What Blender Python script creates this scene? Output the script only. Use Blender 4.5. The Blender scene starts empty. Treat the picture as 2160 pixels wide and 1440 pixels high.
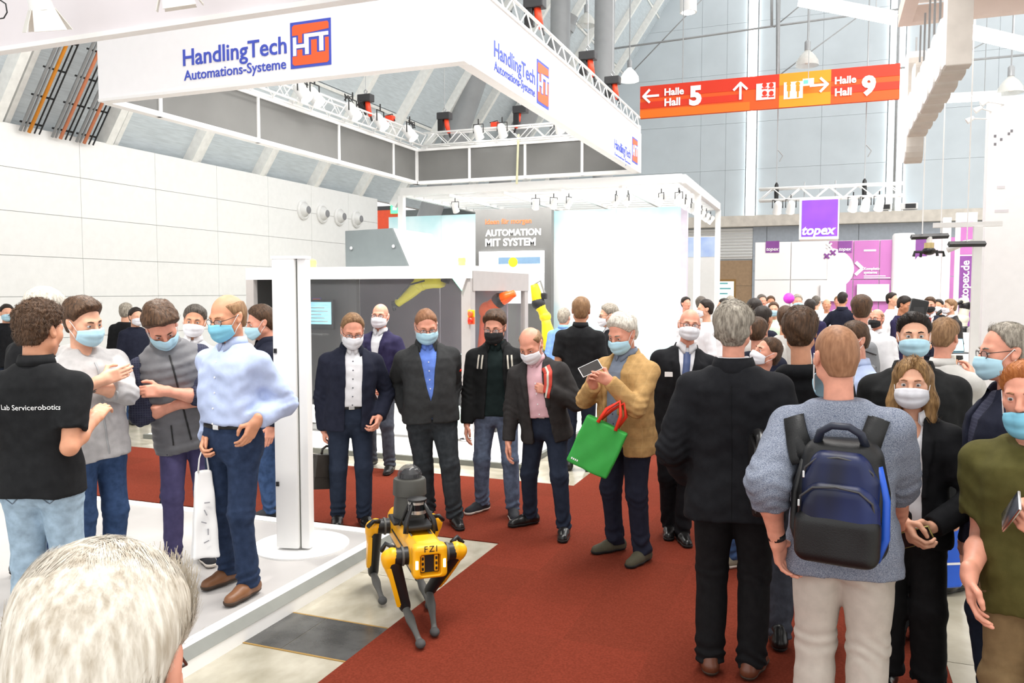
import bpy, bmesh, math, random
import numpy as np
from mathutils import Vector, Matrix, Euler

S = bpy.context.scene
C = S.collection
rng = random.Random(7)
PI = math.pi

# ---------------------------------------------------------------- camera
F_PX = 1720.0                       # focal length in pixels of the 2160x1440 frame
CAM_H = 1.85
YAW = math.radians(21.0)
PITCH = math.atan(105.0/F_PX)
cam_data = bpy.data.cameras.new('camera'); cam = bpy.data.objects.new('camera', cam_data); C.objects.link(cam)
cam_data.sensor_width = 36.0; cam_data.lens = F_PX/2160.0*36.0
cam_data.clip_start = 0.05; cam_data.clip_end = 200
cam.location = (0, 0, CAM_H); cam.rotation_euler = (PI/2-PITCH, 0, YAW)
S.camera = cam
CAMR = Euler((PI/2-PITCH, 0, YAW)).to_matrix()
FWD = Vector((-math.sin(YAW), math.cos(YAW), 0)); RGT = Vector((math.cos(YAW), math.sin(YAW), 0))
CO = Vector((0, 0, CAM_H))

# ---------------------------------------------------------------- world, lights, exposure
W = bpy.data.worlds.new('hall_light'); S.world = W; W.use_nodes = True
bg = W.node_tree.nodes['Background']; bg.inputs[0].default_value = (1.0, 0.99, 0.97, 1); bg.inputs[1].default_value = 0.72
S.view_settings.view_transform = 'Standard'; S.view_settings.look = 'None'
S.view_settings.gamma = 1.0; S.view_settings.use_curve_mapping = False
S.view_settings.exposure = 1.2

def area_light(name, loc, size, power, col=(1, 0.97, 0.93), tgt=None):
    l = bpy.data.lights.new(name, 'AREA'); l.shape = 'RECTANGLE'; l.size, l.size_y = size
    l.energy = power; l.color = col
    o = bpy.data.objects.new(name, l); C.objects.link(o); o.location = loc
    if tgt: o.rotation_euler = (Vector(tgt)-Vector(loc)).to_track_quat('-Z', 'Y').to_euler()
    return o
def spot_light(name, loc, tgt, power, angle=50, blend=0.5, rad=0.12, col=(1, 0.96, 0.9)):
    l = bpy.data.lights.new(name, 'SPOT'); l.energy = power; l.spot_size = math.radians(angle); l.spot_blend = blend
    l.shadow_soft_size = rad; l.color = col
    o = bpy.data.objects.new(name, l); C.objects.link(o); o.location = loc
    o.rotation_euler = (Vector(tgt)-Vector(loc)).to_track_quat('-Z', 'Y').to_euler()
    return o
area_light('hall_lamp_row', (-0.8, 6.5, 9.5), (1.5, 10), 420)
area_light('hall_lamp_row', (3.5, 14, 9.5), (1.5, 12), 420)
area_light('booth_lamp_row', (-5.4, 10.4, 4.6), (2.0, 3.0), 60)
spot_light('booth_spot', (-5.0, 4.95, 4.3), (-4.6, 3.6, 0.4), 170, 62)
spot_light('booth_spot', (-6.6, 4.95, 4.3), (-5.9, 4.2, 0.4), 170, 62)
spot_light('booth_spot', (-3.4, 2.0, 4.3), (-4.6, 3.9, 0.8), 130, 55)
spot_light('ring_spot', (-6.6, 7.5, 4.7), (-6.2, 9.2, 0.6), 300, 75)
spot_light('ring_spot', (-4.4, 7.5, 4.7), (-4.4, 9.0, 0.6), 300, 75)
area_light('stand_lamp_row', (-6.0, 16.6, 3.85), (5.0, 1.2), 90)
area_light('stand_lamp_row', (4.0, 21.0, 5.2), (5.0, 1.5), 160)

# ---------------------------------------------------------------- pixels to places
def ray(px, py):
    return CAMR @ Vector(((px-1080)/F_PX, (720-py)/F_PX, -1))
def at_z(px, py, z=0.0):
    d = ray(px, py); return CO + d*((z-CAM_H)/d.z)
def at_y(px, py, y):
    d = ray(px, py); return CO + d*(y/d.y)
def at_x(px, py, x):
    d = ray(px, py); return CO + d*(x/d.x)
def at_t(px, py, t):
    d = ray(px, py); return CO + d*(t/d.dot(FWD))

# ---------------------------------------------------------------- materials
MATS = {}
def srgb(r, g, b):
    f = lambda c: (c/255/12.92) if c <= 10 else ((c/255+0.055)/1.055)**2.4
    return (f(r), f(g), f(b))
def mat(name, col, rough=0.6, metal=0.0, var=0.06, scale=9.0, bump=0.0, bscale=200.0, spec=0.5, stretch=None,
        emit=0.0, trans=0.0, alpha=1.0, sheen=0.0, col2=None, ior=1.45, detail=3.0):
    if name in MATS: return MATS[name]
    m = bpy.data.materials.new(name); m.use_nodes = True; nt = m.node_tree; b = nt.nodes['Principled BSDF']
    if len(col) == 3 and max(col) > 1.01: col = srgb(*col)
    if col2 is not None and max(col2) > 1.01: col2 = srgb(*col2)
    b.inputs['Roughness'].default_value = rough; b.inputs['Metallic'].default_value = metal
    b.inputs['Specular IOR Level'].default_value = spec; b.inputs['IOR'].default_value = ior
    tc = nt.nodes.new('ShaderNodeTexCoord'); mp = nt.nodes.new('ShaderNodeMapping')
    nt.links.new(tc.outputs['Object'], mp.inputs[0])
    if stretch: mp.inputs['Scale'].default_value = stretch
    n = nt.nodes.new('ShaderNodeTexNoise'); n.inputs['Scale'].default_value = scale; n.inputs['Detail'].default_value = detail
    nt.links.new(mp.outputs[0], n.inputs['Vector'])
    r = nt.nodes.new('ShaderNodeMapRange'); r.inputs[1].default_value = 0.3; r.inputs[2].default_value = 0.7
    nt.links.new(n.outputs['Fac'], r.inputs[0])
    mx = nt.nodes.new('ShaderNodeMix'); mx.data_type = 'RGBA'
    c2 = col2 if col2 is not None else tuple(min(1, c*(1+var)+var*0.02) for c in col)
    c1 = col if col2 is not None else tuple(c*(1-var) for c in col)
    mx.inputs[6].default_value = (*c1, 1); mx.inputs[7].default_value = (*c2, 1)
    nt.links.new(r.outputs[0], mx.inputs[0]); nt.links.new(mx.outputs[2], b.inputs['Base Color'])
    if bump:
        n2 = nt.nodes.new('ShaderNodeTexNoise'); n2.inputs['Scale'].default_value = bscale; n2.inputs['Detail'].default_value = 2
        nt.links.new(mp.outputs[0], n2.inputs['Vector'])
        bp = nt.nodes.new('ShaderNodeBump'); bp.inputs['Strength'].default_value = bump; bp.inputs['Distance'].default_value = 0.004
        nt.links.new(n2.outputs['Fac'], bp.inputs['Height']); nt.links.new(bp.outputs[0], b.inputs['Normal'])
    if emit:
        nt.links.new(mx.outputs[2], b.inputs['Emission Color']); b.inputs['Emission Strength'].default_value = emit
    if trans: b.inputs['Transmission Weight'].default_value = trans
    if alpha < 1: b.inputs['Alpha'].default_value = alpha
    if sheen: b.inputs['Sheen Weight'].default_value = sheen
    MATS[name] = m; return m
def cloth(name, col, var=0.12, bump=0.25, bscale=420, rough=0.85, sheen=0.0, **k):
    return mat(name, col, rough=rough, var=var, scale=24, bump=bump, bscale=bscale, spec=0.2, sheen=sheen, **k)

# ---------------------------------------------------------------- mesh building
class MB:
    def __init__(s): s.v = []; s.f = []
    def add(s, vs, fs):
        o = len(s.v); s.v += [tuple(v) for v in vs]; s.f += [tuple(i+o for i in f) for f in fs]; return s
    def box(s, c, d, rot=None, bev=0.0):
        hx, hy, hz = d[0]/2, d[1]/2, d[2]/2
        if bev:
            bm = bmesh.new(); bmesh.ops.create_cube(bm, size=1.0)
            for v in bm.verts: v.co = Vector((v.co.x*d[0], v.co.y*d[1], v.co.z*d[2]))
            bmesh.ops.bevel(bm, geom=bm.edges[:], offset=min(bev, hx*.99, hy*.99, hz*.99), segments=2, affect='EDGES', profile=0.6)
            bm.verts.index_update()
            vs = [v.co.copy() for v in bm.verts]; fs = [[v.index for v in f.verts] for f in bm.faces]; bm.free()
        else:
            vs = [Vector((x, y, z)) for x in (-hx, hx) for y in (-hy, hy) for z in (-hz, hz)]
            fs = [(0, 1, 3, 2), (4, 6, 7, 5), (0, 4, 5, 1), (2, 3, 7, 6), (0, 2, 6, 4), (1, 5, 7, 3)]
        c = Vector(c)
        if rot is not None: vs = [rot @ v for v in vs]
        return s.add([v+c for v in vs], fs)
    def bx(s, x0, x1, y0, y1, z0, z1, bev=0.0):
        return s.box(((x0+x1)/2, (y0+y1)/2, (z0+z1)/2), (abs(x1-x0), abs(y1-y0), abs(z1-z0)), None, bev)
    def rings(s, rs, closed=True, cap=True):
        n = len(rs[0]); vs = [p for r in rs for p in r]; fs = []
        for i in range(len(rs)-1):
            for j in range(n if closed else n-1):
                k = (j+1) % n
                fs.append((i*n+j, i*n+k, (i+1)*n+k, (i+1)*n+j))
        if cap and closed:
            fs.append(tuple(range(n-1, -1, -1))); fs.append(tuple((len(rs)-1)*n+j for j in range(n)))
        return s.add(vs, fs)
    def tube(s, pts, r, seg=8, cap=True, flat=None):
        pts = [Vector(p) for p in pts]; m = len(pts)
        rs = r if isinstance(r, (list, tuple)) else [r]*m
        prev = None; out = []
        for i, p in enumerate(pts):
            d = (pts[min(i+1, m-1)]-pts[max(i-1, 0)]).normalized()
            if prev is None:
                a = Vector((0, 0, 1)) if abs(d.z) < 0.9 else Vector((1, 0, 0))
                u = d.cross(a).normalized()
            else: u = (prev - d*prev.dot(d)).normalized()
            prev = u; w = d.cross(u)
            fu = flat if flat else 1.0
            out.append([p+(u*math.cos(2*PI*k/seg)+w*math.sin(2*PI*k/seg)*fu)*rs[i] for k in range(seg)])
        return s.rings(out, True, cap)
    def lathe(s, prof, seg=24, c=(0, 0, 0), rot=None, cap=True):
        c = Vector(c); out = []
        for r, z in prof:
            ring = [Vector((r*math.cos(2*PI*k/seg), r*math.sin(2*PI*k/seg), z)) for k in range(seg)]
            out.append([(rot @ p if rot is not None else p)+c for p in ring])
        return s.rings(out, True, cap)
    def ell(s, c, r, rot=None, su=16, sv=10):
        prof = []
        c = Vector(c); out = []
        for i in range(sv+1):
            a = -PI/2+PI*i/sv; cr = max(math.cos(a), 1e-3)
            ring = [Vector((r[0]*cr*math.cos(2*PI*k/su), r[1]*cr*math.sin(2*PI*k/su), r[2]*math.sin(a))) for k in range(su)]
            out.append([(rot @ p if rot is not None else p)+c for p in ring])
        return s.rings(out)
    def prism(s, poly, ax, a, b):
        """poly: 2d points; ax: axis of extrusion ('x','y','z') from a to b"""
        def mk(p, t):
            if ax == 'x': return (t, p[0], p[1])
            if ax == 'y': return (p[0], t, p[1])
            return (p[0], p[1], t)
        n = len(poly)
        vs = [mk(p, a) for p in poly]+[mk(p, b) for p in poly]
        fs = [tuple(range(n-1, -1, -1)), tuple(range(n, 2*n))]+[(i, (i+1) % n, n+(i+1) % n, n+i) for i in range(n)]
        return s.add(vs, fs)
    def xf(s, M):
        s.v = [tuple(M @ Vector(v)) for v in s.v]; return s
    def build(s, name, m, parent=None, smooth=False, loc=None):
        me = bpy.data.meshes.new(name); me.from_pydata(s.v, [], s.f); me.validate()
        bm = bmesh.new(); bm.from_mesh(me); bmesh.ops.recalc_face_normals(bm, faces=bm.faces[:]); bm.to_mesh(me); bm.free()
        if smooth == 'auto':
            me.polygons.foreach_set('use_smooth', [True]*len(me.polygons)); me.set_sharp_from_angle(angle=math.radians(38))
        elif smooth: me.polygons.foreach_set('use_smooth', [True]*len(me.polygons))
        me.materials.append(m)
        o = bpy.data.objects.new(name, me); C.objects.link(o)
        if parent is not None: o.parent = parent
        if loc is not None: o.location = loc
        return o
def empty(name, loc=(0, 0, 0), rz=0.0, parent=None):
    o = bpy.data.objects.new(name, None); C.objects.link(o); o.location = loc; o.rotation_euler = (0, 0, rz)
    o.empty_display_size = 0.1
    if parent is not None: o.parent = parent
    return o
def tag(o, label=None, cat=None, group=None, kind=None):
    if label: o['label'] = label
    if cat: o['category'] = cat
    if group: o['group'] = group
    if kind: o['kind'] = kind
    return o
def share(o, name, parent=None, loc=None, rot=None, scale=None, m=None):
    c = o.copy(); c.name = name; C.objects.link(c)
    if parent is not None: c.parent = parent
    if loc is not None: c.location = loc
    if rot is not None: c.rotation_euler = rot
    if scale is not None: c.scale = scale
    return c
def inst(me, name, parent, loc, rot=(0, 0, 0), scale=(1, 1, 1)):
    o = bpy.data.objects.new(name, me); C.objects.link(o); o.parent = parent
    o.location = loc; o.rotation_euler = rot; o.scale = scale
    return o
def fit(o):  # local coords helper: place a world point in an unrotated parent's space
    return Vector(o.location)
def text_mesh(body, size, name, m, parent=None, depth=0.004, align='LEFT', shear=0.0, space=1.0, bold=0.0, sx=1.0):
    cu = bpy.data.curves.new(name, 'FONT'); cu.body = body; cu.size = size; cu.align_x = align; cu.extrude = depth
    cu.shear = shear; cu.space_character = space; cu.offset = bold; cu.resolution_u = 3
    t = bpy.data.objects.new(name, cu); C.objects.link(t)
    dg = bpy.context.evaluated_depsgraph_get(); me = bpy.data.meshes.new_from_object(t.evaluated_get(dg))
    bpy.data.objects.remove(t); bpy.data.curves.remove(cu)
    if sx != 1.0:
        for v in me.vertices: v.co.x *= sx
    me.materials.clear(); me.materials.append(m)
    o = bpy.data.objects.new(name, me); C.objects.link(o)
    if parent is not None: o.parent = parent
    return o
# rotations that stand a text (made in the xy plane, facing +z) upright
FACE_MY = (PI/2, 0, 0)             # reads from -Y
FACE_PX = (PI/2, 0, PI/2)          # reads from +X
white = mat('white_paint', (0.86, 0.86, 0.85), 0.45, var=0.015)
# ================================================================ the hall
m_stone = mat('pale_stone', srgb(188, 182, 166), 0.22, var=0.2, scale=3.2, detail=8, bump=0.05, bscale=60, col2=srgb(150, 144, 126))
m_wallp = mat('wall_panel_white', (0.80, 0.80, 0.785), 0.5, var=0.02)
m_joint = mat('joint_grey', (0.30, 0.30, 0.29), 0.8)
m_roofp = mat('roof_sheet_blue_grey', srgb(198, 207, 212), 0.45, var=0.1, scale=3, stretch=(1, 1, 14))
m_rib = mat('roof_rib', (0.84, 0.84, 0.81), 0.5)
m_backp = mat('hall_back_panel', srgb(198, 207, 213), 0.6, var=0.05, scale=0.8)
m_ledge = mat('concrete_ledge', srgb(214, 207, 197), 0.8, var=0.1, scale=4)
m_steel = mat('steel_grey', (0.36, 0.37, 0.38), 0.4, metal=0.3)
m_dark = mat('dark_metal', (0.03, 0.03, 0.032), 0.5)
m_black = mat('black_plastic', (0.012, 0.012, 0.013), 0.4)
m_glow = mat('lamp_glow', (1, 1, 0.98), 0.5, emit=6.0, var=0)
m_strip = mat('strip_light_glow', (0.93, 1, 1), 0.5, emit=4.0, var=0)
m_chrome = mat('chrome', (0.75, 0.75, 0.76), 0.18, metal=1.0)
m_alu = mat('aluminium', (0.70, 0.70, 0.69), 0.35, metal=0.6)

WX = -12.5
floor = tag(MB().bx(-13, 12, -1.5, 36, -0.12, -0.012).build('floor', m_joint), kind='structure')
mb = MB().bx(-0.497, 0.497, -0.497, 0.497, -0.012, 0.0); slab0 = mb.build('slab', m_stone, floor, loc=(-2.55, 0, 0))
slab_me = slab0.data
first = True
for (x0, x1, y0, y1, nx, ny) in ((-2.84, -2.2, 1.0, 5.47, 1, 5), (0.6, 6.6, 1.0, 15.0, 5, 12), (-2.9, -2.2, 7.37, 15.5, 1, 8),
                                 (-12.4, -2.9, 7.37, 7.85, 8, 1), (-12.4, -9.0, 0.5, 5.47, 3, 4), (-12.4, -8.05, 7.85, 15.5, 4, 7),
                                 (-12.4, -2.2, 15.5, 34.5, 8, 12), (0.6, 11.5, 15.0, 34.5, 8, 14)):
    for i in range(nx):
        for j in range(ny):
            w, h = (x1-x0)/nx, (y1-y0)/ny
            c = (x0+w*(i+.5), y0+h*(j+.5), 0)
            if first: slab0.location = c; slab0.scale = (w, h, 1); first = False
            else: inst(slab_me, 'slab', floor, c, scale=(w, h, 1))
# dark hatch plate let into the stone floor
m_hatch = mat('hatch_steel', srgb(88, 88, 86), 0.22, metal=0.4, var=0.3, scale=6, bump=0.1, bscale=90)
hatch = empty('floor_hatch', (0, 0, 0)); tag(hatch, 'dark steel floor hatch set in the pale stone beside the platform', 'hatch')
hy0, hy1 = at_z(640, 1378).y, at_z(730, 1312).y
for i, (a, b) in enumerate(((-2.83, -2.60), (-2.595, -2.2))):
    MB().bx(a, b, hy0, hy1, -0.008, 0.003).build('plate', m_hatch, hatch)
m_rust = mat('rust_frame', srgb(150, 118, 60), 0.6)
for q in (hy0-.012, hy1): MB().bx(-2.83, -2.2, q, q+.012, -0.008, 0.0035).build('frame_strip', m_rust, hatch)

# red carpet, laid in tiles
reds = [mat('carpet_red_a', srgb(112, 46, 30), 0.95, var=0.16, scale=40, bump=0.35, bscale=700, spec=0.1),
        mat('carpet_red_b', srgb(109, 45, 29), 0.95, var=0.16, scale=40, bump=0.35, bscale=700, spec=0.1),
        mat('carpet_red_c', srgb(115, 47, 31), 0.95, var=0.16, scale=40, bump=0.35, bscale=700, spec=0.1)]
carpet = empty('carpet', (0, 0, 0)); tag(carpet, 'red tiled carpet running along the aisle between the stands', 'carpet')
tmes = []
for m in reds:
    o = MB().bx(-.5, .5, -.5, .5, 0.0, 0.007).build('carpet_tile', m, carpet); tmes.append(o.data); bpy.data.objects.remove(o)
tx, ty = 2.8/6, 1.9/4
for i in range(6):
    for j in range(29):
        y = 0.72+ty*j
        inst(rng.choice(tmes), 'carpet_tile', carpet, (-2.2+tx*(i+.5), y+ty/2, 0), scale=(tx, ty, 1))
for i in range(20):
    for j in range(4):
        inst(rng.choice(tmes), 'carpet_tile', carpet, (-2.2-tx*(i+.5), 5.47+ty*(j+.5), 0), scale=(tx, ty, 1))
MB().bx(-2.2, 0.6, 0.72+ty*29, 34, 0, 0.007).build('carpet_strip', reds[0], carpet)

# left wall, panelled, with air nozzles
wall = tag(MB().bx(WX-.3, WX-.02, -1.5, 21.4, 0, 4.6).build('wall_left', m_joint), kind='structure')
zs = [0.02]+[at_x(0, y, WX).z for y in (720, 626, 537, 442, 349)]+[4.6]
pw = 1.76; y = 11.0-pw*7
while y < 21.3:
    y1 = min(y+pw, 21.4)
    for a, b in zip(zs[:-1], zs[1:]):
        MB().bx(WX-.02, WX, y+.004, y1-.004, a+.004, b-.004).build('wall_panel', m_wallp, wall)
    y += pw
m_noz = mat('nozzle_grey', (0.74, 0.74, 0.73), 0.4); m_nozd = mat('nozzle_core', (0.22, 0.22, 0.23), 0.5)
RX = Matrix.Rotation(PI/2, 3, 'Y')
for i, (px, py) in enumerate(((640, 443), (680, 451), (716, 457), (752, 462))):
    p = at_x(px, py, WX+.02)
    nz = empty('air_nozzle', p)
    tag(nz, ('fourth', 'third', 'second', 'first')[i]+' round grey air nozzle from the dark recess on the panelled wall', 'air vent', 'air nozzles on the panelled wall')
    MB().lathe([(0.25, -.02), (0.25, .02), (.21, .05), (.18, .03)], 28, rot=RX).build('flange', m_noz, nz, 'auto')
    MB().lathe([(0.18, .0), (0.17, .06), (.11, .13), (.10, .16)], 28, rot=RX).build('cone', m_noz, nz, 'auto')
    MB().lathe([(0.098, .1), (0.098, .165), (.05, .175), (.01, .175)], 20, rot=RX).build('core', m_nozd, nz, 'auto')

# sloping roof over the left wall
ceil = tag(MB().add([(WX-.3, -2, 4.62), (WX-.3, 35, 4.62), (WX+7.2, 35, 4.62+11.0), (WX+7.2, -2, 4.62+11.0),
                     (WX-.5, -2, 4.62), (WX-.5, 35, 4.62), (WX+7.0, 35, 4.62+11.0), (WX+7.0, -2, 4.62+11.0)],
                    [(0, 1, 2, 3), (7, 6, 5, 4), (0, 4, 5, 1), (2, 6, 7, 3), (0, 3, 7, 4), (1, 5, 6, 2)]).build('ceiling', m_joint), kind='structure')
sl = Vector((7.5, 0, 11.0)); L = sl.length; sl.normalize(); RS = Matrix.Rotation(math.atan2(7.5, 11.0), 3, 'Y')
NRM = RS @ Vector((1, 0, 0))
base0 = Vector((WX-.3, 0, 4.62))
for k in range(-4, 11):
    yk = 11.66+2.2*k
    a = base0+Vector((0, yk, 0))
    for q in range(5):                                   # corrugated sheets between the ribs
        c = a+Vector((0, 1.1, 0))+sl*(L*(q+.5)/5)+NRM*.02
        MB().box((0, 0, 0), (.03, 2.05, L/5-.02), RS).build('roof_sheet', m_roofp, ceil, loc=c)
        if k >= -2:
            MB().box((0, 0, 0), (.03, 2.05, .07), RS).build('roof_purlin', m_rib, ceil, loc=c+sl*(L*.48/5)+NRM*.03)
    c = a+sl*(L/2)
    MB().box((0, 0, 0), (.30, .16, L), RS).build('roof_rib', m_rib, ceil, loc=c+NRM*.12)
    MB().box((0, 0, 0), (.10, .10, L), RS).build('roof_rib', m_rib, ceil, loc=c+NRM*.10+Vector((0, .26, 0)))
# cable ladders climbing the slope
m_orange = mat('orange_cable', srgb(235, 150, 40), 0.5); m_salmon = mat('salmon_cable', srgb(226, 140, 100), 0.5)
for k, (px, py, mm) in enumerate(((72, 266, m_orange), (138, 282, m_salmon), (188, 294, m_salmon))):
    yb = at_x(px, py, WX+.2).y
    t = empty('cable_ladder', base0+Vector((.1, yb, 0)))
    tag(t, ['cable ladder with a bright orange cable climbing the roof slope', 'cable ladder with a salmon cable between two others on the roof slope',
            'cable ladder with a salmon cable beside the white fascia'][k], 'cable tray')
    def P(s, dy, dn): return sl*s+Vector((0, dy, 0))+NRM*dn
    for dy, r, m2 in ((-.16, .026, m_steel), (-.09, .018, m_steel), (0.0, .030, mm), (.10, .014, m_black), (.19, .014, m_black)):
        MB().tube([P(.05, dy, .3), P(6.5, dy, .3)], r, 6).build('cable', m2, t, True)
    o = MB().tube([P(0, -.2, .27), P(0, .2, .27)], .018, 5).build('rung', m_black, t); rm = o.data
    o.location = P(.2, 0, 0)
    for q in range(1, 12): inst(rm, 'rung', t, P(.2+.5*q, 0, 0))

# big steel columns behind the stands
m_col = mat('column_grey', srgb(150, 152, 154), 0.45, var=0.08, scale=2)
for (a, b, yy, lab) in (((905, 455), (1018, 120), 23, 'leaning grey steel tube column beside the glowing exit sign'),
                        ((1085, 310), (1150, 150), 27, 'leaning grey steel tube column glimpsed under the side fascia'),
                        ((1180, 330), (1183, -80), 21.5, 'upright grey steel column behind the white truss'),
                        ((1272, 330), (1277, -80), 21.6, 'upright grey steel column beside the hanging bell lamp')):
    p, q = at_y(*a, yy), at_y(*b, yy); d = (q-p).normalized(); p0 = p-d*(p.z/d.z if abs(d.z) > .1 else 0); q1 = q+d*2
    r = .36 if yy > 22 else .27
    rt = empty('steel_column', p0)
    tag(rt, lab, 'column')
    MB().tube([Vector(), q1-p0], r, 20).build('shaft', m_col, rt, 'auto')
    MB().lathe([(r*1.5, 0), (r*1.5, .06), (r*1.15, .07), (r*1.1, .3)], 20).build('foot', m_col, rt, 'auto')
    MB().tube([(q1-p0)-d*.5, (q1-p0)-d*.3], r*1.12, 20).build('collar', m_steel, rt, 'auto')

# back wall of the hall
BY = 35.0
bw = tag(MB().bx(-13, 16, BY+.02, BY+.3, 0, 17).build('wall_back', mat('back_joint', srgb(172, 178, 182), .8)), kind='structure')
xs = [-12.9, -9, -5, -1.2]; x = -1.2
e1, e2 = at_y(1585, 300, BY).x, at_y(1888, 300, BY).x
for a, b in ((-12.9, -9), (-9, -5), (-5, (e1-5)/2), ((e1-5)/2, e1-.22), (e1+.22, (e1+e2)/2), ((e1+e2)/2, e2-.3), (e2+.3, e2+3.4), (e2+3.4, e2+7)):
    z = 4.95
    for h in (1.9, 1.9, 2.0, 2.0, 2.1, 2.1):
        MB().bx(a+.004, b-.004, BY-.03, BY+.02, z+.004, z+h-.004).build('wall_panel', m_backp, bw); z += h
MB().bx(-13, 16, BY-.5, BY+.02, 4.5, 4.93).build('ledge', m_ledge, bw)
m_lower = mat('lower_wall_grey', srgb(168, 176, 186), 0.6)
xd0, xd1 = at_y(1450, 560, BY).x, at_y(1587, 560, BY).x
for a, b in ((-12.9, -8), (-8, xd0), (xd1, xd1+.55), (xd1+.55, xd1+4), (xd1+4, xd1+8), (xd1+8, 16)):
    for z, h in ((0, 1.35), (1.35, 1.35), (2.7, 1.8)):
        MB().bx(a+.01, b-.01, BY-.06, BY+.02, z+.006, z+h-.006).build('wall_panel', m_lower, bw)
m_brown = mat('brown_door_wood', srgb(168, 140, 110), 0.6, var=0.08)
for a, b, z, h in ((xd0, xd1, 0, 2.1), (xd0, xd1, 2.1, 1.05)):
    MB().bx(a, b, BY-.02, BY+.02, z, z+h-.01).build('door_panel', m_brown, bw)
MB().bx(xd0, xd1, BY-.03, BY+.01, 3.2, 4.45).build('louvre_back', white, bw)
for i in range(9):
    z = 3.32+.125*i
    MB().box((0, 0, 0), (xd1-xd0, .10, .03), Matrix.Rotation(.5, 3, 'X')).build('louvre_slat', white, bw, loc=((xd0+xd1)/2, BY-.08, z))
# upright strip lights on the back wall
for (x, w, lab) in ((e1, .34, 'tall upright strip light left of the purple cube sign'), (e2-.17, .17, 'tall upright strip light on the near side of the dark pipe'),
                    (e2+.17, .17, 'tall upright strip light on the far side of the dark pipe')):
    s = empty('strip_light', (x, BY-.05, 4.95)); tag(s, lab, 'light')
    MB().bx(-w/2, w/2, -.06, 0, 0, 11.9).build('diffuser', m_strip, s); MB().bx(-w/2-.02, w/2+.02, -.01, .04, 0, 11.95).build('housing', m_steel, s)
o = MB().tube([(e2, BY-.14, 4.93), (e2, BY-.14, 16.9)], .07, 10).build('drain_pipe', m_steel, smooth=True); tag(o, 'thin dark pipe running up between two strip lights', 'pipe')
for px, lab in ((1862, 'small white floodlight box left of the dark pipe on the ledge'), (1916, 'small white floodlight box right of the dark pipe on the ledge')):
    p = at_y(px, 470, BY-.3); p.z = 4.94; p.y = BY-.28
    f = empty('floodlight', p); tag(f, lab, 'light')
    MB().box((0, 0, .16), (.62, .3, .24), None, .03).build('housing', white, f); MB().box((.05, -.16, .16), (.36, .03, .17)).build('lens', m_dark, f)
    MB().bx(-.2, .2, -.05, .05, 0, .05).build('bracket', m_steel, f)
# tie rods of the roof
def rod(pts, yy, r, lab):
    P3 = [at_y(x, y, yy) for x, y in pts]
    o = MB().tube([p-P3[0] for p in P3], r, 6).build('tie_rod', m_steel, smooth=True, loc=P3[0]); tag(o, lab, 'tie rod', 'roof tie rods')
rod([(1225, 112), (1450, 81), (1632, 55), (1905, 18)], 29, .035, 'thin steel tie rod crossing above the orange hall sign')
rod([(1620, 165), (1885, 145), (2000, 131), (2160, 116)], 28, .035, 'thin steel tie rod ending at the white letters sign')
rod([(1338, 147), (1460, 20), (1480, 0)], 29, .02, 'slanting steel tie rod beside the lit bell lamp')
rod([(1642, 160), (1722, 100), (1812, 34)], 28, .02, 'slanting steel tie rod beside the unlit bell lamp')
rod([(1632, 58), (1690, 10), (1700, 0)], 29, .02, 'short slanting steel tie rod near the ceiling')
rod([(2002, 130), (2090, 83)], 28, .02, 'short slanting steel tie rod under the pale canopy')
for px, y1, lab in ((1641, 162, 'slim steel hanger tube above the orange hall sign'), (1628, 55, 'short slim steel hanger tube at the ceiling'), (2002, 130, 'slim steel hanger tube below the canopy corner')):
    rod([(px, -60), (px, y1)], 28.5, .07 if px != 1628 else .05, lab)
# bell shaped hall lamps on rods
m_bell = mat('bell_glass', (0.72, 0.72, 0.68), 0.2, alpha=0.65)
for (px, py, yy, lit, lab) in ((1237, 40, 26, 0, 'clear bell lamp hanging beside the thick grey columns'), (1328, 157, 26, 1, 'glowing bell lamp beside the end of the orange hall sign'),
                               (1703, 122, 24, 0, 'unlit bell lamp above the washroom pictogram'), (2132, 178, 24, 0, 'unlit bell lamp above the white tower wall'),
                               (1452, 14, 26, 0, 'white drum lamp near the ceiling above the arrow sign')):
    p = at_y(px, py, yy); d = empty('bell_lamp', p); tag(d, lab, 'lamp'); s = .72
    if px == 1452:
        MB().lathe([(.26, -.18), (.26, .22)], 18).build('shade', white, d, 'auto'); MB().lathe([(.2, -.19), (.2, -.17)], 18).build('bulb', m_glow, d, 'auto')
    else:
        MB().lathe([(s*.42, -.30*s), (s*.40, -.12*s), (s*.26, .10*s), (s*.11, .24*s), (s*.09, .3*s)], 20, cap=False).build('shade', m_bell, d, True)
        MB().lathe([(.08, .2), (.08, .42), (.05, .46)], 12).build('socket', m_steel, d, 'auto')
        MB().ell((0, 0, -.02), (.12, .12, .16)).build('bulb', m_glow if lit else white, d, True)
    MB().tube([(0, 0, .2), (0, 0, 6)], .018, 6).build('hanger', m_steel, d)

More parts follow.
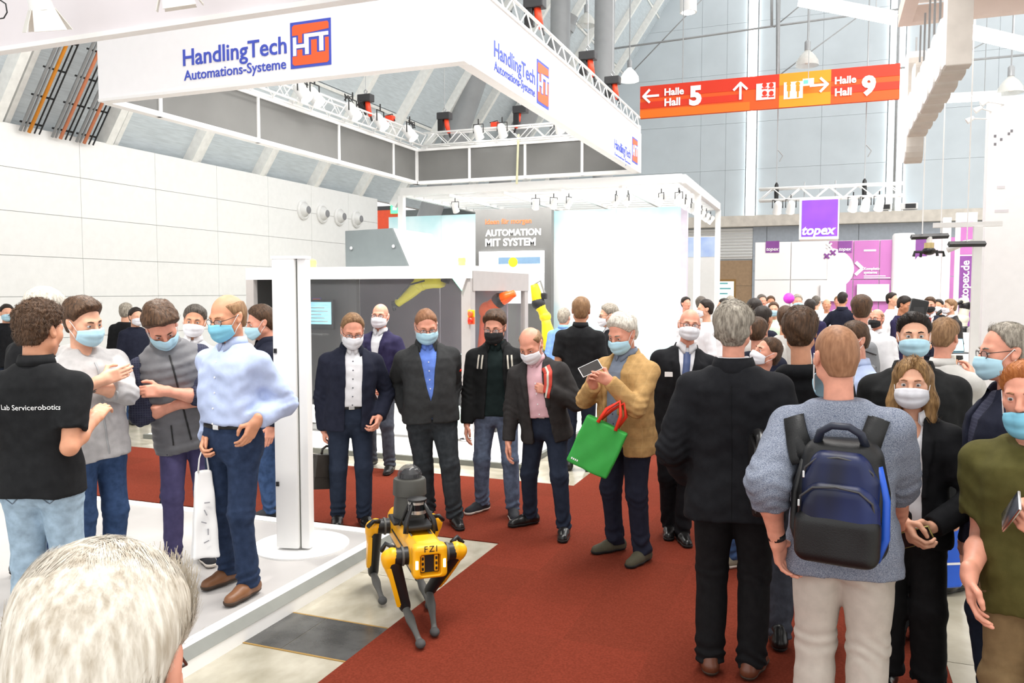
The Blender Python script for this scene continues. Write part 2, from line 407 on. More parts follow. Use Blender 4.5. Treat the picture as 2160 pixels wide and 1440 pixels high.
# fire door and exit sign beyond the end of the left wall
ex = tag(MB().bx(-16, -10.4, 26.0, 26.2, 0, 4.75).build('wall_recess', mat('recess_dark', srgb(92, 98, 98), 0.7)), kind='structure')
p = at_y(812, 470, 25.95)
d1 = tag(empty('door_1', (p.x, 25.95, 0)), kind='structure')
m_rdoor = mat('door_orange_red', srgb(206, 66, 22), 0.5)
MB().bx(-.65, .65, -.03, .03, 0, p.z+.45).build('leaf', m_rdoor, d1); MB().bx(-.75, .75, -.02, .06, p.z+.45, p.z+.6).build('frame', m_dark, d1)
q = at_y(833, 440, 25.9); xg = empty('exit_sign', q); tag(xg, 'small glowing green exit sign on the dark recess wall', 'sign')
m_green = mat('exit_green', (0.05, .65, .15), .5, emit=1.6, var=0)
MB().bx(-.16, .16, -.03, .05, -.17, .17).build('box', m_green, xg); MB().bx(-.07, .1, -.045, -.03, -.06, .06).build('arrow', white, xg)
# ================================================================ stands
m_fas = mat('fascia_white', (0.90, 0.90, 0.91), 0.5, var=0.01)
m_fasl = mat('fascia_lilac', srgb(222, 216, 219), 0.7, var=0.03, scale=2)
m_gauze = mat('inner_panel_grey', srgb(112, 112, 110), 0.55, var=0.12, scale=0.9)
m_blue = mat('logo_blue', srgb(66, 84, 190), 0.5, var=0); m_orl = mat('logo_orange', srgb(238, 98, 50), 0.5, var=0)
m_wht = mat('print_white', (0.93, 0.93, 0.93), 0.5, var=0)

def text_fit(body, w, name, m, parent, rot, loc, depth=.003, h=None, bold=0.0, shear=0.0, space=1.0):
    o = text_mesh(body, 1.0, name, m, parent, depth, bold=bold, shear=shear, space=space)
    x0 = min(v.co.x for v in o.data.vertices); x1 = max(v.co.x for v in o.data.vertices)
    y1 = max(v.co.y for v in o.data.vertices)
    sx = w/(x1-x0); sy = sx if h is None else h/y1
    for v in o.data.vertices: v.co = Vector(((v.co.x-x0)*sx, v.co.y*sy, v.co.z))
    o.rotation_euler = rot; o.location = loc
    return o
def plate2d(rects, name, m, parent, rot, loc, s, d):
    for i, (u0, u1, v0, v1) in enumerate(rects):
        MB().bx(u0*s[0], u1*s[0], (1-v1)*s[1], (1-v0)*s[1], 0, d).build(name, m, parent).matrix_local = Matrix.LocRotScale(Vector(loc), Euler(rot), None)
def ht_logo(parent, loc, rot, s):
    lg = MB().bx(0, s[0], 0, s[1], 0, .004).build('logo', m_blue, parent); lg.location = loc; lg.rotation_euler = rot
    def poly(pts, m, d, nm):
        MB().prism([(u*s[0], (1-v)*s[1]) for u, v in pts], 'z', 0.004, d).build(nm, m, lg)
    poly([(.10, .06), (.92, .06), (.95, .10), (.95, .22), (.30, .27), (.30, .46), (.20, .46), (.20, .29), (.05, .29), (.05, .10)], m_orl, .006, 'logo_field')
    poly([(.05, .74), (.17, .74), (.17, .60), (.30, .60), (.30, .74), (.52, .74), (.52, .42), (.66, .42), (.66, .70), (.86, .70), (.86, .40), (.95, .40), (.95, .90), (.91, .94), (.10, .94), (.05, .90)], m_orl, .006, 'logo_field')
    poly([(.07, .33), (.15, .33), (.15, .49), (.35, .49), (.35, .28), (.94, .28), (.94, .36), (.82, .36), (.82, .68), (.72, .68), (.72, .36), (.46, .36), (.46, .72), (.37, .72), (.37, .57), (.15, .57), (.15, .73), (.07, .73)], m_wht, .009, 'logo_letters')
    return lg

# ---- raised platform of the near stand
PLX, PLY, PZ = -2.83, 5.15, 0.10
m_pl = mat('platform_grey', srgb(176, 173, 171), 0.35, var=0.05, scale=3)
m_kerbg = mat('kerb_grey', srgb(116, 118, 112), 0.5)
pf = empty('platform', (0, 0, 0)); tag(pf, 'low pale grey platform with a white kerb beside the red carpet', 'platform')
MB().bx(-8.95, PLX-.13, 0.3, PLY-.1, 0, PZ).build('deck', m_pl, pf)
MB().prism([(PLX, 0), (PLX, .075), (PLX-.05, PZ+.012), (PLX-.052, 0)], 'y', 0.3, PLY).build('kerb_face', white, pf)
MB().prism([(PLX, .073), (PLX+.004, .076), (PLX-.047, PZ+.0165), (PLX-.052, PZ+.012)], 'y', 0.3, PLY).build('kerb_slope', m_kerbg, pf)
MB().bx(PLX-.13, PLX-.052, 0.3, PLY, 0, PZ+.012).build('kerb_top', white, pf)
MB().bx(-8.95, PLX-.13, PLY-.1, PLY, 0, PZ+.006).build('kerb_top', white, pf)

# ---- white stele with round foot
cb = at_z(636, 1150, PZ)
st = empty('display_stele', (cb.x, cb.y, PZ), YAW*.55); tag(st, 'tall white display stele on a round white foot plate', 'stele')
MB().lathe([(.29, 0), (.325, .0), (.325, .012), (.30, .02)], 48).build('foot_plate', white, st, 'auto')
m_whs = mat('stele_white', (0.87, 0.87, 0.86), 0.3, var=0.01)
MB().box((-.020, -.13, 1.0), (.165, .10, 1.94), None, .02).build('panel', m_whs, st, 'auto')
MB().box((.098, -.115, 1.0), (.062, .085, 1.94), None, .012).build('panel', m_whs, st, 'auto')
MB().bx(.062, .068, -.16, -.09, .03, 1.95).build('seam_strip', m_kerbg, st)
for z in (.47, 1.36): MB().box((-.080, -.183, z), (.02, .012, .03)).build('lock', m_black, st)
MB().bx(-.103, .130, -.18, -.072, 1.965, 1.985).build('cap', white, st)

# ---- fascia of the near stand with barn door lamps
FSY = 5.4
f1 = empty('stand_fascia', (0, 0, 0)); tag(f1, 'lilac white fascia hanging above the near platform with lamps in front', 'fascia')
MB().bx(-9.5, -3.17, FSY-.02, FSY+.05, 4.06, 5.3).build('banner', m_fasl, f1)
MB().bx(-9.5, -3.12, FSY-.04, FSY+.06, 4.02, 4.06).build('bottom_rail', white, f1)
MB().bx(-3.17, -3.10, 0.5, FSY-.02, 4.06, 5.3).build('banner', m_fasl, f1)
MB().bx(-3.20, -3.08, 0.5, FSY-.04, 4.02, 4.06).build('bottom_rail', white, f1)
m_barn = mat('barn_door_white', (0.78, 0.76, 0.70), 0.45)
def barn_lamp(p, rz, lab, s=1.0):
    b = empty('barn_door_lamp', p, rz); tag(b, lab, 'lamp', 'barn door lamps under the near fascia')
    RT = Matrix.Rotation(.35, 3, 'X')
    MB().lathe([(.05*s, .22*s), (.085*s, .18*s), (.09*s, 0), (.1*s, -.01)], 20, rot=RT).build('can', white, b, 'auto')
    MB().lathe([(.085*s, .0), (.06*s, .01*s)], 20, rot=RT).build('lens', m_glow, b, 'auto')
    for k in range(4):
        a = PI/4+PI/2*k; R = Matrix.Rotation(a, 3, 'Z')
        pts = [R @ Vector((.085*s, -.08*s, 0)), R @ Vector((.085*s, .08*s, 0)), R @ Vector((.17*s, .12*s, -.17*s)), R @ Vector((.17*s, -.12*s, -.17*s))]
        pts = [RT @ p_ for p_ in pts]; n = (pts[1]-pts[0]).cross(pts[2]-pts[1]).normalized()*.003
        MB().add([q+n for q in pts]+[q-n for q in pts], [(0, 1, 2, 3), (7, 6, 5, 4), (0, 4, 5, 1), (1, 5, 6, 2), (2, 6, 7, 3), (3, 7, 4, 0)]).build('door_flap', m_barn, b)
    MB().tube([(-.11*s, 0, .08*s), (-.11*s, .03, .3*s), (.11*s, .03, .3*s), (.11*s, 0, .08*s)], .008, 6).build('yoke', white, b)
    MB().tube([(0, .03, .3*s), (0, .03, .55)], .012, 6).build('hanger', m_steel, b)
lp = at_y(88, 18, 4.95); barn_lamp(lp, .2, 'white lamp with four open flaps beside a looped black cable')
lp2 = at_y(366, -34, 4.95); barn_lamp(lp2, -.1, 'white lamp with flaps mostly above the lilac fascia')
o = MB().tube([at_y(0, 0, 4.9), at_y(12, 8, 4.9), at_y(15, 26, 4.9), at_y(8, 38, 4.9), at_y(-5, 40, 4.9)], .006, 6).build('lamp_cable', m_black, smooth=True)
tag(o, 'looped black cable hanging at the barn door lamp', 'cable')

# ---- hanging ring of the grey-walled stand
RX0, RX1, RY0, RY1, RZ0, RZ1 = -7.75, -3.2, 7.1, 14.8, 4.0, 4.82
fr = empty('stand_fascia', (0, RY0, 0)); tag(fr, 'white hanging fascia with blue lettering and orange logo facing the aisle', 'fascia')
MB().bx(RX0, RX1, 0, .05, RZ0+.03, RZ1).build('banner', m_fas, fr); MB().bx(RX0, RX1, -.01, .12, RZ0, RZ0+.03).build('bottom_rail', white, fr)
ql = at_y(387, 139, RY0); qr = at_y(605, 112, RY0)
text_fit('HandlingTech', (qr.x-ql.x), 'lettering', m_blue, fr, FACE_MY, (ql.x, -.004, ql.z), bold=.012)
ql = at_y(389, 170, RY0); qr = at_y(604, 147, RY0)
text_fit('Automations-Systeme', (qr.x-ql.x), 'lettering', m_blue, fr, FACE_MY, (ql.x, -.004, ql.z), bold=.008)
a, b = at_y(614, 146, RY0), at_y(698, 37, RY0)
ht_logo(fr, (a.x, -.002, a.z), FACE_MY, (b.x-a.x, b.z-a.z))
fs = empty('stand_fascia', (RX1, 0, 0)); tag(fs, 'white side fascia under a truss running back along the aisle', 'fascia')
MB().bx(-.05, 0, RY0+.13, RY1, RZ0+.03, RZ1).build('banner', m_fas, fs); MB().bx(-.12, .01, RY0+.13, RY1, RZ0, RZ0+.03).build('bottom_rail', white, fs)
MB().bx(-.06, .012, RY1-.12, RY1+.02, RZ0, RZ1+.02).build('corner_post', white, fs)
for (tx0, tx1, ty0, yb0, yb1, lx0, lx1, ly0, ly1) in ((1042, 1128, 118, 165, 190, 1132, 1157, 123, 220), (1296, 1331, 312, 328, 338, 1333, 1345, 287, 343)):
    a, b = at_x(tx0, ty0, RX1), at_x(tx1, 200, RX1)
    text_fit('HandlingTech', b.y-a.y, 'lettering', m_blue, fs, FACE_PX, (.002, a.y, a.z), bold=.01)
    text_fit('Automations-Systeme', b.y-a.y, 'lettering', m_blue, fs, FACE_PX, (.002, a.y, a.z-.14), bold=.006)
    a, b = at_x(lx0, ly1, RX1), at_x(lx1, ly0, RX1)
    c = at_x(lx0, ly0, RX1)
    ht_logo(fs, (.002, a.y, a.z+.02), FACE_PX, (b.y-a.y, c.z-a.z-.02))
fl = empty('stand_fascia', (RX0, 0, 0)); tag(fl, 'far fascia of the ring with grey inner panels along the panelled wall', 'fascia')
fb = empty('stand_fascia', (0, RY1, 0)); tag(fb, 'rear fascia of the ring with four grey inner panels', 'fascia')
ys = [RY0+.14]+[at_x(px, 300, RX0).y for px in (335, 541, 711, 826)]+[RY1]
for a, b in zip(ys[:-1], ys[1:]):
    MB().bx(0.0, .03, a+.02, b-.02, RZ0+.06, RZ1-.17).build('inner_panel', m_gauze, fl)
    MB().bx(-.01, .05, b-.025, b+.025, RZ0, RZ1-.12).build('post', white, fl)
MB().bx(-.06, .07, RY0+.13, RY1, RZ0, RZ0+.06).build('bottom_rail', white, fl); MB().bx(-.06, .06, RY0+.13, RY1, RZ1-.17, RZ1-.12).build('top_rail', white, fl)
MB().bx(-.06, 0, RY0+.13, RY1, RZ0+.06, RZ1-.17).build('banner', m_fas, fl)
xs = [RX0]+[at_y(px, 340, RY1).x for px in (992, 1109, 1229)]+[RX1]
for a, b in zip(xs[:-1], xs[1:]):
    MB().bx(a+.02, b-.02, -.03, 0, RZ0+.06, RZ1-.17).build('inner_panel', m_gauze, fb)
    MB().bx(b-.025, b+.025, -.05, .01, RZ0, RZ1-.12).build('post', white, fb)
MB().bx(RX0, RX1, -.07, .06, RZ0, RZ0+.06).build('bottom_rail', white, fb); MB().bx(RX0, RX1, -.06, .06, RZ1-.17, RZ1-.12).build('top_rail', white, fb)
MB().bx(RX0, RX1, 0, .06, RZ0+.06, RZ1-.17).build('banner', m_fas, fb)
MB().bx(RX0-.06, RX0+.07, -.09, .06, RZ0, RZ1-.1).build('post', white, fb)
o = MB().tube([at_y(1094, 283, RY1-.17), at_y(1093, 300, RY1-.12), at_y(1090, 388, RY1-.10)], .022, 6).build('cable_sleeve', mat('sleeve_cream', srgb(228, 226, 190), .6), smooth=True); tag(o, 'cream cable sleeve hanging across the grey rear panels', 'cable')

# ---- trusses
def truss(name, p0, p1, w, h, step, lab, m=white, rc=.018, rb=.009):
    p0, p1 = Vector(p0), Vector(p1); d = p1-p0; L = d.length
    e = empty(name, p0, math.atan2(d.y, d.x)); tag(e, lab, 'truss')
    for yy in (-w/2, w/2):
        for zz in (0, h): MB().tube([(0, yy, zz), (L, yy, zz)], rc, 8).build('chord', m, e, True)
    n = int(L/step); st_ = L/n
    up = MB().tube([(0, 0, 0), (st_, 0, h)], rb, 6).build('brace', m, e, True); dn = MB().tube([(0, 0, h), (st_, 0, 0)], rb, 6).build('brace', m, e, True)
    um, dm = up.data, dn.data; up.location = (0, -w/2, 0); dn.location = (st_, -w/2, 0)
    for k in range(n):
        for yy in (-w/2, w/2):
            if k < 2 and yy < 0: continue
            inst(um if k % 2 == 0 else dm, 'brace', e, (k*st_, yy, 0))
    bt = MB().tube([(0, -w/2, 0), (st_, w/2, 0)], rb, 6).build('brace', m, e, True); bt.location = (0, 0, h)
    for k in range(1, n, 2): inst(bt.data, 'brace', e, (k*st_, 0, 0))
    return e
truss('lattice_truss', (RX1-.1, RY0+.15, RZ1-.04), (RX1-.1, RY1-.05, RZ1-.04), .2, .2, .22, 'white lattice truss along the top of the side fascia')
truss('lattice_truss', (RX0+.15, RY0+.2, RZ1-.1), (RX0+.15, RY1-.05, RZ1-.1), .2, .24, .24, 'white lattice truss above the grey panels by the panelled wall')
truss('lattice_truss', (RX0+.3, RY1-.15, RZ1-.1), (RX1-.25, RY1-.15, RZ1-.1), .2, .24, .24, 'white lattice truss above the rear grey panels')
truss('lattice_truss', (RX0+.1, RY0+.3, RZ1-.04), (RX1-.3, RY0+.3, RZ1-.04), .2, .24, .26, 'white lattice truss behind the lettered front fascia')

# ---- chain hoists holding the ring
m_hor = mat('hoist_orange', srgb(226, 66, 34), .45)
def hoist(p, lab, s=1.0, side=1):
    h = empty('chain_hoist', p); tag(h, lab, 'hoist')
    MB().box((0, 0, .30*s), (.26*s, .16*s, .13*s), None, .015).build('motor', m_dark, h)
    MB().box((-.07*s, 0, .15*s), (.11*s, .11*s, .26*s), None, .015).build('chain_bag', m_black, h)
    MB().tube([(.03*s*side, 0, .26*s), (.05*s*side, 0, .12*s), (.09*s*side, 0, -.02*s)], [.045*s, .05*s, .03*s], 8).build('orange_guard', m_hor, h, True)
    MB().tube([(.06*s*side, 0, .1*s), (.12*s*side, 0, -.1*s)], .018*s, 6).build('hook_arm', m_black, h)
    MB().tube([(0, 0, .36*s), (0.03, 0, .42*s), (0, 0, .46*s), (-.03, 0, .42*s), (0, 0, .37*s)], .012*s, 6).build('hook', m_steel, h)
    MB().tube([(0, 0, .45*s), (0, 0, 7.0)], .007, 5).build('chain', m_steel, h)
zt = RZ1+.16
for px, py, lab in ((1128, 40, 'black chain hoist with orange guard on the side truss, beside a thick column'), (1240, 142, 'black chain hoist with orange guard midway along the side truss'),
                    (1292, 208, 'black chain hoist with orange guard near the orange hall sign')):
    p = at_x(px, py, RX1-.1); hoist(Vector((RX1-.1, p.y, zt)), lab, .95)
for px, lab, sd in ((772, 'black chain hoist with orange guard over the truss by the panelled wall', 1),):
    p = at_x(px, 250, RX0+.15); hoist(Vector((RX0+.15, p.y, zt-.05)), lab, 1.0, sd)
for px, lab, sd in ((938, 'black chain hoist left of the leaning column on the rear truss', 1), (1098, 'grey topped chain hoist on the rear truss under the side fascia', -1)):
    p = at_y(px, 280, RY1-.15); hoist(Vector((p.x, RY1-.15, zt-.02)), lab, 1.05, sd)
def clamp_box(p, lab):
    h = empty('truss_clamp', p); tag(h, lab, 'clamp')
    MB().box((0, 0, .05), (.16, .12, .1), None, .02).build('block', m_hor, h); MB().tube([(.1, 0, 0), (.02, .05, .14), (-.12, 0, .1)], .01, 6).build('cable', m_black, h)
p = at_x(823, 262, RX0+.15); clamp_box(Vector((RX0+.15, p.y, zt+.02)), 'small orange clamp box on the truss by the panelled wall')
p = at_y(1045, 285, RY1-.15); clamp_box(Vector((p.x, RY1-.15, zt)), 'small orange clamp box on the rear truss')
def spot_can(p, rz, lab, grp, s=1.0, tilt=.7):
    e = empty('spotlight', p, rz); tag(e, lab, 'spotlight', grp); R = Matrix.Rotation(tilt, 3, 'X')
    MB().lathe([(.05*s, .14*s), (.075*s, .1*s), (.085*s, -.1*s), (.09*s, -.11*s)], 16, rot=R).build('can', white, e, 'auto')
    MB().lathe([(.078*s, -.112*s), (.04*s, -.116*s)], 16, rot=R).build('lens', m_glow, e)
    MB().tube([(-.1*s, 0, 0), (-.1*s, 0, .16*s), (.1*s, 0, .16*s), (.1*s, 0, 0)], .01*s, 6).build('yoke', m_black, e)
    MB().tube([(0, 0, .16*s), (0, 0, .26*s)], .012*s, 6).build('clamp', m_black, e)
for i, (px, dz) in enumerate(((636, -.02), (662, -.02), (742, -.02), (800, -.02), (862, -.02))):
    p = at_x(px, 230, RX0+.3)
    spot_can(Vector((RX0+.32, p.y, RZ1+.05+dz)), -PI/2, ('fifth', 'fourth', 'third', 'second', 'first')[i]+' white spotlight from the rear corner on the truss by the panelled wall', 'spotlights on the ring truss', 1.2)
for px, nm_ in ((1010, 'first'), (1060, 'second'), (1180, 'third')):
    p = at_y(px, 300, RY1-.3); spot_can(Vector((p.x, RY1-.32, RZ1+.05)), 0, nm_+' white spotlight on the rear ring truss from its wall side corner', 'spotlights on the rear ring truss', 1.0)
# clutter on top of the ring truss by the wall: coiled leads
for i, (px, py) in enumerate(((640, 185), (735, 235), (760, 240), (868, 280))):
    p = at_x(px, py, RX0+.15); r = .1+.03*(i % 2)
    o = MB().tube([Vector((.02*math.sin(k*1.7), r*math.cos(k*.8), .08+.06*math.sin(k*1.3))) for k in range(14)], .009, 5).build('coiled_cable', m_black, smooth=True, loc=(RX0+.15, p.y, zt+.04))
    tag(o, ('fourth', 'third', 'second', 'first')[i]+' coiled black cable from the rear corner on the wall side truss', 'cable', 'coiled cables on the ring truss')

# ---- stand floor and robot cell
m_white2 = mat('machine_white', (0.87, 0.87, 0.86), 0.3, var=0.01)
m_grey = mat('machine_grey', srgb(172, 168, 166), 0.4, var=0.03)
m_dgrey = mat('machine_dark_grey', srgb(84, 84, 83), 0.45, var=0.05, scale=3)
pf2 = empty('platform', (0, 0, 0)); tag(pf2, 'low white platform carrying the robot cell', 'platform')
MB().bx(-8.0, -2.95, 7.9, 15.0, 0, .05).build('deck', white, pf2); MB().bx(-8.0, -2.9, 7.85, 7.9, 0, .055).build('kerb_top', m_kerbg, pf2)
MB().bx(-2.95, -2.9, 7.9, 15.0, 0, .055).build('kerb_top', m_kerbg, pf2)
CX0, CX1, CY0, CY1, CZ = -7.15, -3.92, 8.85, 10.85, 2.16
Z0 = .05
cell = empty('robot_cell', (0, 0, Z0)); tag(cell, 'white framed robot cell with dark interior and glass front behind the crowd', 'machine')
wl, wr = at_y(646, 600, CY0).x, at_y(974, 700, CY0).x
wt, wb = at_y(800, 588, CY0).z-Z0, .42
H = CZ-Z0
MB().bx(CX0, CX1, CY0-.03, CY0+.05, wt, H).build('front_beam', m_white2, cell)
MB().bx(CX0, CX1, CY0+.05, CY1, H-.06, H).build('roof_panel', m_white2, cell)
MB().bx(wl-.35, wl, CY0-.03, CY0+.05, .12, wt).build('front_post', m_white2, cell)
MB().bx(CX0, CX0+.12, CY0-.03, CY0+.05, .12, wt).build('front_post', m_grey, cell)
MB().bx(wr, CX1, CY0-.01, CY0+.05, .12, wt).build('front_post', m_grey, cell)
MB().prism([(wr-.10, wt+.02), (wr+.02, wt-.14), (CX1, wt+.12)], 'y', CY0-.035, CY0-.0).build('front_gusset', m_white2, cell)
MB().bx(CX0, CX1, CY0-.03, CY0+.05, .12, wb-.08).build('front_sill', m_white2, cell)
m_gglow = mat('green_status_light', (0.25, 1, .55), .5, emit=1.2, var=0)
MB().prism([(wr-.10, wt+.0), (wr-.08, wt+.0), (wr+.02, wt-.12), (wr+.02, wt-.145)], 'y', CY0-.045, CY0-.03).build('status_light', m_gglow, cell)
MB().prism([(wr-.16, wb-.10), (wr-.02, wb+.02), (CX1, wb-.26), (CX1-.02, wb-.30), (wr+.1, wb-.30)], 'y', CY0-.05, CY0-.02).build('status_light', mat('green_white_light', (.8, 1, .9), .5, emit=.6, var=0), cell)
MB().bx(CX1-.06, CX1+.01, CY0+.05, CY1, H-.30, H-.06).build('side_beam', m_grey, cell)
for y0, y1 in ((CY0+.05, CY0+.13), (CY1-.14, CY1)): MB().bx(CX1-.06, CX1, y0, y1, .12, H-.30).build('side_post', m_grey, cell)
MB().bx(CX1-.06, CX1, CY0+.13, CY1-.14, .12, .5).build('side_sill', m_grey, cell)
m_glass = mat('cell_glass', (0.25, 0.26, 0.28), 0.03, alpha=0.10, var=0)
MB().bx(CX1-.035, CX1-.028, CY0+.13, CY1-.14, .5, H-.30).build('side_pane', m_glass, cell)
MB().bx(wl, wr, CY0+.0, CY0+.006, wb-.08, wt).build('front_pane', m_glass, cell)
xm = at_y(752, 650, CY0+.45).x; xr = at_y(760, 650, CY1-.05).x
MB().bx(CX0+.02, xm-.12, CY0+.45, CY0+.5, .12, H-.06).build('inner_panel', m_dgrey, cell)
MB().bx(xm-.10, xm+.02, CY0+.42, CY0+.5, .12, H-.06).build('inner_panel', m_dgrey, cell)
m_back = mat('tinted_pane', srgb(140, 132, 140), 0.12, var=0.1, scale=1.5)
xq = (xr+CX1)/2
for a, b in ((xr, xq-.01), (xq+.01, CX1-.3)):
    MB().bx(a, b, CY1-.06, CY1-.02, .9, H-.06).build('rear_pane', m_back, cell)
    MB().bx(a, b, CY1-.06, CY1-.02, .12, .88).build('rear_panel', m_dark, cell)
MB().bx(CX0+.02, CX0+.06, CY0+.05, CY1, .12, H-.06).build('end_panel', m_dgrey, cell)
for x in (CX0+.15, (CX0+CX1)/2, CX1-.12):
    MB().lathe([(.07, 0), (.07, .02), (.025, .03), (.02, .12)], 16, c=(x, CY0+.1, 0)).build('foot', m_chrome, cell, 'auto')
    MB().lathe([(.07, 0), (.07, .02), (.025, .03), (.02, .12)], 16, c=(x, CY1-.2, 0)).build('foot', m_chrome, cell, 'auto')
m_red = mat('button_red', srgb(214, 40, 16), .35); m_yel = mat('button_yellow', srgb(246, 186, 20), .4)
for px, py, ma, mb_ in ((995, 661, m_yel, m_orl), (995, 676, m_orl, m_red)):
    p = at_y(px, py, CY0-.015); RY_ = Matrix.Rotation(PI/2, 3, 'X')
    o = MB().box((p.x, CY0-.025, p.z-Z0), (.085, .03, .085), None, .01).build('switch_plate', ma, cell)
    MB().lathe([(.03, 0), (.034, .02), (.02, .032)], 16, c=(p.x, CY0-.04, p.z-Z0), rot=RY_).build('push_button', mb_, o, 'auto')
# cabinet on the cell roof
pa, pb, pc, pd = [at_y(*q, CY0+.35) for q in ((729, 556), (728, 487), (826, 481), (861, 556))]
MB().prism([(pa.x, H), (pa.x, pb.z-Z0), (pc.x, pc.z-Z0), (pd.x, H)], 'y', CY0+.35, CY0+.40).build('roof_cabinet_front', mat('cabinet_grey', srgb(80, 87, 89), .45, var=.04), cell)
pe = at_y(945, 556, CY0+.9)
MB().prism([(pa.x, H), (pa.x, pb.z-Z0), (pc.x, pc.z-Z0), (pd.x, H)], 'y', CY0+.40, CY0+1.5).build('roof_cabinet', m_white2, cell)
for px, py in ((741, 523), (830, 519)):
    p = at_y(px, py, CY0+.34); MB().lathe([(.022, 0), (.022, .015)], 10, c=(p.x, CY0+.35, p.z-Z0), rot=Matrix.Rotation(PI/2, 3, 'X')).build('cam_lock', m_chrome, cell)
m_amb = mat('amber_lamp', srgb(255, 190, 90), .3, emit=.5)
for px in (660, 974):
    p = at_y(px, 550, CY0+.3)
    MB().lathe([(.045, H), (.045, H+.05), (.05, H+.06), (.045, H+.1), (.01, H+.12)], 16, c=(p.x, CY0+.3, 0)).build('beacon', m_amb, cell, 'auto')
a = at_y(658, 631, CY0+.44); ht_logo(cell, (a.x, CY0+.448, a.z-.16-Z0), FACE_MY, (.14, .18))
# touch screen on an arm inside the cell
ma, mz = at_y(645, 694, CY0+.3), at_y(703, 632, CY0+.3)
mon = empty('monitor', (ma.x, CY0+.3, ma.z)); tag(mon, 'flat monitor with pale blue screen mounted on the dark cell panel', 'monitor')
w, h = mz.x-ma.x, mz.z-ma.z
MB().box((w/2-.06, .02, h/2), (w+.12, .05, h), None, .01).build('bezel', m_black, mon)
MB().bx(-.1, w-.03, -.009, -.004, .07, h-.03).build('screen', mat('screen_blue', srgb(150, 205, 220), .3, emit=.55, var=.15, scale=7, stretch=(1, 1, 6)), mon)
for i in range(5): MB().bx(.02+.06*(i % 2), w-.08-.05*(i % 3), -.0105, -.009, .1+.045*i, .112+.045*i).build('screen_line', m_wht, mon)
MB().box((w/2-.08, -.06, -.06), (w, .16, .02), None, .005).build('keyboard_tray', m_dgrey, mon); MB().bx(w/2-.1, w/2, .04, .15, .1, .2).build('bracket', m_dark, mon)

def robot_arm(name, pts, radii, m, lab, joint_m, cat='robot arm', foot=True):
    base = Vector(pts[0]); e = empty(name, base); tag(e, lab, cat)
    if foot: MB().lathe([(radii[0]*1.5, -.02), (radii[0]*1.5, .05), (radii[0]*1.2, .08)], 20).build('base', joint_m, e, 'auto')
    for i in range(len(pts)-1):
        a, b = Vector(pts[i])-base, Vector(pts[i+1])-base; mid = (a+b)/2
        MB().tube([a, a.lerp(b, .2), mid, b.lerp(a, .2), b], [radii[i]*.9, radii[i]*1.05, radii[i]*.95, radii[i+1]*1.05, radii[i+1]*.9], 14).build('link', m, e, True)
        if i: MB().ell(a, [radii[i]*1.25]*3).build('joint', m if i % 2 else joint_m, e, True)
    return e
m_ryel = mat('robot_yellow', srgb(232, 226, 50), .35, var=.03); m_rorg = mat('robot_orange', srgb(238, 96, 26), .35); m_ryel2 = mat('robot_sun_yellow', srgb(250, 226, 40), .35)
yy = CY0+.9
P = [at_y(*q, yy) for q in ((935, 592), (888, 597), (838, 640))]
ra = robot_arm('industrial_robot', [P[0]+Vector((0, 0, .0)), P[1], P[2]], [.09, .085, .06], m_ryel, 'lime yellow robot arm reaching down behind the cell glass', m_ryel, foot=False)
b0 = P[0]
MB().tube([P[2]-b0, at_y(830, 643, yy)-b0], .055, 12).build('wrist', m_dark, ra); MB().tube([at_y(830, 643, yy)-b0, at_y(833, 655, yy)-b0], .025, 8).build('gripper', m_dark, ra)
MB().tube([Vector((0, 0, -.02)), Vector((.02, .02, .09))], .08, 12).build('mount', m_dark, ra)
MB().tube([P[1]-b0+Vector((.1, -.1, .03)), P[1]-b0+Vector((-.1, -.12, -.02)), P[2]-b0+Vector((.05, -.1, .06))], .012, 6).build('hose', m_dark, ra)
P = [at_y(*q, CY0+1.0) for q in ((1024, 700), (1030, 655), (1052, 634), (1086, 618))]
P[0] = P[0]; pb_ = P[0].copy(); pb_.z = .95+Z0
robot_arm('industrial_robot', [pb_]+P[1:], [.11, .1, .08, .05], m_rorg, 'orange robot arm behind the side glass of the cell', m_dark)
o = MB().bx(pb_.x-.25, pb_.x+.25, pb_.y-.25, pb_.y+.25, Z0+.0, pb_.z-.02).build('robot_plinth', m_dgrey); tag(o, 'dark plinth under the orange robot arm', 'plinth')
P = [at_y(*q, 12.2) for q in ((1165, 740), (1150, 668), (1136, 640), (1127, 600))]
pb_ = P[0].copy(); pb_.z = Z0+.8
ya = robot_arm('industrial_robot', [pb_, P[1], P[2], P[3]], [.12, .075, .09, .07], m_ryel2, 'sun yellow robot arm standing clear beside the robot cell', m_dark)
MB().tube([P[3]-pb_, at_y(1140, 592, 12.2)-pb_, at_y(1150, 622, 12.2)-pb_], .018, 6).build('hose', m_steel, ya); MB().box(at_y(1148, 624, 12.2)-pb_, (.09, .09, .1), None, .02).build('gripper', m_dark, ya)
o = MB().bx(pb_.x-.22, pb_.x+.22, pb_.y-.22, pb_.y+.22, Z0, pb_.z-.02).build('robot_plinth', m_grey); tag(o, 'grey plinth under the sun yellow robot arm', 'plinth')

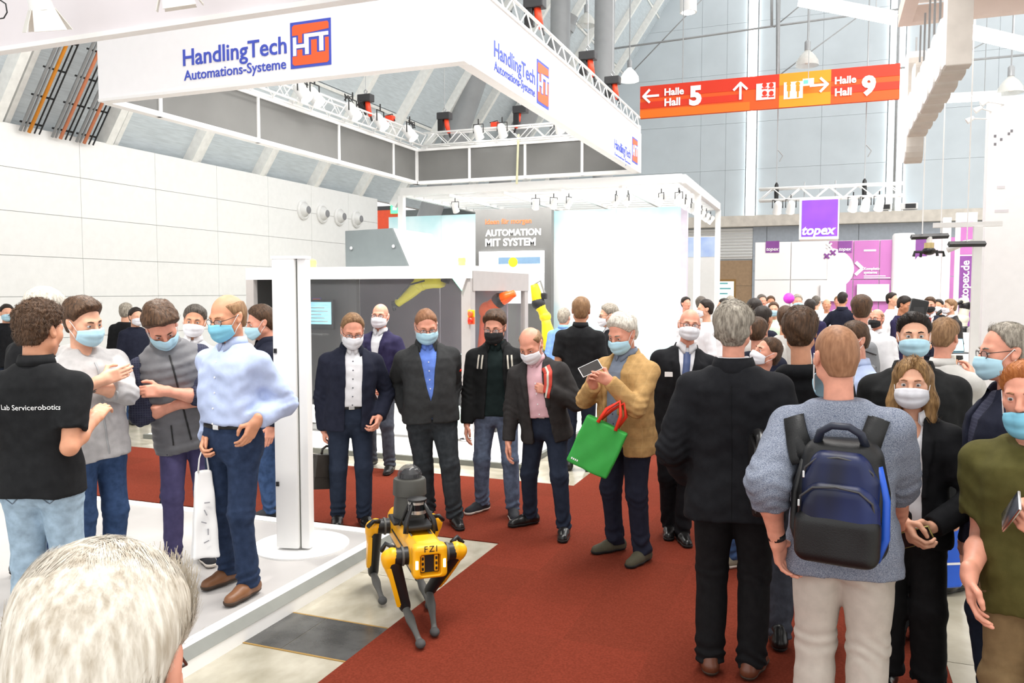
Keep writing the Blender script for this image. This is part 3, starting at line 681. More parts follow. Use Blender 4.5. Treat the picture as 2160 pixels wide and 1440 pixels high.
# ---- stand with pergola roof, printed wall and grey stele
m_sky = mat('print_sky_wall', (0.88, 0.92, 0.93), 0.6, var=0)
nt = m_sky.node_tree; tc = nt.nodes.new('ShaderNodeTexCoord'); sp = nt.nodes.new('ShaderNodeSeparateXYZ'); nt.links.new(tc.outputs['Object'], sp.inputs[0])
nz_ = nt.nodes.new('ShaderNodeTexNoise'); nz_.inputs['Scale'].default_value = 1.6; nt.links.new(tc.outputs['Object'], nz_.inputs['Vector'])
ad = nt.nodes.new('ShaderNodeMath'); ad.operation = 'MULTIPLY_ADD'; ad.inputs[1].default_value = 1.6; nt.links.new(nz_.outputs['Fac'], ad.inputs[0]); nt.links.new(sp.outputs['Z'], ad.inputs[2])
cr = nt.nodes.new('ShaderNodeValToRGB'); mr = nt.nodes.new('ShaderNodeMapRange'); mr.inputs[1].default_value = 0.8; mr.inputs[2].default_value = 4.8
nt.links.new(ad.outputs[0], mr.inputs[0]); nt.links.new(mr.outputs[0], cr.inputs[0])
cr.color_ramp.elements[0].color = (.62, .82, .9, 1); cr.color_ramp.elements[1].color = (.42, .72, .78, 1)
for pos, c in ((.3, (.66, .86, .92)), (.42, (.9, .93, .94)), (.7, (.9, .93, .94)), (.82, (.7, .88, .92))):
    e = cr.color_ramp.elements.new(pos); e.color = (*c, 1)
nt.links.new(cr.outputs[0], nt.nodes['Principled BSDF'].inputs['Base Color'])
pw_ = empty('stand_wall', (0, 18.0, 0)); tag(pw_, 'printed stand wall of pale sky blue and white behind the robot cell', 'wall panel')
xa, xb = at_y(820, 500, 18).x, at_y(1436, 500, 18).x
n = 5
for i in range(n):
    a, b = xa+(xb-xa)*i/n, xa+(xb-xa)*(i+1)/n
    MB().bx(a+.002, b-.002, 0, .10, 0.02, 3.7).build('wall_panel', m_sky, pw_)
MB().bx(xb, xb+.14, -.02, .12, 0, 3.7).build('end_cap', mat('end_cap_lilac', srgb(205, 196, 212), .5), pw_)
pg = empty('pergola', (0, 0, 0)); tag(pg, 'white slatted pergola roof on slim posts over the printed wall', 'pergola')
gx0, gx1, gy0, gy1, gz = -8.3, -2.5, 15.2, 20.6, 4.0
for (x0, x1, y0, y1) in ((gx0, gx1, gy0-.06, gy0+.06), (gx0, gx1, gy1-.06, gy1+.06), (gx0-.06, gx0+.06, gy0+.06, gy1-.06), (gx1-.06, gx1+.06, gy0+.06, gy1-.06)):
    MB().bx(x0, x1, y0, y1, gz-.16, gz).build('beam', m_white2, pg)
o = MB().bx(gx0+.08, gx1-.08, -.03, .03, -.12, 0).build('slat', m_white2, pg, loc=(0, gy0+.45, gz-.02))
for k in range(1, 11): inst(o.data, 'slat', pg, (0, gy0+.45+.45*k, gz-.02))
for k in range(4): MB().bx(gx0+1.2*k+1.0, gx0+1.2*k+1.06, gy0+.08, gy1-.08, gz-.2, gz-.14).build('rail', m_white2, pg)
for (x, y) in ((gx0, gy0), (gx1, 17.2), (gx1, gy1), (gx0, gy1)): MB().bx(x-.06, x+.06, y-.06, y+.06, 0, gz-.16).build('post', m_white2, pg)
for i, (px, py) in enumerate(((960, 428), (1130, 395), (1168, 408), (1200, 420), (1300, 400), (1325, 412), (1395, 402), (1432, 408))):
    p = at_z(px, py, gz-.42); p.y = min(max(p.y, gy0+.3), 17.6)
    q = at_y(px, py, p.y); spot_can(Vector((q.x, p.y, gz-.42)), .4*i, ('first', 'second', 'third', 'fourth', 'fifth', 'sixth', 'seventh', 'eighth')[i]+' small spotlight under the pergola slats from the nozzle wall side', 'pergola spotlights', .8)
for i in range(7):
    spot_can(Vector((gx1-.14, gy0+.6+.75*i, gz-.42)), PI/2, ('first', 'second', 'third', 'fourth', 'fifth', 'sixth', 'seventh')[i]+' small spotlight on the pergola side beam from its near end', 'pergola side spotlights', .8)
m_stl = mat('stele_grey', srgb(96, 96, 95), .6, var=.03)
sx0, sx1 = at_y(1003, 500, 17.2).x, at_y(1163, 500, 17.2).x; sz = at_y(1080, 440, 17.2).z
se = empty('info_stele', (sx0, 17.2, 0)); tag(se, 'tall dark grey stele with orange and white headline and a screen', 'stele')
sw = sx1-sx0
MB().bx(0, sw, 0, .18, 0, sz).build('body', m_stl, se)
q = at_y(1024, 473, 17.2); q2 = at_y(1121, 470, 17.2); text_fit('Ideen für morgen', q2.x-q.x, 'headline', m_orl, se, FACE_MY, (q.x-sx0, -.004, q.z), bold=.012)
q = at_y(1024, 498, 17.2); q2 = at_y(1141, 495, 17.2); text_fit('AUTOMATION', q2.x-q.x, 'headline', m_wht, se, FACE_MY, (q.x-sx0, -.004, q.z), bold=.03)
q = at_y(1024, 519, 17.2); q2 = at_y(1130, 515, 17.2); text_fit('MIT SYSTEM', q2.x-q.x, 'headline', m_wht, se, FACE_MY, (q.x-sx0, -.004, q.z), bold=.03)
q = at_y(1012, 531, 17.2); q2 = at_y(1148, 640, 17.2)
scn = MB().bx(q.x-sx0, q2.x-sx0, -.05, 0, q2.z, q.z).build('screen', mat('screen_white', (.92, .94, .95), .3, emit=.5, var=.02), se)
q = at_y(1053, 543, 17.2); q2 = at_y(1141, 556, 17.2); MB().bx(q.x-sx0, q2.x-sx0, -.055, -.05, q2.z, q.z).build('picture_band', mat('band_blue', srgb(110, 140, 168), .5), scn)
q = at_y(1084, 553, 17.2); MB().lathe([(.11, 0), (.11, .008), (.05, .009)], 20, c=(q.x-sx0, -.05, q.z), rot=Matrix.Rotation(PI/2, 3, 'X')).build('picture_disc', m_ryel2, scn)
# ================================================================ hall sign
SY = 22.0
p00, p10, p01 = at_y(1350, 250, SY), at_y(1868, 227, SY), at_y(1350, 183, SY)
sg = empty('hall_sign', (p00.x, SY, p00.z)); tag(sg, 'long orange hanging sign with arrows and hall numbers', 'sign')
LW, LH = p10.x-p00.x+.3, p01.z-p00.z
m_o1 = mat('sign_orange', srgb(232, 84, 14), .55, var=0); m_o2 = mat('sign_red', srgb(214, 46, 12), .55, var=0); m_o3 = mat('sign_amber', srgb(240, 148, 18), .55, var=0); m_o4 = mat('sign_light_orange', srgb(240, 112, 14), .55, var=0)
MB().bx(0, LW, 0, .12, 0, LH).build('board', m_o1, sg)
def spx(px): return at_y(px, 215, SY).x-p00.x
xa, xb = spx(1643), spx(1752)
MB().bx(0, xa, -.012, 0, LH*.62, LH).build('colour_band', m_o2, sg); MB().bx(0, xa*.75, -.012, 0, LH*.30, LH*.5).build('colour_band', m_o2, sg)
MB().bx(0, xa*.8, -.012, 0, 0, LH*.25).build('colour_band', m_o4, sg)
MB().bx(xa, xb, -.014, 0, 0, LH).build('colour_band', m_o3, sg); MB().bx(xa, xb, -.018, -.014, LH*.36, LH*.66).build('colour_band', m_o4, sg)
MB().bx(xb, LW, -.012, 0, LH*.66, LH).build('colour_band', m_o2, sg); MB().bx(xb, LW, -.012, 0, LH*.28, LH*.5).build('colour_band', m_o2, sg)
def arrow(px, py, ang, s):
    q = at_y(px, py, SY); R = Matrix.Rotation(ang, 3, 'Y')
    b = MB(); c = Vector((q.x-p00.x, -.03, q.z-p00.z))
    b.box((0, 0, 0), (s, .02, s*.14)); k = Matrix.Rotation(PI/4, 3, 'Y')
    b.box((s*.5-s*.2, -.006, s*.19), (s*.62, .02, s*.14), k); b.box((s*.5-s*.2, -.012, -s*.19), (s*.62, .02, s*.14), k.transposed())
    b.xf(Matrix.Translation(c) @ R.to_4x4()); b.build('arrow', m_wht, sg)
arrow(1374, 203, PI, .42); arrow(1562, 193, -PI/2, .42); arrow(1727, 180, 0, .42)
def stxt(t, px, py, px2, h=None, bold=.03):
    q, q2 = at_y(px, py, SY), at_y(px2, py, SY); text_fit(t, q2.x-q.x, 'lettering', m_wht, sg, FACE_MY, (q.x-p00.x, -.03, q.z-p00.z), .008, bold=bold)
stxt('Halle', 1402, 202, 1443); stxt('Hall', 1402, 224, 1435); stxt('5', 1454, 221, 1480, bold=.05)
stxt('Halle', 1761, 178, 1806); stxt('Hall', 1761, 203, 1796); stxt('9', 1817, 200, 1847, bold=.05)
def srect(x0, x1, y0, y1, nm, m, par=None, d=.03):
    a, b = at_y(x0, y1, SY), at_y(x1, y0, SY); return MB().bx(a.x-p00.x, b.x-p00.x, -d, -d+.012, a.z-p00.z, b.z-p00.z).build(nm, m, par or sg)
pc = srect(1595, 1636, 174, 212, 'pictogram', m_wht)
for i in range(2):
    for j in range(2):
        x, y = 1613+14*i, 180+17*j
        MB().lathe([(.06, 0), (.06, .012)], 12, c=at_y(x, y, SY)-Vector((p00.x, SY+.028, p00.z)), rot=Matrix.Rotation(PI/2, 3, 'X')).build('figure_head', m_o2, pc)
        srect(x-6, x+6, y+5, y+9, 'figure_body', m_o2, pc, .042)
pc = srect(1653, 1694, 171, 210, 'pictogram', m_wht)
for i in range(2):
    x = 1664+19*i
    MB().lathe([(.055, 0), (.055, .012)], 12, c=at_y(x, 177, SY)-Vector((p00.x, SY+.028, p00.z)), rot=Matrix.Rotation(PI/2, 3, 'X')).build('figure_head', m_o3, pc)
    srect(x-4, x+4, 181, 193, 'figure_body', m_o3, pc, .042); srect(x-2, x+2, 193, 206, 'figure_legs', m_o3, pc, .042)
q = at_y(1705, 173, SY-.3); eg = empty('exit_sign', q); tag(eg, 'small pale green exit sign hanging before the orange board', 'sign')
MB().bx(-.13, .13, -.03, .03, -.08, .08).build('box', mat('exit_pale', srgb(214, 232, 210), .5, emit=.4), eg); MB().bx(-.11, 0, -.04, -.03, -.045, .045).build('arrow_field', m_green, eg); MB().tube([(0, 0, .08), (0, 0, 6)], .01, 5).build('hanger', m_steel, eg)
for px in (1440, 1640, 1830):
    q = at_y(px, 170, SY+.06); MB().tube([Vector((q.x-p00.x, .06, LH-.02)), Vector((q.x-p00.x, .06, LH+8))], .015, 5).build('hanger', m_steel, sg)

# ================================================================ far purple stand
TY = 25.5
m_pur = mat('print_magenta', srgb(186, 112, 178), .5, var=.1, scale=.8); m_pur2 = mat('print_violet', srgb(134, 72, 150), .5, var=.06)
tw = empty('stand_wall', (0, TY, 0)); tag(tw, 'white and magenta printed wall of the far purple stand', 'wall panel')
def tpx(px, py=560, y=TY): return at_y(px, py, y)
zt_ = tpx(1740, 508).z
for a, b, m in ((1592, 1668, m_wht), (1668, 1748, m_wht), (1748, 1800, m_pur), (1800, 1855, m_pur), (1855, 1886, m_pur)):
    for z0, z1 in ((0.0, 1.15), (1.15, 2.2), (2.2, zt_)):
        MB().bx(tpx(a).x+.012, tpx(b).x-.012, 0, .08, z0+.01, z1-.01).build('wall_panel', m, tw)
MB().bx(tpx(1592).x, tpx(1886).x, .07, .10, 0, zt_).build('backing', white, tw)
for a, b in ((1615, 1644), (1768, 1797)):
    p, q = tpx(a, 533), tpx(b, 508); MB().bx(p.x, q.x, -.02, 0, p.z, q.z).build('logo_square', m_pur2, tw)
    text_fit('topex', (q.x-p.x)*.92, 'lettering', m_wht, tw, FACE_MY, (p.x+.02, -.024, p.z+.06), bold=.02, shear=.2)
# white drop shape bulging over the magenta
pts = []
for k in range(24):
    a = -PI/2+PI*k/23; pts.append((tpx(1745).x+.72*math.cos(a), tpx(1745, 568).z+.62*math.sin(a)))
MB().prism(pts, 'y', -.015, 0).build('drop_print', m_wht, tw)
for x, y in ((1744, 540), (1757, 533), (1749, 518)):
    p = tpx(x, y)
    for s_ in (1, -1): MB().box((p.x, -.02-.008*(s_+1), p.z), (.2, .012, .05), Matrix.Rotation(s_*PI/4, 3, 'Y')).build('cross_print', m_pur2 if y > 530 else m_wht, tw)
p = tpx(1812, 566)
for s_ in (1, -1): MB().box((p.x, -.02-.008*(s_+1), p.z+.09*s_), (.26, .012, .09), Matrix.Rotation(s_*PI/4, 3, 'Y')).build('chevron_print', m_wht, tw)
for t, px, py, px2 in (('Komplett-', 1822, 569, 1856), ('systeme', 1822, 577, 1850)):
    p, q = tpx(px, py), tpx(px2, py); text_fit(t, q.x-p.x, 'lettering', m_wht, tw, FACE_MY, (p.x, -.02, p.z), bold=.03)
for y, x2 in ((583, 1868), (587, 1878)):
    p, q = tpx(1822, y), tpx(x2, y); MB().bx(p.x, q.x, -.015, 0, p.z, p.z+.025).build('text_line', m_wht, tw)
p, q = tpx(1822, 530), tpx(1848, 530); MB().bx(p.x, q.x, -.015, 0, p.z, p.z+.05).build('text_line', m_wht, tw)
for a, b, lab in ((1730, 1785, 'wide white screen with pale blue top on the white printed wall'), (1807, 1876, 'wide white screen on the magenta printed wall')):
    p, q = tpx(a, 635, TY-.12), tpx(b, 599, TY-.12); sc = empty('wall_screen', (p.x, TY-.12, p.z)); tag(sc, lab, 'screen')
    MB().bx(0, q.x-p.x, 0, .08, 0, q.z-p.z).build('bezel', white, sc); MB().bx(.03, q.x-p.x-.03, -.006, 0, .03, q.z-p.z-.03).build('display', mat('display_white', (.9, .95, .97), .3, emit=.6, var=.04), sc)
o = empty('stand_column', tpx(1905)*1.0); o.location.z = 0; tag(o, 'round white column beside the magenta wall', 'column')
MB().lathe([(.30, 0), (.30, zt_+.1), (.26, zt_+.16)], 24).build('shaft', white, o, 'auto'); MB().lathe([(.36, 0), (.36, .05), (.31, .06)], 24).build('foot', white, o, 'auto')
tw2 = empty('stand_wall', (0, TY+1.5, 0)); tag(tw2, 'white and violet printed return wall of the far purple stand', 'wall panel')
for a, b, m in ((1924, 1953, m_pur2), (1953, 1990, mat('print_pale', srgb(226, 205, 216), .5)), (1990, 2018, m_pur)):
    p = tpx(a, 600, TY+1.5); q = tpx(b, 600, TY+1.5)
    for z0, z1 in ((0.0, 1.2), (1.2, 2.3), (2.3, 3.45)):
        MB().bx(p.x+.01, q.x-.01, 0, .08, z0+.01, z1-.01).build('wall_panel', m, tw2)
p, q = tpx(1926, 640, TY+.9), tpx(1996, 540, TY+.9)
o = empty('drop_screen', (p.x, TY+.9, p.z)); tag(o, 'large white rounded projection board before the violet wall', 'board')
w_, h_ = q.x-p.x, q.z-p.z
MB().prism([(0, 0), (w_, 0), (w_, h_*.7), (w_*.8, h_), (w_*.1, h_), (0, h_*.9)], 'y', 0, .06).build('board', m_wht, o); MB().bx(w_*.45, w_*.55, .06, .14, -p.z, h_*.5).build('stand_leg', white, o)
for px, w_, lab in ((1993, .16, 'slim white post left of the violet banner'), (2035, 0, 'tall violet banner with upright white web address')):
    p = tpx(px, 600, 20.0)
    if w_:
        o = MB().bx(-w_/2, w_/2, -w_/2, w_/2, 0, 3.45).build('stand_post', white, loc=(p.x, 20, 0)); tag(o, lab, 'post')
    else:
        o = empty('banner_pillar', (p.x, 20, 0)); tag(o, lab, 'banner')
        MB().bx(-.20, .20, 0, .12, 0, 3.55).build('frame', white, o); MB().bx(-.11, .12, -.01, 0, .9, 2.62).build('panel', m_pur2, o); MB().bx(-.11, .12, -.01, 0, 2.65, 3.35).build('panel', m_pur, o)
        t = text_fit('topex.de', .8, 'lettering', m_wht, o, (PI/2, -PI/2, 0), (.07, -.016, 1.72), bold=.02)
# hanging purple cube and its truss
CYY = 22.5
a, b = at_y(1685, 505, CYY), at_y(1771, 418, CYY); cs = b.x-a.x
cu = empty('cube_sign', (a.x, CYY, a.z)); tag(cu, 'hanging purple square sign with white border and white lettering', 'sign')
m_cube = mat('sign_purple', srgb(120, 60, 200), .45, var=.25, scale=.9, emit=.25)
MB().bx(0, cs, 0, .8, 0, b.z-a.z).build('box', white, cu); MB().bx(.06, cs-.03, -.012, 0, .07, b.z-a.z-.02).build('face', m_cube, cu)
text_fit('topex', cs*.86, 'lettering', m_wht, cu, FACE_MY, (.07, -.02, .12), bold=.03, shear=.25)
for x in (.1, cs-.1): MB().tube([(x, .4, b.z-a.z), (x, .4, b.z-a.z+.5)], .015, 6).build('hanger', m_steel, cu)
ta, tb = at_y(1600, 425, CYY), at_y(1905, 418, CYY); ta.z = b.z+.03
truss('lattice_truss', (ta.x, CYY+.2, ta.z), (tb.x, CYY+.2, ta.z), .3, .3, .32, 'white lattice truss with spotlights above the purple cube sign', rc=.03, rb=.014)
for px, nm_ in ((1640, 'first'), (1668, 'second'), (1800, 'third'), (1826, 'fourth'), (1855, 'fifth')):
    p = at_y(px, 428, CYY); spot_can(Vector((p.x, CYY+.05, ta.z-.22)), .2, nm_+' white spotlight on the purple cube truss counted from the lone strip light', 'spotlights by the purple cube', 1.3)
for px, lab in ((1637, 'slim black chain motor at the far end of the purple cube truss'), (1824, 'slim black chain motor over the middle of the purple cube truss')):
    p = at_y(px, 400, CYY); e = empty('chain_motor', Vector((p.x, CYY+.2, ta.z+.1))); tag(e, lab, 'hoist')
    MB().lathe([(.02, -.35), (.05, -.2), (.06, .1), (.05, .3), (.02, .36)], 10).build('motor', m_black, e, True); MB().tube([(0, 0, .3), (0, 0, 8)], .012, 5).build('chain', m_steel, e); MB().tube([(.06, 0, .9), (.14, 0, 1.05), (.02, 0, 1.2)], .015, 5).build('hook', m_steel, e)
# green screens at the back of the aisle
for a, b, c, d, lab in ((1455, 1508, 590, 640, 'glowing green bordered screen between the white posts'), (1508, 1552, 592, 632, 'glowing blue green screen beside the brown doors')):
    p, q = at_y(a, d, 28), at_y(b, c, 28); e = empty('video_wall', (p.x, 28, 0)); tag(e, lab, 'screen')
    MB().bx(0, q.x-p.x, 0, .12, 0, q.z+.05).build('body', mat('wood_frame', srgb(150, 112, 60), .6), e)
    MB().bx(.06, q.x-p.x-.06, -.01, 0, p.z, q.z-.02).build('display', mat('display_green', srgb(236, 248, 236), .3, emit=.7, var=0, col2=srgb(190, 236, 200), scale=2.5), e)
    for i in range(3): MB().bx((q.x-p.x)*.2, (q.x-p.x)*(.62+.15*(i % 2)), -.016, -.01, p.z+.18+.17*i, p.z+.23+.17*i).build('picture_line', mat('line_teal', srgb(110, 190, 200), .5), e)
p, q = at_y(1443, 573, 24), at_y(1490, 500, 24)
e = empty('poster_board', (p.x, 24, 0)); tag(e, 'blue and white printed board behind the pergola posts', 'board')
MB().bx(0, q.x-p.x+.3, 0, .08, 0, q.z+.02).build('board', white, e); MB().bx(.02, q.x-p.x+.26, -.01, 0, p.z+.42, q.z).build('print', mat('print_sky_blue', srgb(150, 180, 240), .5, var=0, col2=srgb(225, 240, 255), scale=1.2), e)

# ================================================================ right-hand stand
m_pink = mat('canopy_pinkish', srgb(232, 214, 205), .6, var=.02); m_tower = mat('tower_white', (.86, .85, .86), .5, var=.02)
cn = empty('stand_canopy', (0, 0, 0)); tag(cn, 'pale framed canopy overhead at the edge of the aisle', 'canopy')
kx, ky, kz = .62, 9.2, 4.5
MB().bx(kx, kx+.12, 3, ky, kz, kz+.16).build('beam', m_pink, cn); MB().bx(kx+.12, 6, ky-.12, ky, kz, kz+.16).build('beam', m_pink, cn)
for x in (1.9, 3.3, 4.7): MB().bx(x, x+.12, 3, ky-.12, kz, kz+.14).build('beam', m_pink, cn)
for y in (8.2, 7.2, 6.2, 5.2): MB().bx(kx+.12, 6, y, y+.06, kz+.02, kz+.1).build('batten', m_pink, cn)
for x0, x1 in ((kx+.12, 1.9), (2.02, 3.3), (3.42, 4.7)): MB().bx(x0, x1, 3, ky-.12, kz+.17, kz+.19).build('ceiling_cloth', m_fas, cn)
# row of channel letters seen edge on
X0 = .75
ls = empty('letter_sign', (X0, 0, 0)); tag(ls, 'row of thick white channel letters hanging edge-on under the canopy', 'sign')
yn, yf = 6.5, 9.7
m_lets = mat('letter_side', srgb(205, 198, 190), .5)
def rr(y0, y1, z0, z1, r):
    pts = []
    for cy, cz, a0 in ((y1-r, z1-r, 0), (y0+r, z1-r, PI/2), (y0+r, z0+r, PI), (y1-r, z0+r, 1.5*PI)):
        for k in range(5): pts.append((cy+r*math.cos(a0+PI/2*k/4), cz+r*math.sin(a0+PI/2*k/4)))
    return pts
Y = yn; hs = (.0, .42, .42, .42, .42, .42, .6, .42); i = 0
for i, h_ in enumerate(hs):
    w_ = .30 if i else .14
    z1 = 3.42+(h_ if h_ else .5)+.0
    lt = MB().prism(rr(Y, Y+w_, 3.42, z1, .06 if i else .01), 'x', 0, .16).build('letter', m_lets, ls)
    MB().prism(rr(Y+.008, Y+w_-.008, 3.428, z1-.008, .055 if i else .008), 'x', -.012, 0).build('letter_face', m_wht, lt)
    if i: MB().tube([(.08, Y+w_/2, z1-.02), (.08, Y+w_/2, kz)], .01, 5).build('hanger', m_steel, ls)
    Y += w_+.09
lt = MB().prism(rr(Y, Y+.34, 3.2, 4.35, .15), 'x', 0, .16).build('letter', m_lets, ls); MB().prism(rr(Y+.008, Y+.332, 3.21, 4.34, .145), 'x', -.012, 0).build('letter_face', m_wht, lt)
MB().tube([(.08, Y+.17, 4.3), (.08, Y+.17, kz)], .01, 5).build('hanger', m_steel, ls)
# white tower wall
tp = at_t(2081, 400, 9.3); tz = at_t(2120, 205, 9.3).z
te = empty('tower_wall', (tp.x, tp.y, 0)); tag(te, 'tall white stand wall at the edge of the aisle with small print', 'wall panel')
MB().bx(0, 1.2, 0, .2, 0, tz).build('wall_panel', m_tower, te); MB().bx(1.21, 3.4, 0, .2, 0, tz).build('wall_panel', m_tower, te)
m_prt = mat('print_grey', srgb(120, 118, 125), .6)
for px, py in ((2099, 287), (2112, 294), (2128, 282), (2134, 276), (2099, 304)):
    q = at_y(px, py, tp.y); MB().bx(q.x-tp.x-.012, q.x-tp.x+.012, -.003, 0, q.z-.015, q.z+.015).build('print_dot', m_prt, te)
m_pl2 = mat('print_pale_grey', srgb(214, 210, 214), .6)
for x0, x1, y0, y1 in ((2103, 2120, 398, 388), (2098, 2128, 448, 434)):
    a, b = at_y(x0, y0, tp.y), at_y(x1, y1, tp.y); MB().bx(a.x-tp.x, b.x-tp.x, -.003, 0, a.z, a.z+.03).build('print_line', m_pl2, te)
for k, (px, py, qx, qy) in enumerate(((2050, 250, 2085, 247), (2067, 228, 2095, 231), (2080, 214, 2122, 216))):
    a, b = at_y(px, py, tp.y-.1), at_y(qx, qy, tp.y-.1)
    e = empty('arm_spotlight', b); tag(e, ('lowest', 'middle', 'highest')[k]+' white spotlight on a thin arm over the tower wall', 'spotlight', 'arm spotlights on the tower wall')
    MB().tube([(0, .1, 0), a-b], .008, 6).build('arm', white, e); MB().tube([a-b+Vector((.02, 0, .01)), a-b+Vector((-.05, 0, -.03))], [.02, .035], 10).build('head', white, e)
# gantry, gripper and cobots of the right-hand stand
gz_ = at_t(1960, 500, 9).z
p, q = at_t(1922, 500, 9.0), at_t(2000, 497, 9.0)
g = empty('light_bar', p); tag(g, 'black light bar above the hanging four fingered gripper', 'light')
d = q-p; MB().tube([Vector(), d], .03, 4).build('bar', m_dark, g); MB().tube([d*.3+Vector((0, 0, .03)), d*.3+Vector((0, 0, 5.5))], .006, 5).build('hanger', white, g); MB().tube([d*.8+Vector((0, 0, .03)), d*.8+Vector((0, 0, 5.5))], .006, 5).build('hanger', white, g)
p, q = at_t(2001, 515, 8.4), at_t(2078, 514, 8.4); g = empty('light_bar', p); tag(g, 'black light bar running to the white tower wall', 'light')
d = q-p; MB().tube([Vector(), d], .03, 4).build('bar', m_dark, g); MB().tube([d*.5, d*.5+Vector((0, 0, 5.5))], .006, 5).build('hanger', white, g)
p = at_t(1960, 512, 9.0); gr = empty('robot_gripper', p); tag(gr, 'black four fingered gripper hanging under the light bar', 'gripper')
MB().lathe([(.05, .0), (.05, -.06), (.03, -.08)], 14).build('flange', mat('brass', srgb(200, 180, 130), .4, metal=.6), gr, 'auto'); MB().ell((0, 0, -.09), (.07, .07, .045)).build('hub', m_black, gr, True)
for k in range(4):
    a = k*PI/2+.4; v = Vector((math.cos(a), math.sin(a), 0)); MB().tube([Vector((0, 0, -.1)), v*.16+Vector((0, 0, -.1)), v*.17+Vector((0, 0, -.15))], .016, 6).build('finger', m_black, gr)
MB().tube([(0, 0, -.05), (0, 0, .07)], .03, 8).build('spindle', white, gr)
# white gantry frame
p = at_t(2062, 500, 8.6); g = empty('gantry_frame', (p.x, p.y, 0)); tag(g, 'white gantry frame with curved arm beside the tower wall', 'frame')
zz = at_t(2062, 478, 8.6).z
MB().bx(-.04, .04, -.04, .04, 0, zz).build('post', white, g); MB().bx(-.42, .22, -.03, .03, zz, zz+.05).build('beam', white, g)
MB().tube([(0, 0, zz-.15), (-.12, 0, zz-.17), (-.28, 0, zz-.24)], .03, 8).build('curved_arm', white, g, True)
# cobots on a bench
bp = at_t(2040, 700, 14.0); bh = bp.z
bn = empty('work_bench', (bp.x, bp.y, 0)); tag(bn, 'white work bench with red trays carrying two robot arms', 'bench')
MB().bx(-.35, .75, -.35, .5, bh-.05, bh).build('top', white, bn)
for x in (-.3, .7):
    for y in (-.3, .45): MB().bx(x-.03, x+.03, y-.03, y+.03, 0, bh-.05).build('leg', white, bn)
MB().bx(-.2, .6, -.2, .4, .55, .60).build('shelf', m_grey, bn)
for x in (.2,): MB().bx(x, x+.3, -.3, .1, .60, .82).build('red_tray', m_red, bn)
m_cob = mat('cobot_cream', srgb(232, 228, 210), .4)
P = [at_t(*q, 14.0) for q in ((2030, 697), (2030, 672), (2036, 645), (2032, 628))]; P[0].z = bh+.02
robot_arm('industrial_robot', P, [.08, .085, .08, .075], m_cob, 'small cream robot arm with black joints on the work bench', m_black)
P = [at_t(*q, 13.8) for q in ((2064, 706), (2066, 690), (2067, 640), (2058, 632))]; P[0].z = bh+.02
robot_arm('industrial_robot', P, [.12, .12, .11, .10], mat('cobot_silver', srgb(226, 228, 228), .25, metal=.2), 'silver white bent robot arm beside the tower wall', m_grey)
p, q, r_ = at_t(1968, 672, 13.9), at_t(1998, 648, 13.9), at_t(2029, 636, 13.95)
o = MB().tube([Vector(), (q-p)*.5+Vector((0, 0, .02)), q-p, r_-p], .03, 8).build('black_hose', m_black, smooth=True, loc=p); tag(o, 'thick black hose curving to the cream robot arm', 'hose')
p = at_t(2012, 742, 11.5); lp_ = empty('laptop', p, .3); tag(lp_, 'laptop with pale blue screen beside the grey shirted man', 'laptop')
R = Matrix.Rotation(-.25, 3, 'X')
MB().box((0, .0, .1), (.26, .012, .19), R).build('lid', m_black, lp_); MB().box((0, -.01, .1), (.24, .004, .17), R).build('screen', mat('laptop_blue', srgb(150, 215, 240), .3, emit=.6), lp_); MB().box((0, -.13, 0), (.27, .2, .015)).build('base', m_black, lp_)
o = empty('laptop_stand', (p.x, p.y, 0)); tag(o, 'slim white pedestal under the laptop', 'stand')
MB().lathe([(.2, 0), (.2, .02), (.03, .03), (.03, p.z-.03)], 16).build('pole', white, o, 'auto'); MB().bx(-.16, .16, -.25, .1, p.z-.03, p.z-.008).build('tray', white, o)
# slanted strip lights by the canopy
for k, (a, b, y_, lab) in enumerate((((1686, 2), (1890, 42), 20, 'bright slanting ceiling strip light above the hall sign'), ((2030, 66), (2165, 98), 20, 'bright slanting ceiling strip light below the canopy'), ((1945, 212), (2110, 203), 30, 'bright level strip light behind the letter sign'))):
    p, q = at_y(*a, y_), at_y(*b, y_); e = empty('strip_light', p); tag(e, lab, 'light'); d = q-p
    MB().tube([Vector(), d], .12, 8).build('diffuser', m_strip, e); MB().tube([Vector((0, 0, .1)), d+Vector((0, 0, .1))], .09, 4).build('housing', white, e); [MB().tube([d*q_+Vector((0, 0, .1)), d*q_+Vector((0, 0, 5))], .012, 5).build('hanger', m_steel, e) for q_ in (.2, .8)]
# loose cables and rigging near the columns
for nm_, pts in (('straight', ((1268, 0), (1276, 30), (1280, 60), (1276, 95))), ('looped', ((1284, 62), (1292, 70), (1290, 84), (1280, 80), (1282, 64)))):
    P = [at_y(*q, 25) for q in pts]; o = MB().tube([v-P[0] for v in P], .02, 6).build('rigging_cable', white, smooth=True, loc=P[0]); tag(o, nm_+' white rigging cable hanging beside the upright column', 'cable', 'rigging cables')
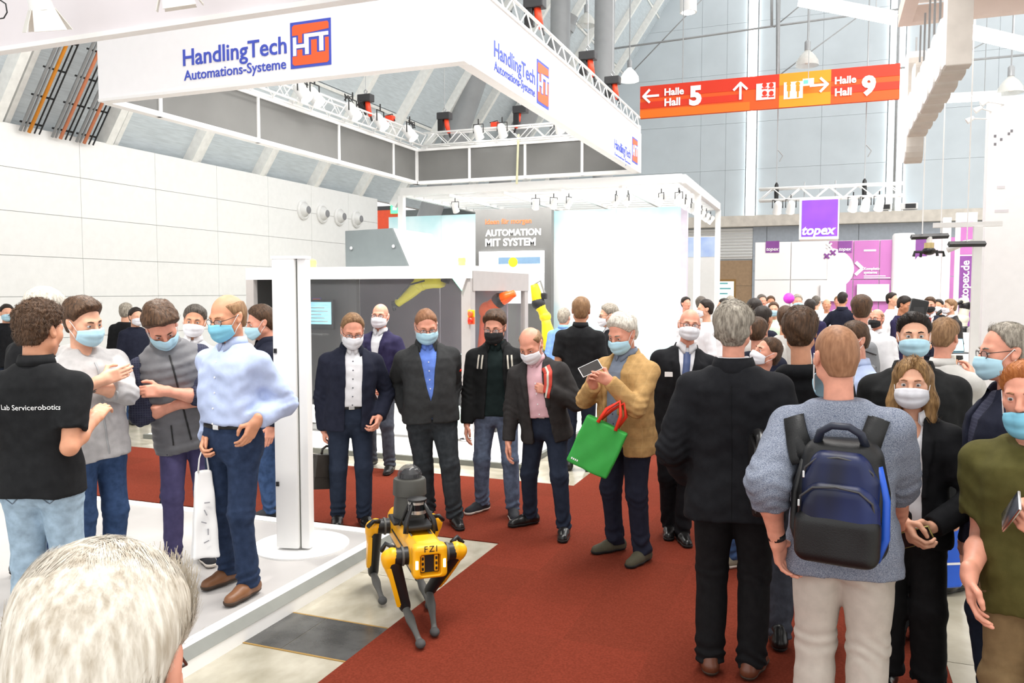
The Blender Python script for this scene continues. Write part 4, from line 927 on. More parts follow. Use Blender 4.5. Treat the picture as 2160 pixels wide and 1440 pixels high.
# ================================================================ implicit surfaces for figures
f32 = np.float32
def _net(d, lo, h):
    s = d < 0
    c = [s[i:s.shape[0]-1+i, j:s.shape[1]-1+j, k:s.shape[2]-1+k] for i in (0, 1) for j in (0, 1) for k in (0, 1)]
    cnt = sum(x.astype(np.uint8) for x in c)
    act = (cnt > 0) & (cnt < 8)
    I = np.argwhere(act)
    if len(I) == 0: return np.zeros((0, 3)), np.zeros((0, 4), int)
    idx = -np.ones(act.shape, dtype=np.int64); idx[act] = np.arange(len(I))
    off = np.array([(i, j, k) for i in (0, 1) for j in (0, 1) for k in (0, 1)])
    vals = np.stack([d[I[:, 0]+o[0], I[:, 1]+o[1], I[:, 2]+o[2]] for o in off], 1)
    acc = np.zeros((len(I), 3)); n = np.zeros(len(I))
    for a in range(8):
        for b in range(a+1, 8):
            df = off[b]-off[a]
            if abs(df).sum() != 1: continue
            va, vb = vals[:, a], vals[:, b]; cr = (va < 0) != (vb < 0)
            t = np.where(cr, va/np.where(cr, va-vb, 1), 0)
            acc += np.where(cr[:, None], off[a]+t[:, None]*df, 0); n += cr
    V = (I+acc/n[:, None])*h+lo
    Q = []
    for ax in range(3):
        sl0 = [slice(None)]*3; sl1 = [slice(None)]*3
        sl0[ax] = slice(0, -1); sl1[ax] = slice(1, None)
        e = np.argwhere(s[tuple(sl0)] != s[tuple(sl1)])
        u, v = [(1, 2), (2, 0), (0, 1)][ax]
        m = (e[:, u] > 0) & (e[:, v] > 0) & (e[:, u] < d.shape[u]-1) & (e[:, v] < d.shape[v]-1)
        e = e[m]
        def g(du, dv):
            q = e.copy(); q[:, u] += du; q[:, v] += dv
            return idx[q[:, 0], q[:, 1], q[:, 2]]
        quad = np.stack([g(-1, -1), g(0, -1), g(0, 0), g(-1, 0)], 1)
        fl = ~s[e[:, 0], e[:, 1], e[:, 2]]
        quad[fl] = quad[fl][:, ::-1]
        Q.append(quad)
    Q = np.concatenate(Q); Q = Q[(Q >= 0).all(1)]
    return V, Q
def sdf_mesh(fn, lo, hi, h, smooth=0):
    lo = np.array(lo, float); hi = np.array(hi, float); n = np.ceil((hi-lo)/h).astype(int)+1
    ax = [(lo[i]+h*np.arange(n[i])).astype(f32) for i in range(3)]
    X, Y, Z = np.meshgrid(*ax, indexing='ij')
    V, Q = _net(fn(X, Y, Z), lo, h)
    for _ in range(smooth):
        e = np.concatenate([Q[:, [0, 1]], Q[:, [1, 2]], Q[:, [2, 3]], Q[:, [3, 0]]])
        a = np.zeros_like(V); c = np.zeros(len(V))
        for k in range(3): a[:, k] = np.bincount(e[:, 0], V[e[:, 1], k], len(V))
        c = np.bincount(e[:, 0], minlength=len(V)); V = .5*V+.5*a/np.maximum(c, 1)[:, None]
    return V, Q
def cone(P, a, b, ra, rb):
    a = np.array(a, f32); b = np.array(b, f32); ba = b-a; L2 = max(float(ba @ ba), 1e-8)
    px, py, pz = P[0]-a[0], P[1]-a[1], P[2]-a[2]
    t = np.clip((px*ba[0]+py*ba[1]+pz*ba[2])/L2, 0, 1)
    return np.sqrt((px-t*ba[0])**2+(py-t*ba[1])**2+(pz-t*ba[2])**2)-(ra+(rb-ra)*t)
def ball(P, c, r): return np.sqrt((P[0]-c[0])**2+(P[1]-c[1])**2+(P[2]-c[2])**2)-r
def ellip(P, c, r):
    x, y, z = (P[0]-c[0]), (P[1]-c[1]), (P[2]-c[2])
    k0 = np.sqrt((x/r[0])**2+(y/r[1])**2+(z/r[2])**2); k1 = np.sqrt((x/r[0]**2)**2+(y/r[1]**2)**2+(z/r[2]**2)**2)
    return k0*(k0-1)/np.maximum(k1, 1e-6)
def rbox(P, c, hsz, r):
    q = [np.abs(P[i]-c[i])-(hsz[i]-r) for i in range(3)]
    return np.sqrt(sum(np.maximum(v, 0)**2 for v in q))+np.minimum(np.maximum(np.maximum(q[0], q[1]), q[2]), 0)-r
def smin(a, b, k):
    h = np.clip(.5+.5*(b-a)/k, 0, 1); return b*(1-h)+a*h-k*h*(1-h)
def smax(a, b, k): return -smin(-a, -b, k)
def wob(P, f, s):
    x, y, z = P
    return (np.sin(f*x+s+1.7*np.sin(.7*f*y+2*s))*np.sin(1.1*f*y+3*s+1.3*np.sin(.8*f*z+s))+np.sin(.9*f*z+5*s+1.5*np.sin(.6*f*x+s)))*.5
def xform(P, M, o):
    """world grid -> local frame: M columns are the local axes"""
    x, y, z = P[0]-o[0], P[1]-o[1], P[2]-o[2]
    return tuple(x*M[0][i]+y*M[1][i]+z*M[2][i] for i in range(3))
def np_obj(name, V, Q, m, parent=None):
    me = bpy.data.meshes.new(name); n, k = len(V), len(Q)
    me.vertices.add(n); me.vertices.foreach_set('co', np.asarray(V, f32).ravel())
    me.loops.add(4*k); me.loops.foreach_set('vertex_index', np.asarray(Q, np.int32).ravel())
    me.polygons.add(k); me.polygons.foreach_set('loop_start', np.arange(0, 4*k, 4, dtype=np.int32))
    me.update(calc_edges=True); me.polygons.foreach_set('use_smooth', np.ones(k, bool))
    me.materials.append(m)
    o = bpy.data.objects.new(name, me); C.objects.link(o)
    if parent is not None: o.parent = parent
    return o
def grid_obj(name, G, m, parent=None, close=False):
    nu, nv = G.shape[:2]; V = G.reshape(-1, 3); Q = []
    for i in range(nu-1):
        for j in range(nv-1 if not close else nv): Q.append((i*nv+j, i*nv+(j+1) % nv, (i+1)*nv+(j+1) % nv, (i+1)*nv+j))
    return np_obj(name, V, np.array(Q), m, parent)

# ---------------------------------------------------------------- figure materials
SK = {'a': mat('skin_fair', srgb(218, 164, 136), .5, var=.07, scale=26), 'b': mat('skin_warm', srgb(206, 146, 114), .5, var=.07, scale=26),
      'c': mat('skin_rosy', srgb(216, 150, 126), .5, var=.09, scale=26), 'd': mat('skin_tan', srgb(184, 126, 94), .5, var=.07, scale=26)}
def hairm(name, c1, c2, bump=.5):
    return mat(name, c1, .55, scale=70, col2=c2, bump=bump, bscale=140, stretch=(1.4, 1.4, .28), spec=.35)
HR = {'white': hairm('hair_white_beige', srgb(176, 164, 146), srgb(232, 226, 214)), 'brown': hairm('hair_brown', srgb(54, 39, 28), srgb(96, 70, 50)), 'dark': hairm('hair_dark', srgb(24, 19, 17), srgb(48, 38, 32)),
      'grey': hairm('hair_grey', srgb(104, 96, 86), srgb(178, 170, 156)), 'silver': hairm('hair_silver', srgb(168, 162, 152), srgb(232, 226, 214)),
      'dkgrey': hairm('hair_dark_grey', srgb(60, 55, 50), srgb(112, 104, 96)), 'sand': hairm('hair_sandy', srgb(112, 82, 56), srgb(156, 122, 88)),
      'blond': hairm('hair_dark_blond', srgb(98, 70, 42), srgb(168, 132, 86)), 'ginger': hairm('hair_ginger', srgb(150, 82, 36), srgb(196, 126, 70)),
      'stub': hairm('hair_stubble', srgb(128, 88, 62), srgb(160, 116, 86), .2), 'stubg': hairm('hair_stubble_grey', srgb(150, 118, 96), srgb(180, 150, 126), .2)}
MK = {'blue': mat('mask_blue', srgb(120, 186, 210), .8, var=.05, scale=12), 'lblue': mat('mask_pale_blue', srgb(172, 210, 226), .8, var=.04, scale=12), 'white': mat('mask_white', srgb(226, 226, 232), .8, var=.03, scale=12),
      'black': mat('mask_black', srgb(28, 28, 30), .8)}
m_loop = mat('ear_loop_white', (.85, .85, .85), .6); m_lens = mat('spectacle_lens', (.9, .9, .92), .05, alpha=.12); m_rim = mat('spectacle_rim', srgb(60, 50, 46), .35, metal=.4)
m_eyew = mat('eye_white', (.52, .50, .49), .25); m_iris = mat('eye_iris', srgb(62, 58, 56), .2)

HEADP = (None,)
def head_sdf(P, d):
    """P in head space (+Y forward); d: face options"""
    fat = d.get('fat', 0)
    A = (np.abs(P[0]), P[1], P[2])
    s = ellip(P, (0, -.014, .026), (.0745, .0945, .090))
    s = smin(s, ellip(P, (0, .022, -.045), (.0585+fat, .066, .072)), .03)
    s = smin(s, ball(P, (0, .060, -.094), .022), .035)
    s = smin(s, ball(A, (.046+fat, .005, -.062), .024), .03)
    s = smin(s, ball(A, (.042, .050, -.020), .023), .03)
    s = smin(s, cone(A, (0.006, .081, .018), (.040, .068, .019), .011, .011), .02)
    s = smax(s, -ball(A, (.031, .099, -.002), .016), .012)
    s = smin(s, cone(P, (0, .086, .006), (0, .108, -.032), .0085, .0125), .012)
    s = smin(s, ball(A, (.0115, .094, -.036), .0085), .010)
    s = smin(s, cone(A, (0, .0875, -.063), (.018, .082, -.062), .0055, .004), .010)
    s = smin(s, cone(A, (0, .0865, -.073), (.016, .081, -.072), .006, .004), .010)
    lid = ball(A, (.031, .0725, -.001), .0150); op = d.get('lid', .0032)
    s = np.minimum(s, np.maximum(lid, np.minimum(op-P[2], 9)+0*P[2])); s = np.minimum(s, np.maximum(lid, P[2]+.0052))
    ear = ellip((A[0], A[1]+.012*(A[2]+.008)/.03, A[2]), (.0785, -.012, -.006), (.011, .019, .032))
    ear = smax(ear, -ellip(A, (.091, -.006, -.002), (.009, .011, .019)), .006)
    s = smin(s, ear, .008)
    return s
HL = {'full': ([-.13, -.05, -.025, .0, .02, .045, .066, .1], [-.078, -.074, -.045, -.002, .016, .052, .078, .090]),
      'recede': ([-.13, -.05, -.025, .0, .02, .04, .055, .07], [-.075, -.072, -.045, -.004, .022, .070, .098, .13]),
      'long': ([-.13, -.05, -.0, .03, .045, .066, .1], [-.2, -.2, -.2, -.02, .03, .060, .072])}
def hair_sdf(P, d, seed):
    st = d.get('hair', 'short'); t0, ts_ = d.get('th', (.018, .010))
    kk = np.clip((P[2]+.02)/.10, 0, 1)
    th = ts_+(t0-ts_)*kk
    base = ellip(P, (0, -.014, .026), (.0745, .0945, .090))
    base = smin(base, cone(P, (0, -.045, -.02), (0, -.045, -.06), .055, .050), .03)
    ln = 'recede' if st in ('recede', 'bald') else ('long' if st == 'long' else 'full')
    zl = np.interp(P[1], *HL[ln]).astype(f32)
    fr = d.get('rough', .003)
    n = wob((P[0], P[1]*1.0, P[2]*.6), 130, seed)*fr*.5+wob(P, 60, seed+2)*fr
    if st == 'curly': n = n+np.abs(wob(P, 150, seed))*.009-.003
    if st == 'swept': n = n+np.sin(60*P[0]+2*np.sin(30*P[1]))*.002+.010*np.clip((P[1]-.01)/.07, 0, 1)*np.clip((P[2]-.05)/.04, 0, 1)
    if st != 'long': th = th*np.clip((P[2]-zl+.004)/.034, .22, 1)
    out = base-th-n
    if st == 'long':
        A = np.abs(P[0])
        pts = ((A, P[1], P[2]))
        l = cone(pts, (.062, -.02, .03), (.080, -.005, -.10), .030, .034); l = smin(l, cone(pts, (.080, -.005, -.10), (.080, .015, -.19), .034, .024), .03)
        l = smin(l, cone(P, (0, -.07, .0), (0, -.075, -.17), .05, .05), .05)
        out = smin(out, l-n, .02)
        face = ellip(P, (-.008, .088, -.025), (.060, .066, .108)); out = smax(out, -face, .012)
        return out
    out = smax(out, (zl-P[2])*.8-d.get('line', 0), .008)
    ear = ellip((np.abs(P[0]), P[1], P[2]), (.082, -.008, -.012), (.02, .026, .036)); out = smax(out, -ear, .006)
    if st == 'bald':
        out = smax(out, (P[2]-d.get('top', .055)-.25*np.minimum(P[1]+.05, 0)), .01)
    if st == 'recede':
        pass
    return out

def eul(M): return [[M[i][j] for j in range(3)] for i in range(3)]
def ik(a, t, l1, l2, hint):
    a, t, hint = Vector(a), Vector(t), Vector(hint); d = t-a; L = min(d.length, (l1+l2)*.998); dn = d.normalized()
    L = max(L, abs(l1-l2)*1.05)
    x = (l1*l1-l2*l2+L*L)/(2*L); y = math.sqrt(max(l1*l1-x*x, 0))
    h = (hint-dn*hint.dot(dn)); h = h.normalized() if h.length > 1e-5 else Vector((0, -1, 0))
    return a+dn*x+h*y, a+dn*L
def hand_mesh(wr, el, sh, fd, pn, side, curl, h, arm, spread=0.0, thumb=.5, rsc=1.0):
    """skin of a hand with its forearm; returns verts in person space"""
    Yh = Vector(fd).normalized(); Zh = -(Vector(pn)-Yh*Vector(pn).dot(Yh)).normalized(); Xh = Yh.cross(Zh)
    M = Matrix((Xh, Yh, Zh)).transposed(); ts = -1 if side > 0 else 1
    Mi = M.transposed(); loc = lambda p: tuple(Mi @ (Vector(p)-Vector(wr)))
    segs = []
    cs = curl if isinstance(curl, (list, tuple)) else [curl]*4
    for x, y, ln, r, c in ((.0285, .086, .95, .0092, cs[0]), (.0095, .093, 1.06, .0095, cs[1]), (-.0095, .090, 1.0, .0090, cs[2]), (-.0275, .080, .80, .0082, cs[3])):
        p = Vector((ts*x, y, 0)); a = 0
        dx = ts*x*spread*8
        for L, ca in ((.044, .75), (.027, 1.0), (.021, .7)):
            a += c*ca; q = p+Vector((dx*L, math.cos(a)*L*ln, -math.sin(a)*L*ln)); segs.append((tuple(p), tuple(q), r, r*.92)); p = q; r *= .93
    p = Vector((ts*.026, .022, -.006)); q = p+Vector((ts*.030, .030, -.012-.02*thumb)); s_ = q+Vector((ts*(.012-.03*thumb), .030, -.012*thumb)); u = s_+Vector((ts*(.002-.022*thumb), .022, -.006*thumb))
    thm = [(tuple(p), tuple(q), .0145, .0115), (tuple(q), tuple(s_), .0115, .0100), (tuple(s_), tuple(u), .0100, .0085)]
    le, lsh = loc(el), loc(sh)
    def fn(X, Y, Z):
        P = (X, Y, Z)
        d = rbox(P, (0, .046, 0), (.037, .048, .0135), .0125)
        d = smin(d, cone(P, (ts*.020, .018, -.004), (ts*.026, .06, -.004), .014, .012), .012)
        for a, b, ra, rb in segs: d = smin(d, cone(P, a, b, ra, rb), .0045)
        for a, b, ra, rb in thm: d = smin(d, cone(P, a, b, ra, rb), .007)
        d = smin(d, cone((P[0]*.86, P[1], P[2]), (0, .016, 0), (0, -.03, 0), .0225, .0245), .016)
        if arm == 0:
            v = np.array(le)/max(np.linalg.norm(le), 1e-6)*.1; d = smin(d, cone(P, (0, 0, 0), v, .025*rsc, .031*rsc), .02)
        else:
            d = smin(d, cone(P, (0, 0, 0), tuple(np.array(le)*.62), .026*rsc, .042*rsc), .02); d = smin(d, cone(P, tuple(np.array(le)*.62), le, .042*rsc, .038*rsc), .02)
            d = smin(d, cone(P, le, tuple(np.array(le)*.55+np.array(lsh)*.45), .039*rsc, .046*rsc), .02)
        return d
    pts = [s for g in segs+thm for s in g[:2]]+[(0, -.05, 0)]
    if arm: pts += [le, tuple(np.array(le)*.5+np.array(lsh)*.5)]
    else: pts += [tuple(np.array(le)/max(np.linalg.norm(le), 1e-6)*.1)]
    pts = np.array(pts); V, Q = sdf_mesh(fn, pts.min(0)-.055, pts.max(0)+.055, h)
    V = V @ np.array(Mi)+np.array(wr)
    return V, Q

def strands(ho, V, n, ln, wd, m, toH, lift, seed, down, jit):
    r = np.random.RandomState(int(seed*100) % 9973)
    if len(V) == 0: return
    nv = np.zeros(len(V)*3, f32); ho.data.vertices.foreach_get('co', nv); W = nv.reshape(-1, 3)
    nn = np.zeros(len(V)*3, f32); ho.data.vertex_normals.foreach_get('vector', nn); Nw = nn.reshape(-1, 3)
    i = r.randint(0, len(V), n); p = V[i]; w = W[i]; N = Nw[i]
    A = (toH(np.eye(3))-toH(np.zeros((1, 3))))          # rows: head axes in person space
    crown = np.array([.012, -.055, .115])
    f = p-crown; f[:, 2] -= .02
    if down: f = f*np.array([1, 1, .3])+np.array([0, 0, -.2])
    f = f+r.normal(0, jit*.06, f.shape)
    f = f @ A; f -= N*(f*N).sum(1)[:, None]; f /= np.maximum(np.linalg.norm(f, axis=1), 1e-5)[:, None]
    sd = np.cross(f, N); L = ln*(.6+.8*r.rand(n))[:, None]; k = r.rand(n)[:, None]
    G = []
    for q in range(4):
        t = q/3.0; sL = L*(t-.8); c = w+f*sL+N*(lift*L*(t*.6)*(k*.8+.2)-5.0*sL*sL-.0012)+sd*L*.12*(k-.5)*t*t*2
        wq = wd*(1, 1, .8, .25)[q]
        G.append(c-sd*wq); G.append(c+sd*wq)
    Vs = np.stack(G, 1).reshape(-1, 3); o = np.arange(n)[:, None]*8
    Q = np.concatenate([o+np.array([[2*q, 2*q+1, 2*q+3, 2*q+2]]) for q in range(3)])
    so = np_obj('hair_strands', Vs, Q, m, ho); so['kind'] = 'stuff'
PEOPLE = {}
TW = ([-.16, -.10, -.05, 0, .08, .16, .22, .255, .282, .300, .318, .335], [.188, .188, .186, .178, .162, .166, .173, .160, .124, .094, .070, .056],
      [.140, .140, .136, .126, .112, .118, .120, .114, .092, .074, .060, .052], [0, 0, 0, 0, .004, .008, .004, -.004, -.014, -.020, -.020, -.014])
def person(key, label, group=None, **s):
    g = s.get
    z0 = g('z0', 0.007); psi = math.radians(g('psi', 0)); lean = math.radians(g('lean', 0))
    if g('feet'):
        w = [at_z(*q, z0) for q in s['feet']]; root = (w[0]+w[1])/2
    else:
        px, t = s['root']; root = at_t(px, 720, t); root.z = z0; w = None
    root.z = z0; rel = root-CO; t = rel.dot(FWD)
    vd = Vector((rel.x, rel.y, 0)).normalized(); face = -vd
    a = math.atan2(face.y, face.x)+psi; rz = a-PI/2
    RW = Matrix.Rotation(rz, 3, 'Z'); RI = RW.transposed()
    hp = at_t(*s['head'], t+g('hdt', 0)); ztop = hp.z-z0
    cl = math.cos(lean); H = g('H') or ztop/(.52+.48*cl)
    if g('H') and not g('hfix'): ztop = None
    k = H/1.78; bw = g('build', 1.0)*k; belly = g('belly', 0)
    # torso frame
    rd = RI @ Vector((vd.y, -vd.x, 0)); vl = RI @ vd
    rtl = Vector((vd.y, -vd.x, 0)); er = (hp-root).dot(rtl); er -= s.get('hoff', 0)
    lv = Vector((0, .42*H*math.sin(lean), 0)); ov = lv.dot(vl)
    ho = g('hipo', (0, 0)); piv = Vector((ho[0], ho[1], .52*H))
    o = rd*er+vl*ov-Vector((ho[0], ho[1], 0))
    l_ = .44*H; n_ = min(o.length, l_*.8); o = o.normalized()*n_ if o.length > 1e-6 else o
    up = Vector((o.x, o.y, math.sqrt(l_*l_-n_*n_))).normalized()
    T = (Vector((0, 0, 1)).rotation_difference(up).to_matrix() @ Matrix.Rotation(math.radians(g('twist', 0)), 3, 'Z'))
    TI = T.transposed(); tp = lambda x, y, z: piv+T @ Vector((x, y, z))
    far = g('lod', 0 if t < 4.6 else (1 if t < 7.2 else 2))
    hh = (.0046, .0056, .0105)[far]; hc = (.0092, .0115, .019)[far]; hd_ = (.0045, .0056, .0095)[far]
    e = empty('person', root, rz); tag(e, label, 'person', group)
    skin = SK[g('skin', 'a')]; seed = g('seed', (sum(map(ord, key)) % 97)*.37)
    sw = .104*H*(.45+.55*g('build', 1.0))
    # ---- head
    hs = g('hs', 1.10)*min(max(k, .95), 1.04)
    hl = .48*H-.115*hs
    NT = tp(0, -.012*k, hl-.07*hs)
    RH = T @ Matrix.Rotation(math.radians(g('hy', 0)), 3, 'Z') @ Matrix.Rotation(-math.radians(g('hp', 0)), 3, 'X') @ Matrix.Rotation(math.radians(g('hr', 0)), 3, 'Y')
    hc0 = NT+RH @ Vector((0, .018, .07*hs))
    RHI = RH.transposed()
    hloc = lambda p: (RHI @ (Vector(p)-hc0))/hs
    nb = hloc(tp(0, -.018, .285*H)); fo = dict(g('face', {}))
    def fhead(X, Y, Z):
        P = (X, Y, Z); d = head_sdf(P, fo)
        d = smin(d, cone(P, (0, -.022, -.045), tuple(nb), .050*g('neck', 1.0), .056*g('neck', 1.0)), .022)
        return d
    lo = np.minimum([-.10, -.13, -.135], np.array(nb)-.07); hi = np.maximum([.10, .135, .13], np.array(nb)+.07)
    V, Q = sdf_mesh(fhead, lo, hi, hh)
    MH = np.array(RH)*hs
    toH = lambda V: V @ MH.T+np.array(hc0)
    parts = [(toH(V), Q)]
    # ---- arms
    l1, l2 = .172*H, .150*H
    arms = {}
    kout, kin = g('outer'), g('inner')
    for side, nm in ((1, 'R'), (-1, 'L')):
        ad = dict(g(nm, {})); sh = tp(side*sw, -.012, .252*H)
        ty = ad.get('t', 'down')
        if ty == 'down': tgt = sh+Vector((side*.05, .03+ad.get('fwd', 0), -(l1+l2)*.985)); hint = Vector((side*.4, -1, 0))
        elif ty == 'pocket': tgt = Vector((piv.x*.5, piv.y*.5, 0))+Vector((side*(.165+.02*bw), .055, .515*H)); hint = Vector((side*1.0, -.55, .0))
        elif ty == 'at': tgt = Vector(ad['p']); hint = Vector(ad.get('hint', (side*.5, -.4, -1)))
        elif ty == 'px':
            q = at_t(ad['px'][0], ad['px'][1], t+ad.get('dt', 0)); tgt = RI @ (q-root); hint = Vector(ad.get('hint', (side*.5, -.4, -1)))
        el, wr = ik(sh, tgt, l1, l2, hint)
        fd = Vector(ad['fd']) if 'fd' in ad else (wr-el).normalized()
        pn = Vector(ad['pn']) if 'pn' in ad else (Vector((-side, 0, 0)) if ty in ('down',) else Vector((-side, -.2, -.1)))
        if ty == 'pocket': fd = Vector((-side*.25, .15, -1)); pn = Vector((-side, -.4, 0))
        arms[nm] = dict(sh=sh, el=el, wr=wr, fd=fd.normalized(), pn=pn, side=side)
        sl_ = g('sleeve', 'long')
        if far < 2 or sl_ != 'long' or ty != 'down' or True:
            V, Q = hand_mesh(wr, el, sh, fd, pn, side, ad.get('curl', .45), hd_, 0 if sl_ == 'long' else 1, ad.get('spread', .02), ad.get('thumb', .5), k*g('armr', 1.0))
            parts.append((V, Q))
    # ---- legs
    fk = []
    for i, side in enumerate((1, -1)):
        if w is not None:
            fp = RI @ (w[i]-root); fp.z = 0
        else: fp = Vector((side*.105*k+g('fx', 0), (g('fy', (0, 0)))[i], 0))
        fy = math.radians(g('toe', (8, 8))[i])*-side
        fdv = Vector((math.sin(-fy), math.cos(fy), 0))
        ank = fp+Vector((0, 0, .085))-fdv*.03
        hj = Vector((piv.x+side*.080*bw, piv.y, .505*H))
        L = (hj-ank).length/1.985*g('knee', 1.010)
        kn, an = ik(hj, ank, L*1.0, L*.985, Vector((side*.12, 1, 0))+fdv*.6)
        fk.append((hj, kn, an if (an-ank).length < .03 else ank, fp, fdv))
    # core of the body inside the clothes
    core = MB().tube([tp(0, 0, -.03*H), tp(0, 0, .1*H), tp(0, 0, .22*H), tp(0, -.01, .30*H)], [.08, .085, .09, .05], 10)
    for hj, kn, an, fp, fdv in fk: core.tube([hj, kn, an], [.06, .045, .032], 8)
    for A in arms.values(): core.tube([A['sh'], A['el'], A['wr']], [.035, .03, .02], 8)
    cv = np.array(core.v); cq = [f if len(f) == 4 else None for f in core.f]; cq = np.array([f for f in cq if f])
    parts.append((cv, cq))
    off = 0; VV, QQ = [], []
    for V, Q in parts: VV.append(V); QQ.append(Q+off); off += len(V)
    np_obj('body', np.concatenate(VV), np.concatenate(QQ), skin, e)
    def h_obj(name, V, Q, m, par=e): return np_obj(name, toH(V), Q, m, par)
    # ---- hair, eyes, mask, glasses
    if g('hairc') and g('hair', 'short') != 'none':
        hd2 = dict(hair=g('hair', 'short'), th=g('th', (.018, .009)), rough=g('rough', .003), line=g('line', 0), top=g('htop', .05))
        zlo = -.25 if hd2['hair'] == 'long' else -.11
        V, Q = sdf_mesh(lambda X, Y, Z: hair_sdf((X, Y, Z), hd2, seed), (-.135, -.15, zlo), (.135, .135, .165), hh)
        if len(V):
            ho_ = h_obj('hair', V, Q, HR[s['hairc']])
            ns = g('strands', (2600, 1100, 0)[far])
            if ns and g('hair', 'short') not in ('bald',) and g('th', (.018, .009))[0] > .005: strands(ho_, V, ns, g('slen', .034), g('swid', .0011), HR[s['hairc']], toH, g('lift', .18), seed, g('hair') == 'long', g('jit', .35))
    hm = g('hairc', 'brown')
    if far < 2 and g('eyes', 1):
        for sx in (-1, 1):
            b = MB().ell((sx*.031, .0725, -.001), (.0132,)*3, None, 12, 8); b.v = [tuple(hc0+RH @ (Vector(v)*hs)) for v in b.v]; eo = b.build('eye', m_eyew, e, True)
            gz2 = g('gaze', (0, 0)); b = MB().ell((sx*.031+gz2[0], .0725+.0085, -.001+gz2[1]), (.0068, .0055, .0068), None, 10, 8); b.v = [tuple(hc0+RH @ (Vector(v)*hs)) for v in b.v]; b.build('iris', m_iris, eo, True)
            b = MB().tube([(sx*.016, .0915, .020), (sx*.030, .0885, .0245), (sx*.046, .075, .020)], [.0035, .004, .0025], 6); b.v = [tuple(hc0+RH @ (Vector(v)*hs)) for v in b.v]; b.build('eyebrow', HR[hm] if hm in ('brown', 'dark', 'dkgrey') else HR['stub' if hm not in ('grey', 'silver') else 'grey'], e, True)
    if g('mask'):
        nu, nv = 25, 17; G = np.zeros((nv, nu, 3)); low = g('masklow', 0)
        for i in range(nv):
            v = i/(nv-1)
            yf = np.interp(v, [0, .25, .45, .7, .88, 1], [.112, .127, .121, .113, .104, .086])
            for j in range(nu):
                u = -1+2*j/(nu-1); an_ = u*1.22
                y = yf*max(math.cos(an_), 0)**1.05+.006-.012*(1-v)*math.exp(-((abs(u)-.32)/.16)**2)
                rip = .0022*math.sin(v*3*2*PI+.5)*(1-u*u)
                z = -.010-.106*v+.036*v*u*u-.020*(1-v)*u*u-low
                G[i, j] = ((.0735+.004*math.sin(PI*v)+fo.get('fat', 0))*math.sin(an_)/math.sin(1.22), y+rip-(low*.12), z)
        V = G.reshape(-1, 3); Q = np.array([(i*nu+j, (i+1)*nu+j, (i+1)*nu+j+1, i*nu+j+1) for i in range(nv-1) for j in range(nu-1)])
        # thickness
        V2 = V*np.array([.965, .965, .99])+np.array([0, -.001, -.0005]); n0 = len(V)
        ring = [(0*nu+j, 0*nu+j+1) for j in range(nu-1)]+[((j)*nu+nu-1, (j+1)*nu+nu-1) for j in range(nv-1)]+[((nv-1)*nu+j+1, (nv-1)*nu+j) for j in range(nu-1)]+[((j+1)*nu, j*nu) for j in range(nv-1)]
        Qa = np.concatenate([Q, Q[:, ::-1]+n0, np.array([(a, b, b+n0, a+n0) for a, b in ring])])
        mo = h_obj('face_mask', np.concatenate([V, V2]), Qa, MK[s['mask']])
        if far < 2:
            for sx, j in ((-1, 0), (1, nu-1)):
                for i, ez in ((1, .014), (nv-2, -.034)):
                    pts = [G[i, j], (sx*.078, .02, (G[i, j][2]+ez)/2), (sx*.084, -.004, ez), (sx*.080, -.018, ez*.5-.005)]
                    b = MB().tube(pts, .0016 if far else .0018, 5); b.v = [tuple(hc0+RH @ (Vector(v)*hs)) for v in b.v]; b.build('ear_loop', m_loop if s['mask'] != 'black' else MK['black'], mo, True)
    if g('glasses') and far < 2:
        rimm = m_rim if g('glasses') == 1 else g('glasses')
        go = None
        for sx in (-1, 1):
            ring = [(sx*.033+.0245*math.cos(2*PI*q/18), .0985-.006*abs(math.cos(2*PI*q/18)) if sx*math.cos(2*PI*q/18) > 0 else .0985, -.004+.0175*math.sin(2*PI*q/18)) for q in range(19)]
            b = MB().tube(ring, .0017, 5); b.tube([(sx*.057, .093, .004), (sx*.076, .06, .006), (sx*.082, -.005, .008), (sx*.080, -.022, -.004)], .0018, 5)
            if sx < 0: b.tube([(-.009, .1005, .001), (0, .103, .003), (.009, .1005, .001)], .0017, 5)
            b.v = [tuple(hc0+RH @ (Vector(v)*hs)) for v in b.v]; go = go or empty('glasses', (0, 0, 0), 0, e); b.build('frame', rimm, go, True)
            b = MB().lathe([(.0225, 0), (.0225, .0008)], 18, c=(0, 0, 0), rot=Matrix.Rotation(-PI/2, 3, 'X')); b.v = [tuple(hc0+RH @ ((Vector((v[0]*1.05, v[1], v[2]*.75))+Vector((sx*.033, .096, -.004)))*hs)) for v in b.v]; b.build('lens', m_lens, go)
    # ---- clothes
    hems = {}
    def torso(P, off, blow=0.0):
        L = xform(P, T, piv); sN = (L[2]/H)
        Wd = np.interp(sN, TW[0], TW[1]).astype(f32)*bw+off; Dp = np.interp(sN, TW[0], TW[2]).astype(f32)*bw+off
        bl = belly*np.exp(-((sN-.085)/.075)**2).astype(f32); cy = np.interp(sN, TW[0], TW[3]).astype(f32)*k+bl*.55; Dp = Dp+bl*.5
        q = (np.abs(L[0]/Wd)**2.4+np.abs((L[1]-cy)/Dp)**2.4)**(1/2.4)
        d = (q-1)*np.minimum(Wd, Dp)*.92
        tr = cone((np.abs(L[0]), L[1], L[2]), (.03*k, -.028*k, .300*H), (sw*.86, -.014, .256*H), .044*k+off*.6, .046*k+off*.6)
        return smin(d, tr, .03), L, sN
